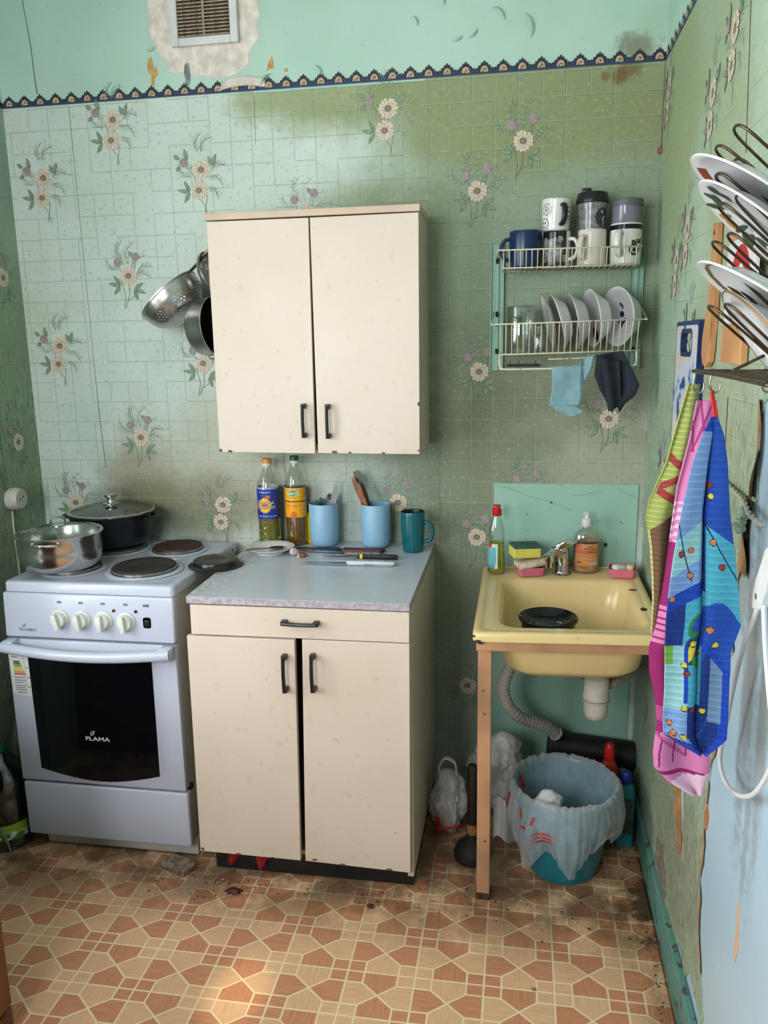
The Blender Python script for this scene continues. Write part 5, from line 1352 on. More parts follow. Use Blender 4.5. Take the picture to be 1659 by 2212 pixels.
# faucet
fz = .7768 + sz(-.25, -.08)
fa = thing('faucet', 'chrome single-lever faucet at the back of the yellow sink', 'faucet', (-.252, -.080, fz))
b = NB(); lathe(b, [(0, 0), (.0255, 0), (.026, .004), (.0235, .007), (.0225, .010), (.0215, .050), (.0205, .078), (.018, .086), (0, .088)], 32); obj('body', b, m_chrome, fa, smooth=True)
b = NB(); lathe(b, [(.024, .0), (.0285, .0005), (.029, .003), (.0255, .006), (.024, .005)], 28); obj('grimy_base_ring', b, mat('limescale', (130, 112, 92), .7, var=.3, vscale=80), fa, smooth=True)
b = NB(); path = smooth_path([(-.006, -.010, .064), (-.022, -.030, .074), (-.034, -.055, .074), (-.042, -.074, .066)], 6); tube(b, path, lambda s: .0145 - .001 * s, 16)
lathe(b, [(0, -.026), (.0105, -.026), (.0110, -.012), (.0155, -.004), (.0155, .012), (.010, .016), (0, .016)], 24, (-.042, -.076, .066)); obj('spout', b, m_chrome, fa, smooth=True)
b = NB(); L = []
for s, w_, h_, z_ in ((-.030, .010, .006, .080), (-.018, .020, .015, .090), (.000, .022, .020, .098), (.018, .019, .016, .104), (.036, .015, .009, .107), (.046, .008, .004, .106)):
    L.append([(s, yy, z_ + zz) for yy, zz in rrect(-w_, w_, -h_, h_ * .5, min(w_, h_) * .5)])
loft(b, L, M=Rz(-.12)); obj('lever', b, m_chrome, fa, smooth=True)
b = NB(); lathe(b, [(0, .0006), (.0028, .0004), (.003, 0)], 12, (0, 0, 0), Tr(.007, -.0205, .072) @ Rx(pi / 2)); obj('index_dot', b, m_black, fa)
# things on the sink deck
def dz(x, y): return .7770 + sz(x, y)
def squash(bm, k):
    for v in bm.verts: v.co.y *= k
ds = thing('dish_soap_bottle', 'clear dish soap bottle with red cap and green liquid on the sink', 'bottle', (-.452, -.088, dz(-.452, -.088) + .003))
pr = [(0, .001), (.022, 0), (.0265, .005), (.0275, .015), (.0255, .060), (.0235, .095), (.0250, .120), (.0235, .145), (.0175, .165), (.012, .178), (.0115, .186)]
b = NB(); lathe(b, pr, 36); squash(b, .7); obj('bottle', b, m_pet, ds, smooth='all')
b = NB(); lathe(b, profile_upto(pr, .100, .955), 36); squash(b, .7); obj('liquid', b, oilmat('green_soap', (190, 196, 70)), ds, smooth='all')
b = NB(); lathe(b, [(.0135, .184), (.0145, .186), (.0145, .203), (.011, .206), (.0095, .212), (.0125, .213), (.0125, .217), (0, .218)], 26); obj('cap', b, mat('red_cap', (196, 22, 30), .35), ds, smooth=True)
def labs(u, v):
    if u > .88 - .5 * (v - .5) ** 2: return rgb(214, 222, 222)
    if v > .86: return rgb(206, 60, 60) if u < .5 else rgb(214, 222, 222)
    if v < .14 and int(u * 26) % 2: return rgb(90, 110, 120)
    return rgb(110, 178, 192)
b = NB(); grid(b, lambda u, v: (.0272 * (1 - .08 * v) * cos(-2.9 + 1.5 * u), .0272 * (1 - .08 * v) * .72 * sin(-2.9 + 1.5 * u), .018 + .078 * v), 24, 30, colfn=labs); obj('label', b, m_print, ds, smooth='all', recalc=False)
pd = thing('sponge_dish', 'pink plastic dish under the sponges on the sink', 'soap dish', (-.348, -.100, dz(-.348, -.1) + .002), .25, group='pink soap dishes')
m_pink = mat('pink_plastic', (226, 116, 138), .25, var=.06)
def tray(w, d, h, o):
    b = NB(); L = [[(x, y, z) for x, y in rrect(-w * k, w * k, -d * k, d * k, .014 * k)] for k, z in ((.78, 0), (.86, .002), (.97, h * .8), (1.0, h), (.96, h), (.92, h * .7), (.78, .004))]
    loft(b, L); obj('dish', b, m_pink, o, smooth=True)
tray(.044, .031, .028, pd)
b = NB(); box(b, -.046, .046, -.033, .033, -.010, .010, .007, 3)
for v in b.verts: v.co.z += .003 * noise.noise(v.co * 60) + .006 * v.co.x / .046
bmesh.ops.transform(b, matrix=Tr(-.346, -.100, dz(-.348, -.1) + .041) @ Rz(.3), verts=b.verts[:]); obj('worn_sponge', b, mat('worn_sponge_foam', (222, 200, 176), .9, var=.12, vscale=60, bump=.8, bscale=300), smooth=True, label='worn off-white sponge lying in the left pink dish', cat='sponge')
ys = thing('sponge', 'yellow sponge with green scouring side on top of the worn sponge', 'sponge', (-.366, -.094, dz(-.36, -.09) + .0605), .22, rot=(.05, .03, .32))
b = NB(); box(b, -.043, .043, -.029, .029, 0, .030, .003, 2); obj('foam', b, mat('yellow_foam', (232, 220, 96), .9, var=.05, bump=.7, bscale=420), ys)
b = NB(); box(b, -.043, .043, -.029, .029, .030, .038, .002, 2); obj('scourer', b, mat('green_scourer', (70, 104, 104), .95, var=.25, vscale=200, bump=.9, bscale=500), ys)
ls = thing('liquid_soap_bottle', 'liquid soap bottle with white pump cap and orange label on the sink', 'bottle', (-.178, -.062, dz(-.178, -.062) + .001))
pr = [(0, .002), (.030, 0), (.038, .005), (.0395, .014), (.0380, .022), (.0390, .030), (.0395, .100), (.0385, .112), (.033, .126), (.020, .136), (.0125, .139), (.0125, .148)]
b = NB(); lathe(b, pr, 40); squash(b, .62); obj('bottle', b, clear('milky_pet', (.93, .90, .86), .10), ls, smooth='all')
t = NT('brown_soap'); n = t.noise(t.pos(), 8.0); t.set(Base_Color=t.mix(n, rgb(196, 140, 104), rgb(206, 156, 120)), Roughness=.25); 
b = NB(); lathe(b, profile_upto(pr, .100, .965), 40); squash(b, .62); obj('liquid', b, t.m, ls, smooth='all')
b = NB(); lathe(b, [(.015, .146), (.0165, .148), (.0155, .168), (.013, .170), (.008, .171), (.0065, .176), (.0085, .183), (.009, .188), (.006, .190), (0, .191)], 26); tube(b, [(0, 0, .184), (-.010, -.008, .186)], .004, 8); obj('pump_cap', b, m_white, ls, smooth=True)
def labl(u, v):
    if v < .08: return rgb(214, 140, 70)
    if u > .62 and v < .26: return rgb(236, 232, 226) if int(u * 120) % 2 or v < .12 else rgb(40, 34, 34)
    if v < .22: return rgb(222, 150, 76) if not (.08 < u < .3 and abs(v - .16) < .03) else rgb(96, 52, 30)
    if v < .55: return rgb(216, 152, 92) if int(v * 60) % 3 else rgb(196, 128, 78)
    if v < .70: return rgb(186, 92, 60) if (u * 7 + v * 9) % 1 < .6 else rgb(220, 120, 84)
    return rgb(212, 142, 98) if u > .3 else rgb(196, 112, 78)
b = NB(); grid(b, lambda u, v: (.0402 * cos(-2.55 + 2.0 * u), .0402 * .63 * sin(-2.55 + 2.0 * u), .024 + .070 * v), 40, 36, colfn=labl); lbl = obj('label', b, m_print, ls, smooth='all', recalc=False)
for s, z, body in ((.0078, .086, 'мыло'), (.0070, .078, 'ХОЗЯЙСТВЕННОЕ'), (.006, .070, 'жидкое')):
    b = text_bm(body, s, bold=.0001); bmesh.ops.transform(b, matrix=FACE_FRONT @ Matrix.Diagonal((.72, 1, 1, 1)), verts=b.verts[:])
    for v in b.verts: v.co.y = -.0006
    wrap(b, .0403, -1.28); squash(b, .63); bmesh.ops.translate(b, verts=b.verts[:], vec=(0, -.0005, z)); obj('lettering', b, m_txtd, ls)
sd = thing('soap_dish', 'pink soap dish with soap pieces at the right end of the sink', 'soap dish', (-.072, -.102, dz(-.072, -.1) + .002), -.12, group='pink soap dishes')
tray(.041, .038, .027, sd)
z_ = dz(-.072, -.1) + .014
m_soap = mat('white_soap', (226, 228, 224), .5, var=.05)
for (x, y, w_, c, lb, a) in ((-.084, -.106, .021, m_soap, 'white soap piece in the right pink dish', .5), (-.048 - .002, -.098, .012, mat('cream_soap', (224, 212, 160), .5, var=.06), 'cream soap piece in the right pink dish', -.3)):
    b = NB(); box(b, -w_, w_, -.014, .014, 0, .022, .009, 4, Tr(x, y, z_) @ Rz(a) @ Ry(.10)); obj('soap', b, c, smooth=True, label=lb, cat='soap')
# black bowl standing in the sink
bw = thing('bowl', 'black bowl standing in the yellow sink basin', 'bowl', (-.300, -.375, .637))
m_blkg = mat('black_gloss_enamel', (14, 16, 18), .07, var=.05)
b = NB(); lathe(b, [(0, 0), (.050, 0), (.060, .006), (.072, .060), (.074, .100), (.0815, .106), (.0825, .112), (.079, .115), (.074, .111), (.062, .097), (.035, .0885), (0, .0865)], 52); obj('body', b, m_blkg, bw, smooth=True)
b = NB(); tube(b, smooth_path([(-.006, -.078, .113), (-.006, -.088, .109), (.010, -.088, .109), (.012, -.078, .113)], 5), .0022, 8); obj('rim_clip', b, m_blkg, bw, smooth=True)

# ================================================================== dish rack on the back wall
m_wire = paint_mat('cream_wire_paint', (212, 208, 178), (222, 218, 190), .45, ((120, 92, 60), 60.0, .60), bump=.1)
m_green = paint_mat('green_rack_paint', (140, 182, 162), (150, 190, 170), .4, ((70, 60, 48), 30.0, .75), bump=.06)
rk = thing('dish_rack', 'cream wire two-shelf dish rack on green strips above the sink', 'dish rack', (-.26, 0, 1.42))
for x0, x1, z1 in ((-.481, -.441, 1.783), (-.078, -.038, 1.785)):
    b = NB(); box(b, x0, x1, -.0060, -.0025, 1.412, z1, .001); box(b, x0, x0 + .003, -.014, -.004, 1.412, z1); box(b, x1 - .003, x1, -.014, -.004, 1.412, z1); box(b, (x0 + x1) / 2 - .006, (x0 + x1) / 2 + .006, -.011, -.005, 1.412, z1, .002); sd_ = obj('side_strip', b, m_green, rk, w=True)
    for z in (1.735, 1.58, 1.47):
        b = NB(); prism(b, [((x0 + x1) / 2 + .005 * cos(a), z + .009 * sin(a)) for a in [2 * pi * k / 10 for k in range(10)]], -.0145, -.0105); obj('slot', b, m_dark, sd_, w=True)
WR = .0016
def wire(pts, r=WR, name='wire', mesh=[None]):
    b = NB(); tube(b, pts, r, 6); return obj(name, b, m_wire, rk, smooth='all', w=True)
def basket(z0, z1, x0, x1, yf0, yf1, n, dzr):
    """rails, front wires (each its own part), bottom wires"""
    zt = lambda x: dzr * (x - x0) / (x1 - x0)
    wire([(x0, -.016, z1), (x0, yf1, z1 + zt(x0)), (x1, yf1, z1 + zt(x1)), (x1, -.016, z1 + zt(x1))], .0022, 'top_rail')
    wire([(x0 + .012, -.016, z0), (x0 + .012, yf0, z0), (x1 - .006, yf0, z0 + zt(x1)), (x1 - .006, -.016, z0 + zt(x1))], .0020, 'bottom_rail')
    wire([(x0 + .012, -.020, z0), (x1 - .006, -.020, z0 + zt(x1))], .0020, 'bottom_rail')
    proto = None
    for i in range(n):
        x = x0 + .016 + (x1 - x0 - .03) * i / (n - 1)
        if proto is None:
            proto = wire([(x, yf1, z1), (x, yf1 + .004, z1 - .012), (x, yf0, z0), (x, yf0 + .012, z0 - .001), (x, -.020, z0 - .001)]); xo = x; o = proto
        else:
            o = proto.copy(); COL.objects.link(o)
        o.location = (x - xo, 0, zt(x))
basket(1.702, 1.749, -.455, -.066, -.150, -.168, 24, -.002)
basket(1.462, 1.546, -.462, -.056, -.172, -.205, 24, .006)
for z in (1.470,):
    pass
wire(smooth_path([(-.448, -.176, 1.460), (-.447, -.180, 1.434), (-.443, -.182, 1.425), (-.430, -.182, 1.421), (-.26, -.182, 1.422), (-.085, -.182, 1.427), (-.074, -.182, 1.431), (-.070, -.180, 1.440), (-.070, -.176, 1.466)], 4), .0030, 'towel_rail')
wire([(-.056, -.205, 1.552), (-.050, -.206, 1.551), (-.048, -.02, 1.600)], .0022, 'side_brace')
wire([(-.462, -.205, 1.546), (-.470, -.206, 1.545), (-.470, -.02, 1.585)], .0022, 'side_brace')
wire([(-.455, -.168, 1.749), (-.462, -.02, 1.742)], .0020, 'side_brace')
b = NB(); box(b, -.43, -.33, -.060, -.056, 1.424, 1.432, .001)
for x in (-.42, -.395, -.345): box(b, x, x + .003, -.064, -.060, 1.426, 1.442)
obj('knife_holder', b, m_black, rk, w=True)
wire([(-.31, -.155, 1.447), (-.25, -.155, 1.448), (-.20, -.155, 1.450), (-.198, -.155, 1.462)], .0016, 'under_wire')

# things on the upper shelf
zu = 1.7045
def col_smile(a, k):
    # two outlined round faces and a speech cloud
    def ring(ca, ck, r):
        da = (a - ca + pi) % (2 * pi) - pi; x = da * .040; y = (k - ck) * .082; return math.hypot(x, y) / r, x, y
    for ca, ck in ((-pi / 2 + .98, .55), (-pi / 2 - 1.0, .16)):
        d, x, y = ring(ca % (2 * pi), ck, .017)
        if .92 < d < 1.03: return rgb(28, 28, 30)
        if d < .6 and .45 < d and y < -.003: return rgb(40, 36, 36)
        if d < .5 and abs(y - .004) < .0025 and abs(abs(x) - .005) < .0025: return rgb(30, 30, 30)
    d, x, y = ring((-pi / 2 - .78) % (2 * pi), .66, .016)
    w = 1 + .10 * sin(atan2(y, x) * 7)
    if .90 * w < d < 1.02 * w: return rgb(30, 30, 32)
    if d < .62 and (int(x * 900) + int(y * 700)) % 3 == 0: return rgb(60, 50, 50)
    return rgb(226, 226, 222)
def col_photo(a, k):
    da = (a - (-pi / 2 - .50) + pi) % (2 * pi) - pi
    if abs(da) > 1.25: return rgb(226, 226, 216)
    n_ = noise.noise(Vector((da * 3, k * 4, 1))) + .4 * noise.noise(Vector((da * 9, k * 10, 3)))
    if k > .80 + .12 * n_: return rgb(34, 34, 38)
    if abs(da) > .85 + .2 * n_ and k > .3: return rgb(52, 52, 58)
    g = 128 + int(70 * n_)
    return rgb(g, g + 3, g + 6) if k > .10 else rgb(60, 60, 64)
def col_band(a, k):
    if .86 < k < .97: return rgb(22, 22, 24)
    da = (a - (-pi / 2 + .55) + pi) % (2 * pi) - pi
    x, y = da * .044, (k - .42) * .11
    r1 = math.hypot(x + .004, y + .010)
    if r1 < .016 and not (.006 < r1 < .009): return rgb(34, 34, 36)
    if abs(y - .012 - .15 * x) < .006 and -.012 < x < .022 and noise.noise(Vector((x * 300, y * 300, 0))) > -.25: return rgb(44, 44, 46)
    if .018 < x < .030 and -.004 < y < .026 and int(x * 900) % 3 == 0: return rgb(40, 40, 42)
    return rgb(228, 228, 224)
m_mug = attrmat('printed_mug_glaze', .15)
m_wmug = mat('white_mug_glaze', (228, 228, 222), .15, var=.02); m_cmug = mat('cream_mug_glaze', (220, 212, 202), .18, var=.02)
mug('mug', 'dark blue mug at the left end of the upper rack shelf', (-.380, -.085, zu), .0455, .102, mat('navy_ceramic', (18, 44, 84), .28, var=.04), pi + .25, belly=.003, taper=.92, hr=.028, reach=.022, flat=1.6)
mug('mug', 'black and white photo print mug under the white cartoon mug', (-.291, -.076, zu), .0385, .098, m_mug, -.42, hr=.027, inner=m_wmug, hmat=m_wmug, colfn=col_photo, reach=.023)
mug('mug', 'white mug with black handle and doodles stacked on the photo mug', (-.296, -.076, zu + .0985), .0425, .086, m_mug, -pi / 2 + .35, taper=.88, hr=.025, inner=m_wmug, hmat=mat('black_mug_handle', (22, 22, 24), .3), colfn=col_smile, reach=.018, rot=(0, .045, 0))
mug('mug', 'plain cream mug under the travel cup on the upper shelf', (-.193, -.076, zu), .0395, .099, m_cmug, -pi / 2 - .62, hr=.029, reach=.022, hw=.006)
tc = thing('travel_cup', 'grey patterned travel cup with black lid on the cream mug', 'cup', (-.195, -.076, zu + .0995))
def col_tr(a, k):
    da = (a - (-pi / 2 + .85) + pi) % (2 * pi) - pi; x = da * .038; y = (k - .42) * .075
    d = math.hypot(x, y * 1.0)
    if d < .026:
        if -.020 < y < .004 and abs(x - .004 - .003 * sin(y * 300)) < .004: return rgb(190, 192, 186)
        if .010 < y < .018 and abs(x) < .010 and int(x * 900) % 2: return rgb(170, 172, 170)
        return rgb(58, 58, 64)
    n_ = noise.noise(Vector((a * 5, k * 6, 2))) + .6 * noise.noise(Vector((a * 14, k * 15, 5)))
    g = 128 + int(34 * n_)
    return rgb(g, g + 1, g + 5) if n_ < .62 else rgb(140, 180, 176)
b = NB(); grid(b, lambda u, v: ((.0330 + .0085 * v) * cos(2 * pi * u), (.0330 + .0085 * v) * sin(2 * pi * u), .074 * v), 110, 50, colfn=lambda u, v: col_tr(2 * pi * u, v)); obj('body', b, m_mug, tc, smooth='all', recalc=False)
b = NB(); lathe(b, [(.0415, .070), (.0455, .072), (.0465, .080), (.0450, .084), (.0440, .086), (.0425, .095), (.0400, .099), (.030, .101), (0, .101)], 40); box(b, -.030, -.004, -.012, .012, .098, .113, .004); obj('lid', b, m_black, tc, smooth=True)
mug('mug', 'white mug with black band and motorcycle print at the right of the upper shelf', (-.100, -.076, zu), .0435, .112, m_mug, -pi / 2 - .45, hr=.030, inner=m_wmug, hmat=m_wmug, colfn=col_band, reach=.026, hw=.0068, taper=.96, belly=.001)
gc = thing('glass_jar', 'grey glass beaker with grey lid on the black-banded mug', 'jar', (-.100, -.076, zu + .1125))
m_gg = glassy('grey_glass', (150, 150, 168), .05, 1.3, .55)
b = NB(); lathe(b, [(0, 0), (.0395, 0), (.041, .002), (.0405, .055), (.0405, .058)], 40); obj('beaker', b, mat('grey_plastic_beaker', (122, 122, 138), .12, var=.05), gc, smooth=True)
b = NB(); lathe(b, [(.0405, .046), (.0445, .046), (.0450, .050), (.0445, .062), (.042, .064), (0, .064)], 40); obj('lid', b, mat('grey_lid', (92, 98, 106), .45), gc, smooth=True)

# things in the lower shelf
zl = 1.4645
gm = thing('glass_mug', 'clear glass beer mug in the lower rack shelf', 'glass', (-.388, -.095, zl))
m_cg = clear('clear_glass', (.84, .88, .87), .17)
b = NB(); lathe(b, [(0, .012), (.038, .010), (.041, .004), (.041, 0), (.043, .002), (.0425, .060), (.044, .132), (.0425, .134), (.041, .130), (.0395, .060), (.038, .014), (0, .014)], 40); obj('body', b, m_cg, gm, smooth='all')
b = NB(); tube(b, smooth_path([(.040, -.010, .112), (.052, -.020, .112), (.060, -.026, .095), (.058, -.025, .055), (.040, -.010, .035)], 6), .006, 10, M=Rz(-.75)); obj('handle', b, m_cg, gm, smooth='all')
def dish(label, x, z, r, depth, n, m=m_porc, cat='plate', name='plate', y=-.095, group='dishes in the lower rack', colfn=None, rimc=None):
    o = thing(name, label, cat, (x, y, z), group=group); M = axis_matrix((0, 0, 0), n)
    b = NB(); lathe(b, [(0, -depth), (r * .50, -depth), (r * .54, -depth - .003), (r * .60, -depth - .003), (r * .64, -depth * .92), (r * .86, -depth * .38), (r * .99, -.002), (r, .0), (r * .985, .0012), (r * .85, -depth * .30), (r * .60, -depth * .80), (0, -depth + .003)], 48, (0, 0, 0), M); obj('dish', b, m, o, smooth='all')
    if rimc is not None:
        b = NB(); lathe(b, [(r * .985, .0018), (r * 1.004, .0012), (r * 1.004, -.0006)], 48, (0, 0, 0), M); obj('rim_line', b, rimc, o, smooth='all')
    if colfn: colfn(o, M, r, depth)
    return o
m_rim = mat('worn_rim_line', (150, 120, 92), .5)
dish('leftmost thin plate leaning in the lower rack', -.312, 1.553, .0815, .010, (-.96, -.10, -.25), rimc=m_rim)
dish('second dish from the glass mug in the lower rack', -.285, 1.551, .0810, .030, (-.955, -.10, -.27))
def red_print(o, M, r, depth):
    m1 = mat('decal_red', (186, 30, 34), .4); m2 = mat('decal_dark', (40, 42, 52), .4)
    b = NB()
    for (cx, cy, rr_, mi) in ((-.02, -.045, .012, 0), (.004, -.055, .012, 1)):
        b.faces.new([b.verts.new(M @ Vector((cx + rr_ * cos(a), cy + 1.6 * rr_ * sin(a), -depth * .42 + .004))) for a in [2 * pi * k / 12 for k in range(12)]]).material_index = mi
    obj('decal', b, [m1, m2], o)
dish('middle grey-white bowl leaning in the lower rack', -.240, 1.552, .0815, .034, (-.965, -.12, -.20), m=mat('grey_porcelain', (206, 206, 208), .2), cat='bowl', name='bowl')
dish('bowl with a red print beside the flowered bowl in the lower rack', -.190, 1.560, .0830, .040, (-.95, -.24, -.12), cat='bowl', name='bowl', colfn=red_print)
def flower_print(o, M, r, depth):
    m1 = mat('decal_violet', (44, 36, 84), .4); b = NB()
    for (cx, cy, rx, ry, a0) in ((.0, .006, .009, .009, 0), (-.010, -.016, .004, .010, .5), (.010, -.014, .004, .010, -.6), (.0, -.022, .0035, .011, 0), (.004, .028, .0035, .008, .3), (-.004, .034, .003, .006, -.3)):
        # follow the dish's inner wall
        def pt(px, py):
            q = math.hypot(px, py) / r; z = interp([(0, -depth + .003), (.60, -depth * .80), (.85, -depth * .30), (1.0, 0)], q) + .0012
            return M @ Vector((px, py, z))
        c = [(cx - .030 + rx * cos(a) * cos(a0) - ry * sin(a) * sin(a0), cy + .0 + rx * cos(a) * sin(a0) + ry * sin(a) * cos(a0)) for a in [2 * pi * k / 12 for k in range(12)]]
        b.faces.new([b.verts.new(pt(*p)) for p in c])
    obj('decal', b, m1, o)
dish('deep bowl with violet flower print at the right of the lower rack', -.118, 1.563, .0840, .046, (-.88, -.46, -.06), cat='bowl', name='bowl', colfn=flower_print, y=-.092)
b = NB(); lathe(b, [(0, 0), (.012, 0), (.014, .004), (.014, .060), (.009, .068), (.009, .074)], 20, (-.338, -.130, zl)); obj('small_vial', b, m_cg, smooth='all', label='small clear vial beside the glass mug in the lower rack', cat='vial')

# cloths over the towel rail
def cloth(name, label, cat, fn, nu, nv, m, th=.0022, colfn=None, group=None):
    b = NB(); grid(b, fn, nu, nv, colfn=colfn); o = obj(name, b, m, None, smooth='all', label=label, cat=cat, group=group, recalc=False); thicken(o, th); return o
m_lbc = mat('light_blue_cloth', (132, 170, 178), .95, var=.05, vscale=40, bump=.6, bscale=700)
m_dkc = mat('dark_navy_cloth', (34, 42, 52), .95, var=.12, vscale=40, bump=.6, bscale=500)
b = NB()
zig = lambda u: .0018 * abs(((u * 14) % 1) - .5) * 2
grid(b, lambda u, v: (-.302 + .084 * u + .004 * sin(v * 4), -.188 - .003 * sin(u * 5 + v * 3) - .004 * v, 1.4265 + .004 * u - (.112 - zig(u) - .018 * (1 - u) * 0) * v), 28, 26)
grid(b, lambda u, v: (-.302 + .066 * u + .03 * v * u + .018 * v * (1 - u), -.1905 - .004 * v, 1.318 - .034 * v * (1 - abs(u * 2 - 1.1) * .55) - zig(u) * v), 20, 8)
grid(b, lambda u, v: (-.222 + .040 * u - .006 * v * u, -.192 + .010 * sin(u * 6) - .003 * v, 1.440 + .022 * u - (.085 - .062 * u) * v), 16, 16)
lbc = obj('cleaning_cloth', b, m_lbc, None, smooth='all', label='light blue cleaning cloth hanging over the dish rack rail', cat='cloth', recalc=False); thicken(lbc, .002)
b = NB()
def dk(u, v):
    x0 = interp([(0, -.178), (.35, -.184), (.6, -.168), (.8, -.150), (1, -.132)], v); x1 = interp([(0, -.110), (.3, -.082), (.55, -.062), (.72, -.072), (.85, -.098), (1, -.112)], v)
    return (x0 + (x1 - x0) * u, -.190 - .010 * sin(u * 7 + v * 2) - .006 * sin(v * 3), 1.458 - (.160 - .02 * sin(u * pi)) * v + .010 * u * (1 - v))
grid(b, dk, 30, 34)
grid(b, lambda u, v: (-.172 + .055 * u + .030 * v - .02 * u * v, -.204 - .008 * sin(u * 6) - .002 * v, 1.452 - .012 * u - .150 * v + .03 * u * v), 18, 26)
dkc = obj('cleaning_cloth', b, m_dkc, None, smooth='all', label='dark navy cloth bunched over the right of the dish rack rail', cat='cloth', recalc=False); thicken(dkc, .0025)
# ================================================================== right wall: boards, plate rack, towels
t = NT('blue_board_print'); v = t.pos(); n = t.noise(v, 11.0, 4.0, .6, .5); n2 = t.noise(v, 40.0, 3.0)
col = t.mix(t.ss(n, .40, .46), rgb(40, 96, 160), rgb(206, 214, 224)); col = t.mix(t.ss(n, .53, .57), col, rgb(222, 200, 184)); col = t.mix(t.math('MULTIPLY', t.ss(n2, .54, .58), t.ss(n, .44, .36)), col, rgb(26, 36, 92))
t.set(Base_Color=col, Roughness=.3); m_bbp = t.m
def holed_board(name, label, y0, y1, z0, z1, x0, x1, hole, m, mprint=None, r=.012, inset_=.010):
    o = thing(name, label, 'cutting board', (x1, (y0 + y1) / 2, z0)); hy0, hy1, hz0, hz1, hr = hole
    def ring(rect, rad, x): return [(x, a, c) for a, c in rrect(rect[0], rect[1], rect[2], rect[3], rad, 6)]
    b = NB(); O, Hh = (y0, y1, z0, z1), (hy0, hy1, hz0, hz1)
    loft(b, [ring(O, r, x1), ring(O, r, x0), ring(Hh, hr, x0), ring(Hh, hr, x1), ring(O, r, x1)], cap0=False, cap1=False); bmesh.ops.remove_doubles(b, verts=b.verts[:], dist=1e-6); obj('board', b, m, o, w=True)
    if mprint:
        k = inset_; b = NB(); O2 = (y0 + k, y1 - k, z0 + k, z1 - k); H2_ = (hy0 - k, hy1 + k, hz0 - k, hz1 + k)
        loft(b, [ring(O2, r, x0), ring(O2, r, x0 - .0008), ring(H2_, hr + k * .5, x0 - .0008), ring(H2_, hr + k * .5, x0)], cap0=False, cap1=False); obj('print', b, mprint, o, w=True)
    return o
holed_board('cutting_board', 'blue plastic cutting board with a printed picture on the right wall', -.725, -.470, 1.16, 1.537, -.018, -.0045, (-.655, -.535, 1.468, 1.510, .016), mat('navy_plastic', (24, 42, 92), .35), m_bbp)
m_lwood = mat('light_board_wood', (200, 146, 96), .55, var=.12, vscale=5, bump=.12, bscale=90)
ws = thing('wooden_spatula', 'long wooden spatula hanging beside the blue cutting board', 'spatula', (-.005, -.80, 1.44))
b = NB(); prism(b, [(-.790, 1.720), (-.822, 1.716), (-.828, 1.60), (-.832, 1.56), (-.822, 1.52), (-.826, 1.48), (-.818, 1.452), (-.795, 1.440), (-.768, 1.445), (-.752, 1.465), (-.752, 1.50), (-.772, 1.54), (-.788, 1.575)], -.017, -.0045, 'yz', bev=.002); obj('blade_and_handle', b, m_lwood, ws, w=True)
b = NB(); lathe(b, [(0, .0006), (.004, .0004), (.0045, 0)], 14, (0, 0, 0), Tr(-.0172, -.806, 1.700) @ Ry(-pi / 2)); obj('hanging_hole', b, m_dark, ws, w=True)
wb = thing('cutting_board', 'plain wooden cutting board on the wall behind the plates', 'cutting board', (-.005, -1.0, 1.455))
b = NB(); prism(b, [(-.925, 1.455), (-1.065, 1.452), (-1.060, 1.60), (-1.010, 1.635), (-1.005, 1.695), (-.945, 1.70), (-.942, 1.64), (-.922, 1.60)], -.018, -.0045, 'yz', bev=.002); obj('board', b, m_lwood, wb, w=True)
wr_ = thing('cutting_board', 'white cutting board with a red ring behind the plate rack', 'cutting board', (-.02, -1.04, 1.525))
b = NB(); prism(b, rrect(-1.150, -.962, 1.522, 1.662, .02), -.025, -.0195, 'yz'); obj('board', b, mat('white_board_plastic', (222, 220, 222), .35), wr_, w=True)
b = NB(); prism(b, [(-1.00 - .06 + .060 * cos(a), 1.585 + .066 * sin(a)) for a in [pi * .10 * k - .2 for k in range(13)]] + [(-1.06 + .034 * cos(a), 1.585 + .036 * sin(a)) for a in [pi * .10 * k - .2 for k in range(12, -1, -1)]], -.0268, -.0245, 'yz'); obj('red_ring', b, mat('red_board_print', (196, 26, 22), .4), wr_, w=True)

m_bronze = mat('dark_bronze_wire', (96, 82, 66), .32, .9, var=.15, vscale=40)
pk_ = thing('plate_rack', 'dark wire plate rack with slanted loops on the right wall', 'plate rack', (-.006, -1.45, 1.452))
def wloop(name, pts, r=.0019, closed=True):
    b = NB(); tube(b, smooth_path(pts, 6, closed), r, 8, closed=closed); return obj(name, b, m_bronze, pk_, smooth='all', w=True)
for (z, yoff, xl) in ((1.755, 0, -.128), (1.743, .05, -.138), (1.716, 0, -.125), (1.709, .05, -.136), (1.674, 0, -.120), (1.672, .05, -.130), (1.628, 0, -.127), (1.624, .05, -.135), (1.583, 0, -.127), (1.582, .05, -.136), (1.541, 0, -.125), (1.541, .05, -.135)):
    yc = -1.41 + yoff; xr, zr = -.022, z - .098
    def q(s, e): return (xl + (xr - xl) * s, yc + e * .024, z + (zr - z) * s)
    wloop('plate_loop', [q(0, 0), q(.06, .8), q(.3, 1.0), q(.7, 1.0), q(.97, .8), q(1, 0), q(.97, -.8), q(.7, -1), q(.3, -1), q(.06, -.8)])
for y in (-1.36, -1.46):
    wloop('upright', [(-.016, y, 1.448), (-.016, y, 1.55), (-.016, y, 1.66), (-.016, y, 1.75)], .003, False)
for y in (-1.285, -1.34, -1.40, -1.46, -1.52, -1.60):
    wloop('shelf_wire', [(-.014, y, 1.450), (-.07, y, 1.451), (-.134, y, 1.452)], .0022, False)
for x in (-.134, -.074, -.014):
    wloop('shelf_rail', [(x, -1.275, 1.451), (x, -1.45, 1.452), (x, -1.66, 1.450)], .0028, False)
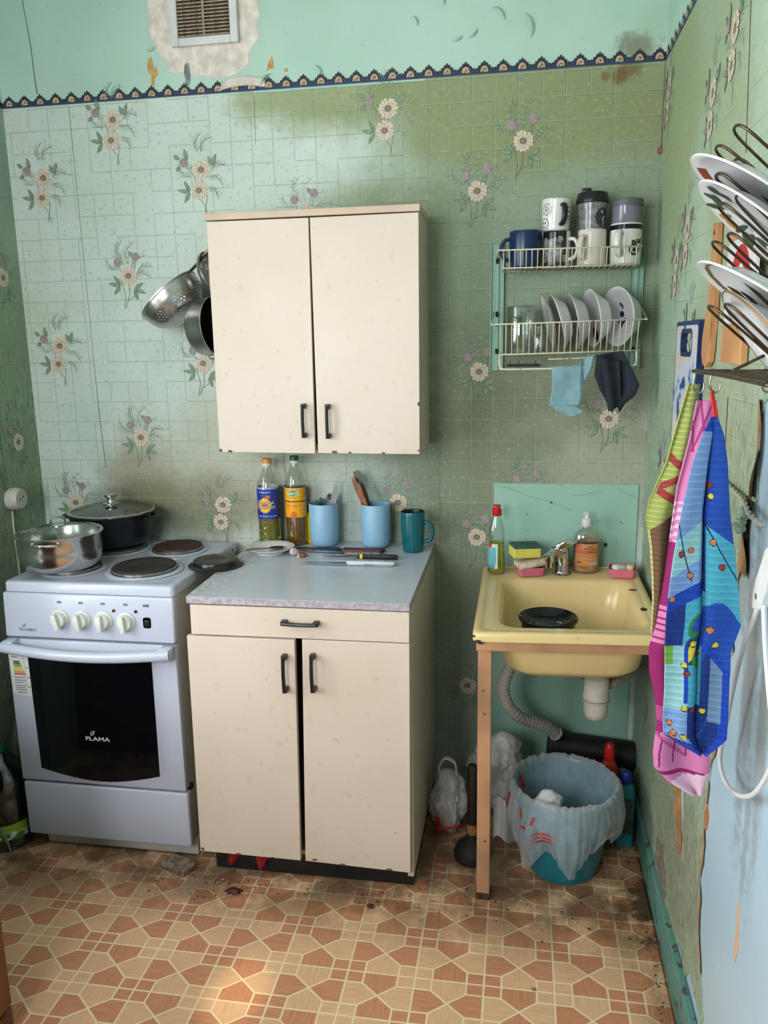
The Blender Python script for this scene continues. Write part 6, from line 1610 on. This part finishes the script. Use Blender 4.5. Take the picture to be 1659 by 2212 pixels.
wloop('shelf_stay', [(-.014, -1.36, 1.500), (-.06, -1.36, 1.474), (-.100, -1.36, 1.4535)], .0022, False)
def hook(x, y, z, s, label):
    b = NB(); tube(b, smooth_path([(x, y, z + .004), (x - .002 * s, y - .002, z - .004), (x - .003 * s, y - .001, z - .018), (x + .001, y, z - .028), (x + .008, y, z - .030), (x + .012, y, z - .023), (x + .012, y, z - .016)], 5), .0017, 8)
    return obj('rack_hook', b, mat('hook_steel', (176, 168, 150), .25, 1.0), None, smooth='all', label=label, cat='hook', group='hooks under the plate rack')
hook(-.131, -1.283, 1.450, 1, 'wire hook at the rack corner holding the green towel'); hook(-.108, -1.283, 1.450, 1, 'wire hook in the middle of the rack holding the blue towel'); hook(-.036, -1.283, 1.450, 1, 'empty wire hook at the wall end of the plate rack')
m_pl = mat('plate_porcelain', (228, 228, 228), .14, var=.02)
def rplate(label, c, b_, e, r, depth, rimm=None, deco=None):
    n = (-sin(b_) * cos(e), -sin(e), -cos(b_) * cos(e))
    o = dish(label, c[0], c[2], r, depth, n, m=m_pl, y=c[1], group='plates in the wall rack', rimc=rimm)
    if deco: deco(o, axis_matrix((0, 0, 0), n), r, depth)
    return o
def follow(M, r, depth, px, py):
    q_ = math.hypot(px, py) / r; return M @ Vector((px, py, interp([(0, -depth + .003), (.60, -depth * .80), (.85, -depth * .30), (1.0, 0)], q_) + .0010))
def deco_arc(a0, a1, r0, r1, m):
    def f(o, M, r, depth):
        b = NB(); N = 20
        for i in range(N):
            A, B = a0 + (a1 - a0) * i / N, a0 + (a1 - a0) * (i + 1) / N
            b.faces.new([b.verts.new(follow(M, r, depth, r * k * cos(a), r * k * sin(a))) for k, a in ((r0, A), (r0, B), (r1, B), (r1, A))])
        obj('printed_arc', b, m, o)
    return f
def deco_leaves(o, M, r, depth):
    m1, m2, m3 = mat('plate_leaf_green', (62, 84, 58), .4), mat('plate_flower_white', (206, 208, 210), .4), mat('plate_flower_ochre', (176, 122, 58), .4)
    b = NB(); rnd = random.Random(3)
    for i in range(16):
        a = pi * .55 + .14 * i + rnd.uniform(-.1, .1); k = .80 + rnd.uniform(-.12, .10); cx, cy = r * k * cos(a), r * k * sin(a); L, w_ = rnd.uniform(.010, .018), rnd.uniform(.004, .007); t0 = rnd.uniform(0, 6)
        P = [(cx + L * cos(q) * cos(t0) - w_ * sin(q) * sin(t0), cy + L * cos(q) * sin(t0) + w_ * sin(q) * cos(t0)) for q in [2 * pi * s / 10 for s in range(10)]]
        f = b.faces.new([b.verts.new(follow(M, r, depth, *p) - (M.to_3x3() @ Vector((0, 0, -.0004 * (i % 3))))) for p in P]); f.material_index = 2 if i in (6, 7) else (1 if i % 5 == 4 else 0)
    obj('printed_leaves', b, [m1, m2, m3], o)
m_gold = mat('worn_gold_line', (150, 116, 70), .4, .5)
rplate('topmost large white plate with a red arc in the wall rack', (-.094, -1.397, 1.668), .616, -.046, .100, .014, None, deco_arc(pi * .62, pi * 1.0, .82, .95, mat('plate_red', (150, 52, 36), .4)))
rplate('second plate from the top with a leafy flower print in the wall rack', (-.087, -1.391, 1.631), .710, -.049, .100, .014, None, deco_leaves)
rplate('third plate from the top with a gold line in the wall rack', (-.088, -1.451, 1.535), .606, -.019, .100, .015, None, deco_arc(0, 2 * pi, .86, .90, m_gold))
rplate('lowest white plate with a worn gold rim in the wall rack', (-.074, -1.445, 1.461 + .018), .902, -.041, .0985, .018, m_gold)

# ---- towels
def towel(name, label, tab, y0, colfn, fold, m, nu=48, nv=110, th=.003):
    ztop, zbot = tab[0][0], tab[-1][0]
    XL_ = [(1 - (z - zbot) / (ztop - zbot), a) for z, a, c in tab]; XR_ = [(1 - (z - zbot) / (ztop - zbot), c) for z, a, c in tab]
    o = thing(name, label, 'towel', ((tab[0][1] + tab[0][2]) / 2, y0, zbot), group='towels on the plate rack hooks')
    b = NB()
    def f(u, v):
        a, c = interp(XL_, v), interp(XR_, v); x = a + (c - a) * u
        return (x, y0 + fold(u, v) * min(1, .25 + 3 * v), ztop + (zbot - ztop) * v)
    grid(b, f, nu, nv, colfn=colfn); c = obj('cloth', b, m, o, smooth='all', w=True, recalc=False); thicken(c, th); return o
m_waf = attrmat('waffle_towel', .9, .75, 150.0); m_pkt = attrmat('pink_towel', .95, .25, 420.0)
RB, LB_, TE, PT, DB, HM = rgb(22, 74, 168), rgb(124, 160, 208), rgb(72, 166, 190), rgb(150, 202, 206), rgb(16, 50, 126), rgb(12, 64, 176)
DOTS = [(.62, .22, 'y'), (.66, .35, 'o'), (.78, .42, 'r'), (.58, .19, 'r'), (.12, .385, 'r'), (.28, .375, 'o'), (.30, .45, 'o'), (.06, .52, 'o'), (.62, .61, 'o'), (.74, .655, 'y'), (.42, .655, 'y'), (.50, .69, 'r'), (.34, .745, 'r'), (.30, .72, 'y'), (.32, .855, 'y'), (.45, .86, 'r'), (.62, .865, 'y'), (.10, .905, 'o'), (.16, .935, 'o'), (.30, .945, 'y'), (.12, .945, 'o')]
DC = {'y': rgb(222, 200, 60), 'o': rgb(206, 122, 76), 'r': rgb(160, 50, 50)}
def col_blue(u, v):
    for du, dv, k in DOTS:
        d = math.hypot((u - du) * .10, (v - dv) * .53)
        if d < .0044: return DC[k]
        if d < .0054: return rgb(24, 30, 50)
    if abs(v - (.30 + .35 * (u - .55))) < .004 and u > .52 and v < .48: return rgb(16, 26, 60)
    if abs(v - (.30 + .5 * u)) < .004 and u < .34: return rgb(40, 60, 90)
    if u < .50 and v < .56 - .10 * u:
        hem = .56 - .10 * u - v
        if hem < .045: return HM
        if .345 < v + .12 * u < .455: return PT
        return LB_ if v > .04 else HM
    if u >= .50 and v < .76 - .22 * abs(u - 1.0):
        if .76 - .22 * abs(u - 1.0) - v < .028: return HM
        if u < .56 and v < .5: return HM if v < .33 else DB
        w = v - .12 * (u - .5)
        if .295 < w < .545 + .05 * sin(u * 6): return TE
        return RB
    if u < .36 and v > .66:
        if u > .30 and v < .84: return HM
        if v > .955 - .06 * (.2 - u): return HM
        if v < .72 and u < .12: return rgb(120, 180, 70)
        return PT if v < .86 else LB_
    def el(cu, cv, ru, rv, ang=0.0):
        x, y = (u - cu) * .10, (v - cv) * .53; c_, s_2 = cos(ang), sin(ang)
        return ((x * c_ + y * s_2) / ru) ** 2 + ((y * c_ - x * s_2) / rv) ** 2
    # the printed parrots: green body, blue back, yellow and green wing and tail
    if el(.44, .60, .011, .020, .3) < 1: return rgb(40, 128, 58) if el(.44, .595, .006, .014, .3) > 1 else RB
    if el(.58, .545, .010, .013, -.5) < 1 and u > .52: return rgb(214, 196, 60)
    if el(.38, .685, .006, .018, .35) < 1: return rgb(222, 206, 62)
    if el(.47, .70, .007, .020, -.2) < 1: return rgb(60, 140, 70)
    if el(.42, .675, .013, .024, .1) < 1: return rgb(24, 60, 110)
    if u < .58 and v < .85: return TE if u > .26 else DB
    if u > .70 and v < .90: return rgb(112, 142, 176) if u < .90 else HM
    return HM if u > .86 else (DB if (u + v * 2) % .5 < .46 else RB)
def fold_blue(u, v):
    return -.010 * abs(sin(pi * (u - .50) * 1.05)) ** .8 * (1 if v < .75 else .7) + .016 * math.exp(-((u - .52) / .05) ** 2) * (1 - .4 * v) - .006 * sin(u * 9 + v * 5) * v
BLUE = [(1.386, -.112, -.103), (1.359, -.123, -.093), (1.318, -.135, -.086), (1.248, -.147, -.079), (1.176, -.155, -.066), (1.117, -.159, -.057), (1.072, -.16, -.051), (1.027, -.159, -.063), (.965, -.155, -.061), (.91, -.155, -.06), (.886, -.153, -.06), (.865, -.121, -.079), (.856, -.1, -.089)]
bt = towel('kitchen_towel', 'blue waffle towel with parrot print hanging in front of the pink towel', BLUE, -1.308, col_blue, fold_blue, m_waf, 130, 260)
b = NB(); tube(b, smooth_path([(-.106, -1.306, 1.384), (-.1085, -1.2995, 1.404), (-.1085, -1.288, 1.422), (-.1060, -1.2985, 1.405), (-.103, -1.306, 1.386)], 6), .0022, 8); obj('hanging_loop', b, mat('red_loop', (206, 28, 32), .6), bt, smooth='all', w=True)
def col_pink(u, v):
    pk, mg, lt = rgb(206, 122, 168), rgb(142, 30, 96), rgb(224, 184, 204)
    if v > .93 - .05 * u: return lt if v > .965 - .03 * u else (mg if abs(v - .94) < .004 else pk)
    if v > .80:
        if abs((u * 2.2 + v * 1.2) % .55 - .2) < .035 and v > .85: return mg
        if abs((v * 9 - u) % 1 - .5) < .05: return rgb(176, 80, 132)
        return pk if v > .84 - .1 * u else mg
    if v > .60: return mg if v < .76 else rgb(170, 70, 124)
    if .50 < v < .60 and u < .45: return pk if (v * 60) % 1 < .7 else mg
    if .34 < v < .60: return mg if u < .75 else rgb(160, 52, 110)
    if .24 < v < .34: return lt if (v * 50 + u) % 1 < .45 else pk
    if v < .12 and (abs((u * 2 + v * 9) % 1 - .5) < .10 or abs((u * 2 - v * 9) % 1 - .5) < .10): return rgb(160, 60, 112)
    return pk
PINK = [(1.407, -.125, -.096), (1.348, -.132, -.099), (1.277, -.145, -.101), (1.204, -.151, -.103), (1.129, -.157, -.108), (1.052, -.165, -.106), (1.012, -.175, -.104), (.973, -.172, -.096), (.933, -.162, -.087), (.885, -.157, -.077), (.835, -.161, -.074), (.81, -.158, -.072), (.787, -.136, -.077), (.763, -.095, -.082)]
towel('kitchen_towel', 'long pink and magenta striped towel hanging behind the blue towel', PINK, -1.270, col_pink, lambda u, v: .007 * sin(u * 8 + v * 4) - .004 * v, m_pkt, 90, 200)
def col_green(u, v):
    g, br = rgb(168, 178, 96), rgb(112, 84, 58)
    if v < .10: return rgb(150, 160, 96) if u > .5 else g
    for cv, k in ((.30, 1), (.375, -1), (.43, 1)):
        d = abs((v - cv) - k * .07 * (u - .45))
        if d < .016 and .12 < u < .85: return rgb(160, 58, 58)
    if abs(u - .80) < .09 and .28 < v < .38: return rgb(160, 58, 58)
    if v < .58 - .10 * u: return g
    if u < .10: return rgb(206, 190, 130)
    return br if u < .6 else rgb(96, 46, 50)
GREEN = [(1.43, -.132, -.116), (1.381, -.143, -.118), (1.308, -.158, -.124), (1.249, -.18, -.127), (1.219, -.185, -.133), (1.173, -.176, -.137), (1.12, -.17, -.141), (1.081, -.167, -.146), (1.025, -.167, -.154)]
towel('kitchen_towel', 'yellow-green waffle towel with red scrolls, leftmost on the plate rack', GREEN, -1.238, col_green, lambda u, v: .006 * sin(u * 7 + v * 3), m_waf, 80, 180)

# ---- white cord with its plastic end, grey wire
cd = thing('power_cord', 'white cord with a plastic end hanging on the pale blue wall', 'cord', (-.03, -1.30, .77))
b = NB(); tube(b, smooth_path([(-.030, y, z) for y, z in ((-1.319, 1.103), (-1.29, 1.06), (-1.26, 1.015), (-1.224, .936), (-1.189, .836), (-1.174, .79), (-1.182, .765), (-1.226, .758), (-1.308, .785), (-1.386, .84), (-1.45, .93), (-1.47, 1.02))], 8), .0040, 10); obj('cable', b, m_white, cd, smooth='all', w=True)
b = NB(); tube(b, smooth_path([(-.030, y, z) for y, z in ((-1.345, 1.12), (-1.371, 1.059), (-1.42, .98), (-1.46, .95))], 8), .0040, 10); obj('cable', b, m_white, cd, smooth='all', w=True)
b = NB(); prism(b, [(-1.300, 1.108), (-1.312, 1.098), (-1.345, 1.108), (-1.365, 1.14), (-1.385, 1.20), (-1.375, 1.215), (-1.350, 1.20), (-1.318, 1.145)], -.036, -.024, 'yz', bev=.002); pe = obj('plastic_end', b, m_white, cd, w=True)
b = NB(); lathe(b, [(0, .0006), (.0045, .0004), (.005, 0)], 14, (0, 0, 0), Tr(-.0362, -1.326, 1.122) @ Ry(-pi / 2)); obj('hole', b, mat('grey_hole', (96, 96, 100), .6), pe, w=True)
b = NB()
for k in range(2):
    P = smooth_path([(-.010, -.962, 1.238), (-.012, -1.065, 1.235), (-.015, -1.141, 1.232), (-.022, -1.211, 1.222), (-.024, -1.29, 1.222)], 14)
    tube(b, [p + Vector((.0022 * cos(i * .8 + k * pi), 0, .0022 * sin(i * .8 + k * pi))) for i, p in enumerate(P)], .0028, 8)
obj('twisted_wire', b, mat('dusty_wire', (176, 178, 164), .6, var=.1), None, smooth='all', label='grey twisted wire running along the torn wallpaper on the right wall', cat='wire')

# ================================================================== under the sink
m_film = thinplastic('white_bag_film', (246, 247, 250), .44, .22); m_film2 = thinplastic('thick_bag_film', (240, 238, 234), .9)
bk = thing('bucket', 'turquoise plastic waste bucket under the sink', 'bucket', (-.243, -.395, .0015))
m_bkt = mat('turquoise_plastic', (24, 128, 146), .35, var=.06)
b = NB(); lathe(b, [(0, .004), (.088, .004), (.090, 0), (.098, 0), (.101, .006), (.118, .10), (.143, .245), (.149, .248), (.150, .256), (.145, .258), (.139, .245), (.114, .10), (.096, .012), (0, .010)], 56); obj('body', b, m_bkt, bk, smooth=True)
b = NB()
def liner(u, v):
    a = 2 * pi * u
    wob_ = noise.noise(Vector((cos(a) * 3, sin(a) * 3, v * 2))); fin = noise.noise(Vector((cos(a) * 14, sin(a) * 14, v * 3))) + .8 * abs(noise.noise(Vector((cos(a) * 30, sin(a) * 30, v * 5)))) - .2
    hem = .088 + .04 * noise.noise(Vector((cos(a) * 1.7 + 4, sin(a) * 1.7, 0))) + .035 * math.exp(-((a - 4.35) / .22) ** 2) - .040 * math.exp(-((a - 4.80) / .16) ** 2) + .05 * math.exp(-((a - 5.6) / .5) ** 2) - .025 * math.exp(-((a - 4.0) / .14) ** 2)
    if v < .42:
        s = v / .42; r = .100 + (.138 - .100) * s - .010 * (1 - s) * wob_; z = .06 + (.262 - .06) * s; r -= .004 * abs(fin)
    elif v < .52:
        s = (v - .42) / .10; r = .138 + .020 * s; z = .262 + .010 * sin(pi * s) + .006 * fin
    else:
        s = (v - .52) / .48; r = .158 + (.014 * wob_ + .012 * fin) * (s + .2) + .016 * sin(pi * s * .8) - .030 * s * s + .030 * s * math.exp(-((a - 4.0) / .2) ** 2) + .016 * s * math.exp(-((a - 4.8) / .2) ** 2); z = .260 + (hem - .260) * s
    return (r * cos(a), r * sin(a), z)
grid(b, liner, 200, 70); bmesh.ops.remove_doubles(b, verts=b.verts[:], dist=1e-5)
lnr = obj('bag_liner', b, m_film, bk, smooth='all', recalc=False)
lnr['label'] = 'white translucent plastic bag lining folded over the bucket rim'
m_rp = mat('red_bag_print', (198, 44, 44), .5)
def liner_print(segs, inner=True):
    for (u0, u1, v0, v1, sk_) in segs:
        b = NB(); N = 6
        for i in range(N):
            for j in range(N):
                q = []
                for (p, s) in ((i, j), (i + 1, j), (i + 1, j + 1), (i, j + 1)):
                    u = u0 + (u1 - u0) * p / N + sk_ * s / N; v = v0 + (v1 - v0) * s / N; c = Vector(liner(u % 1, v)); d = Vector((c.x, c.y, 0)).normalized() * (-.002 if inner else .0025)
                    q.append(b.verts.new(c + d))
                b.faces.new(q)
        obj('red_print', b, m_rp, lnr, smooth='all')
liner_print([(.42, .445, .30, .40, .02), (.455, .47, .20, .34, -.02), (.48, .50, .24, .38, .01), (.43, .455, .12, .20, .02), (.50, .53, .10, .16, .01)])
liner_print([(.615, .622, .58, .64, .008), (.626, .640, .68, .70, .004), (.655, .70, .74, .76, .02), (.655, .70, .78, .80, .02), (.655, .70, .82, .84, .02), (.54, .56, .56, .70, .0), (.660, .666, .60, .66, -.006)], False)
def crumple(name, label, cat, c, rad, m, seed, amp=.35, sub=5, red=None, neck=0.0, zmin=.0025, group=None):
    o = thing(name, label, cat, (c[0], c[1], zmin), group=group); b = NB(); bmesh.ops.create_icosphere(b, subdivisions=sub, radius=1)
    for v in b.verts:
        p = v.co.copy(); n1 = noise.noise(p * 1.5 + Vector((seed, 0, 0))); n2 = abs(noise.noise(p * 4 + Vector((0, seed, 0)))); n3 = abs(noise.noise(p * 10 + Vector((0, 0, seed))))
        k = 1 + amp * (n1 + .7 * n2 - .35 + .25 * n3)
        if neck and p.z > .5: k *= 1 - neck * (p.z - .5) * 1.6
        v.co = Vector((p.x * rad[0] * k, p.y * rad[1] * k, p.z * rad[2] * (1 + .15 * n1)))
    zm = min(v.co.z for v in b.verts)
    for v in b.verts: v.co.z -= zm
    dp = [(v.co.copy()) for v in b.verts]
    obj('bag', b, m, o, smooth='all')
    return o
b1 = crumple('plastic_bag', 'crumpled white plastic bag with red stripe beside the base cabinet', 'bag', (-.584, -.280), (.054, .066, .104), m_film2, 2.0, .40)
b = NB(); tube(b, smooth_path([(-.012, -.01, .175), (-.030, -.01, .215), (-.012, -.012, .252), (.018, -.01, .238), (.024, -.008, .195)], 6), .010, 8, flat=.35); obj('handle_loop', b, m_film2, b1, smooth='all')
b = NB(); grid(b, lambda u, v: (-.035 + .075 * u, -.064 - .012 * sin(pi * u), .040 + .022 * u + .012 * v * (1 - .5 * u)), 10, 2); obj('red_stripe', b, m_rp, b1, smooth='all')
b = NB(); grid(b, lambda u, v: (-.040 + .016 * u + .006 * v, -.058 - .006 * u, .052 + .030 * (1 - v)), 4, 6); obj('red_stripe', b, m_rp, b1, smooth='all')
b2 = crumple('plastic_bag', 'large crumpled white bag behind the wooden sink leg', 'bag', (-.430, -.160), (.088, .085, .135), m_film2, 7.0, .5)
b = NB(); tube(b, smooth_path([(-.06, -.03, .235), (-.070, -.035, .285), (-.060, -.035, .300), (-.048, -.03, .240)], 6), .008, 8, flat=.35); obj('handle_loop', b, m_film2, b2, smooth='all')
b = NB(); grid(b, lambda u, v: (-.016 + .075 * u, -.105 - .05 * v + .006 * sin(u * 9), .11 - .10 * v - .012 * u * v + .006 * sin(u * 7)), 14, 14); o = obj('trailing_flap', b, m_film2, b2, smooth='all')
pg = thing('plunger', 'dark rubber plunger with worn handle standing behind the wooden sink leg', 'plunger', (-.505, -.405, .0015))
b = NB(); lathe(b, [(.044, 0), (.052, .002), (.054, .020), (.046, .042), (.030, .056), (.018, .064), (.016, .080), (.012, .082)], 36); obj('cup', b, mat('black_rubber', (20, 19, 18), .7), pg, smooth=True)
b = NB(); lathe(b, [(.0145, .078), (.0145, .125), (0, .125)], 18); obj('worn_grip', b, mat('worn_ochre_wood', (150, 106, 54), .7, var=.3, vscale=60), pg, smooth=True)
b = NB(); lathe(b, [(.0140, .110), (.0150, .115), (.0150, .292), (.012, .300), (0, .301)], 18); obj('handle', b, mat('black_painted_wood', (26, 22, 20), .5), pg, smooth=True)
# detergent bottles
def deterg(label, x, y, w, d, h, m, mc, ch, rz=0.0, lab=None):
    o = thing('detergent_bottle', label, 'bottle', (x, y, .0015), rz, 'cleaning bottles under the sink')
    b = NB(); loft(b, [[(a, c, z) for a, c in rrect(-w * k, w * k, -d * k, d * k, min(w, d) * k * .6)] for z, k in ((0, .88), (.006, 1.0), (h * .55, 1.0), (h * .88, .96), (h * .96, .72), (h, .45))]); obj('body', b, m, o, smooth=True)
    b = NB(); lathe(b, [(.0150, h - .004), (.0155, h + ch * .4), (.0135, h + ch * .9), (.010, h + ch), (0, h + ch)], 22); obj('cap', b, mc, o, smooth=True)
    if lab:
        b = NB(); box(b, -w * .75, w * .80, -d - .0008, -d + .002, h * .22, h * .78); obj('label', b, lab, o)
    return o
deterg('turquoise cleaner bottle with blue cap right of the waste bucket', -.056, -.272, .0275, .018, .205, mat('cyan_plastic', (26, 148, 160), .35), mat('blue_cap', (26, 52, 150), .4), .034, -.15, mat('dark_label', (66, 84, 72), .5, var=.3, vscale=120))
deterg('bottle with red cap behind the turquoise cleaner bottle', -.098, -.190, .027, .022, .232, mat('orange_red_plastic', (176, 44, 30), .4), mat('red_cap2', (206, 24, 24), .4), .052)
deterg('dull yellow bottle in the corner behind the turquoise cleaner bottle', -.050, -.150, .024, .026, .150, mat('dull_yellow_plastic', (146, 130, 40), .5), mat('grey_cap', (110, 110, 96), .5), .03)
cpb = thing('plastic_bottle', 'clear crushed plastic bottle lying in the waste bucket', 'bottle', (-.205, -.395, .085), rot=(.35, .25, 0))
b = NB(); lathe(b, [(0, 0), (.026, 0), (.029, .010), (.027, .050), (.029, .080), (.024, .105), (.012, .125), (.011, .135)], 24, fn=lambda a, r, z: (r * (1 + .10 * sin(3 * a + z * 60)), z)); obj('body', b, clear('rubbish_pet', (.82, .88, .90), .16), cpb, smooth='all')
b = NB(); lathe(b, [(.0125, .130), (.0125, .142), (0, .143)], 16); obj('cap', b, m_white, cpb, smooth=True)
crumple('paper_wad', 'crumpled white paper wad on the front rim side of the waste bucket', 'paper', (-.290, -.470), (.036, .026, .030), mat('white_tissue', (222, 222, 222), .9, bump=.4), 4.0, .35, 4, zmin=.212)
# black sewer pipe in the corner
b = NB(); tube(b, [(-.275, -.062, .205), (-.20, -.060, .198), (-.005, -.058, .180)], .045, 24); tube(b, [(-.278, -.062, .2055), (-.245, -.062, .202)], .052, 24)
obj('sewer_pipe', b, mat('black_pipe_paint', (18, 17, 16), .6, var=.2), None, smooth=True, label='black cast iron drain pipe low on the wall under the sink', cat='pipe')

# ================================================================== left of the stove
m_sock = mat('old_white_bakelite', (206, 204, 192), .35, var=.05)
so_ = thing('wall_socket', 'round white surface socket on the left wall', 'socket', (XL + .0018, -.185, 1.022))
b = NB(); lathe(b, [(0, 0), (.036, 0), (.037, .004), (.0365, .022), (.0335, .025), (.0335, .036), (.031, .039), (0, .039)], 36, (0, 0, 0), Ry(pi / 2)); obj('housing', b, m_sock, so_, smooth=True)
for dy in (-.0075, .0075):
    b = NB(); lathe(b, [(0, .0004), (.003, .0003), (.0032, 0)], 12, (0, 0, 0), Tr(.0392, dy, .002 + dy * .4) @ Ry(pi / 2)); obj('pin_hole', b, m_dark, so_)
wc_ = thing('cable', 'thin pale cable running down the left wall from the socket', 'cable', (XL + .004, -.185, .80))
b = NB(); tube(b, [(XL + .005, -.190, .982), (XL + .005, -.192, .93), (XL + .005, -.189, .86), (XL + .005, -.187, .70)], .0032, 8); obj('lower_run', b, m_sock, wc_, smooth='all', w=True)
b = NB(); tube(b, [(XL + .005, -.215, 1.054), (XL + .005, -.218, 1.15), (XL + .005, -.222, 1.30), (XL + .005, -.226, 1.6), (XL + .005, -.23, 2.2)], .0035, 8); obj('upper_run', b, mat('painted_cable', (112, 130, 112), .5), wc_, smooth='all', w=True)
gb = thing('water_canister', 'green five-litre plastic bottle standing left of the stove', 'bottle', (-1.935, -.520, .0015))
m_gpet = clear('green_pet', (.10, .30, .20), .10)
pr = [(0, .002), (.058, 0), (.068, .006), (.071, .016), (.069, .030), (.071, .040), (.071, .075), (.069, .082), (.071, .090), (.071, .16), (.069, .168), (.071, .176), (.070, .215), (.060, .250), (.035, .282), (.020, .292), (.019, .305)]
b = NB(); lathe(b, pr, 40); obj('bottle', b, m_gpet, gb, smooth='all')
b = NB(); lathe(b, profile_upto(pr, .150, .96), 36); obj('water', b, mat('green_dark_water', (16, 52, 36), .1), gb, smooth='all')
def labg(u, v):
    n_ = noise.noise(Vector((u * 9, v * 4, 2)))
    if v > .55 and u < .45: return rgb(196, 190, 150) if int(v * 20) % 2 else rgb(160, 120, 90)
    if math.hypot((u - .52) * 4, v - .72) < .16: return rgb(190, 60, 40)
    if n_ > .2 and v < .6: return rgb(226, 226, 206)
    return rgb(150, 186, 60) if v > .35 - .2 * n_ else rgb(60, 130, 60)
printed_band(gb, 'label', .0716, .040, .090, -pi / 2 - 1.1, -pi / 2 + 1.5, labg, m_print, 60, 24)
b = NB(); lathe(b, [(.021, .300), (.022, .302), (.022, .318), (.018, .320), (0, .320)], 22); obj('cap', b, mat('green_cap2', (20, 90, 60), .4), gb, smooth=True)
m_gbag = thinplastic('grey_bag_film', (120, 128, 124), .9)
crumple('plastic_bag', 'lower grey plastic bag bulging beside the stove', 'bag', (-1.938, -.340), (.062, .095, .200), mat('grey_bag', (116, 118, 110), .5, var=.12, vscale=20), 12.0, .14, 4)
crumple('plastic_bag', 'upper dark grey plastic bag hanging between the stove and the left wall', 'bag', (-1.938, -.250), (.060, .090, .170), mat('dark_grey_bag', (74, 84, 80), .5, var=.15, vscale=20), 15.0, .14, 4, zmin=.425)
b = NB(); tube(b, smooth_path([(-1.995, -.612, .30), (-1.95, -.614, .20), (-1.90, -.614, .12), (-1.875, -.612, .06), (-1.866, -.612, .006)], 6), .003, 8); obj('thin_hose', b, mat('grey_cord', (120, 128, 124), .5), None, smooth='all', label='thin grey cord hanging beside the green bottle', cat='cord')

# ---- crumbs and specks on the floor
rnd = random.Random(21)
m_cr1, m_cr2, m_cr3 = mat('dark_crumb', (40, 28, 22), .9), mat('pale_crumb', (206, 200, 190), .8), mat('brown_crumb', (104, 58, 36), .9)
b = NB()
for i in range(260):
    if i < 90: x, y = rnd.uniform(-1.40, -1.15), rnd.gauss(-.63, .035)
    elif i < 140: x, y = rnd.uniform(-1.15, -.60), rnd.gauss(-.615, .02)
    elif i < 200: x, y = rnd.uniform(-.55, -.08), rnd.gauss(-.60, .05)
    else: x, y = -.030 - abs(rnd.gauss(0, .02)), rnd.uniform(-1.05, -.45)
    if y > -.565 and x < -.66: y = -.60
    if abs(x + .465) < .03 and abs(y + .568) < .03: x += .08
    s = rnd.uniform(.0008, .0024) * (1.4 if i % 17 == 0 else 1); n0 = len(b.verts)
    r_ = bmesh.ops.create_icosphere(b, subdivisions=1, radius=s)
    for v in r_['verts']: v.co.z *= .6
    bmesh.ops.transform(b, matrix=Tr(x, y, .0008 + s * .5) @ Rz(i) @ Matrix.Diagonal((rnd.uniform(.6, 2.2), 1, 1, 1)), verts=r_['verts'])
    for f in {f for v in r_['verts'] for f in v.link_faces}: f.material_index = 1 if i % 5 == 0 else (2 if i % 7 == 0 else 0)
obj('floor_crumbs', b, [m_cr1, m_cr2, m_cr3], None, label='dark and pale crumbs scattered on the floor by the furniture', cat='crumbs', kind='stuff')
lump('debris_lump', 'dark reddish food lump on the floor before the base cabinet', 'debris', (-1.155, -.655, .0008), (.020, .012, .006), mat('dark_red_debris', (70, 28, 18), .6), 5, .5)
lump('debris_lump', 'small rusty lump on the floor under the right cabinet door', 'debris', (-.765, -.660, .0008), (.009, .007, .004), mat('dark_red_debris', (70, 28, 18), .6), 8, .4)
lump('paper_crumb', 'small mauve crumb alone on the open floor tiles', 'debris', (-.332, -.885, .0008), (.006, .003, .0025), mat('mauve_crumb', (140, 104, 110), .7), 3, .4)
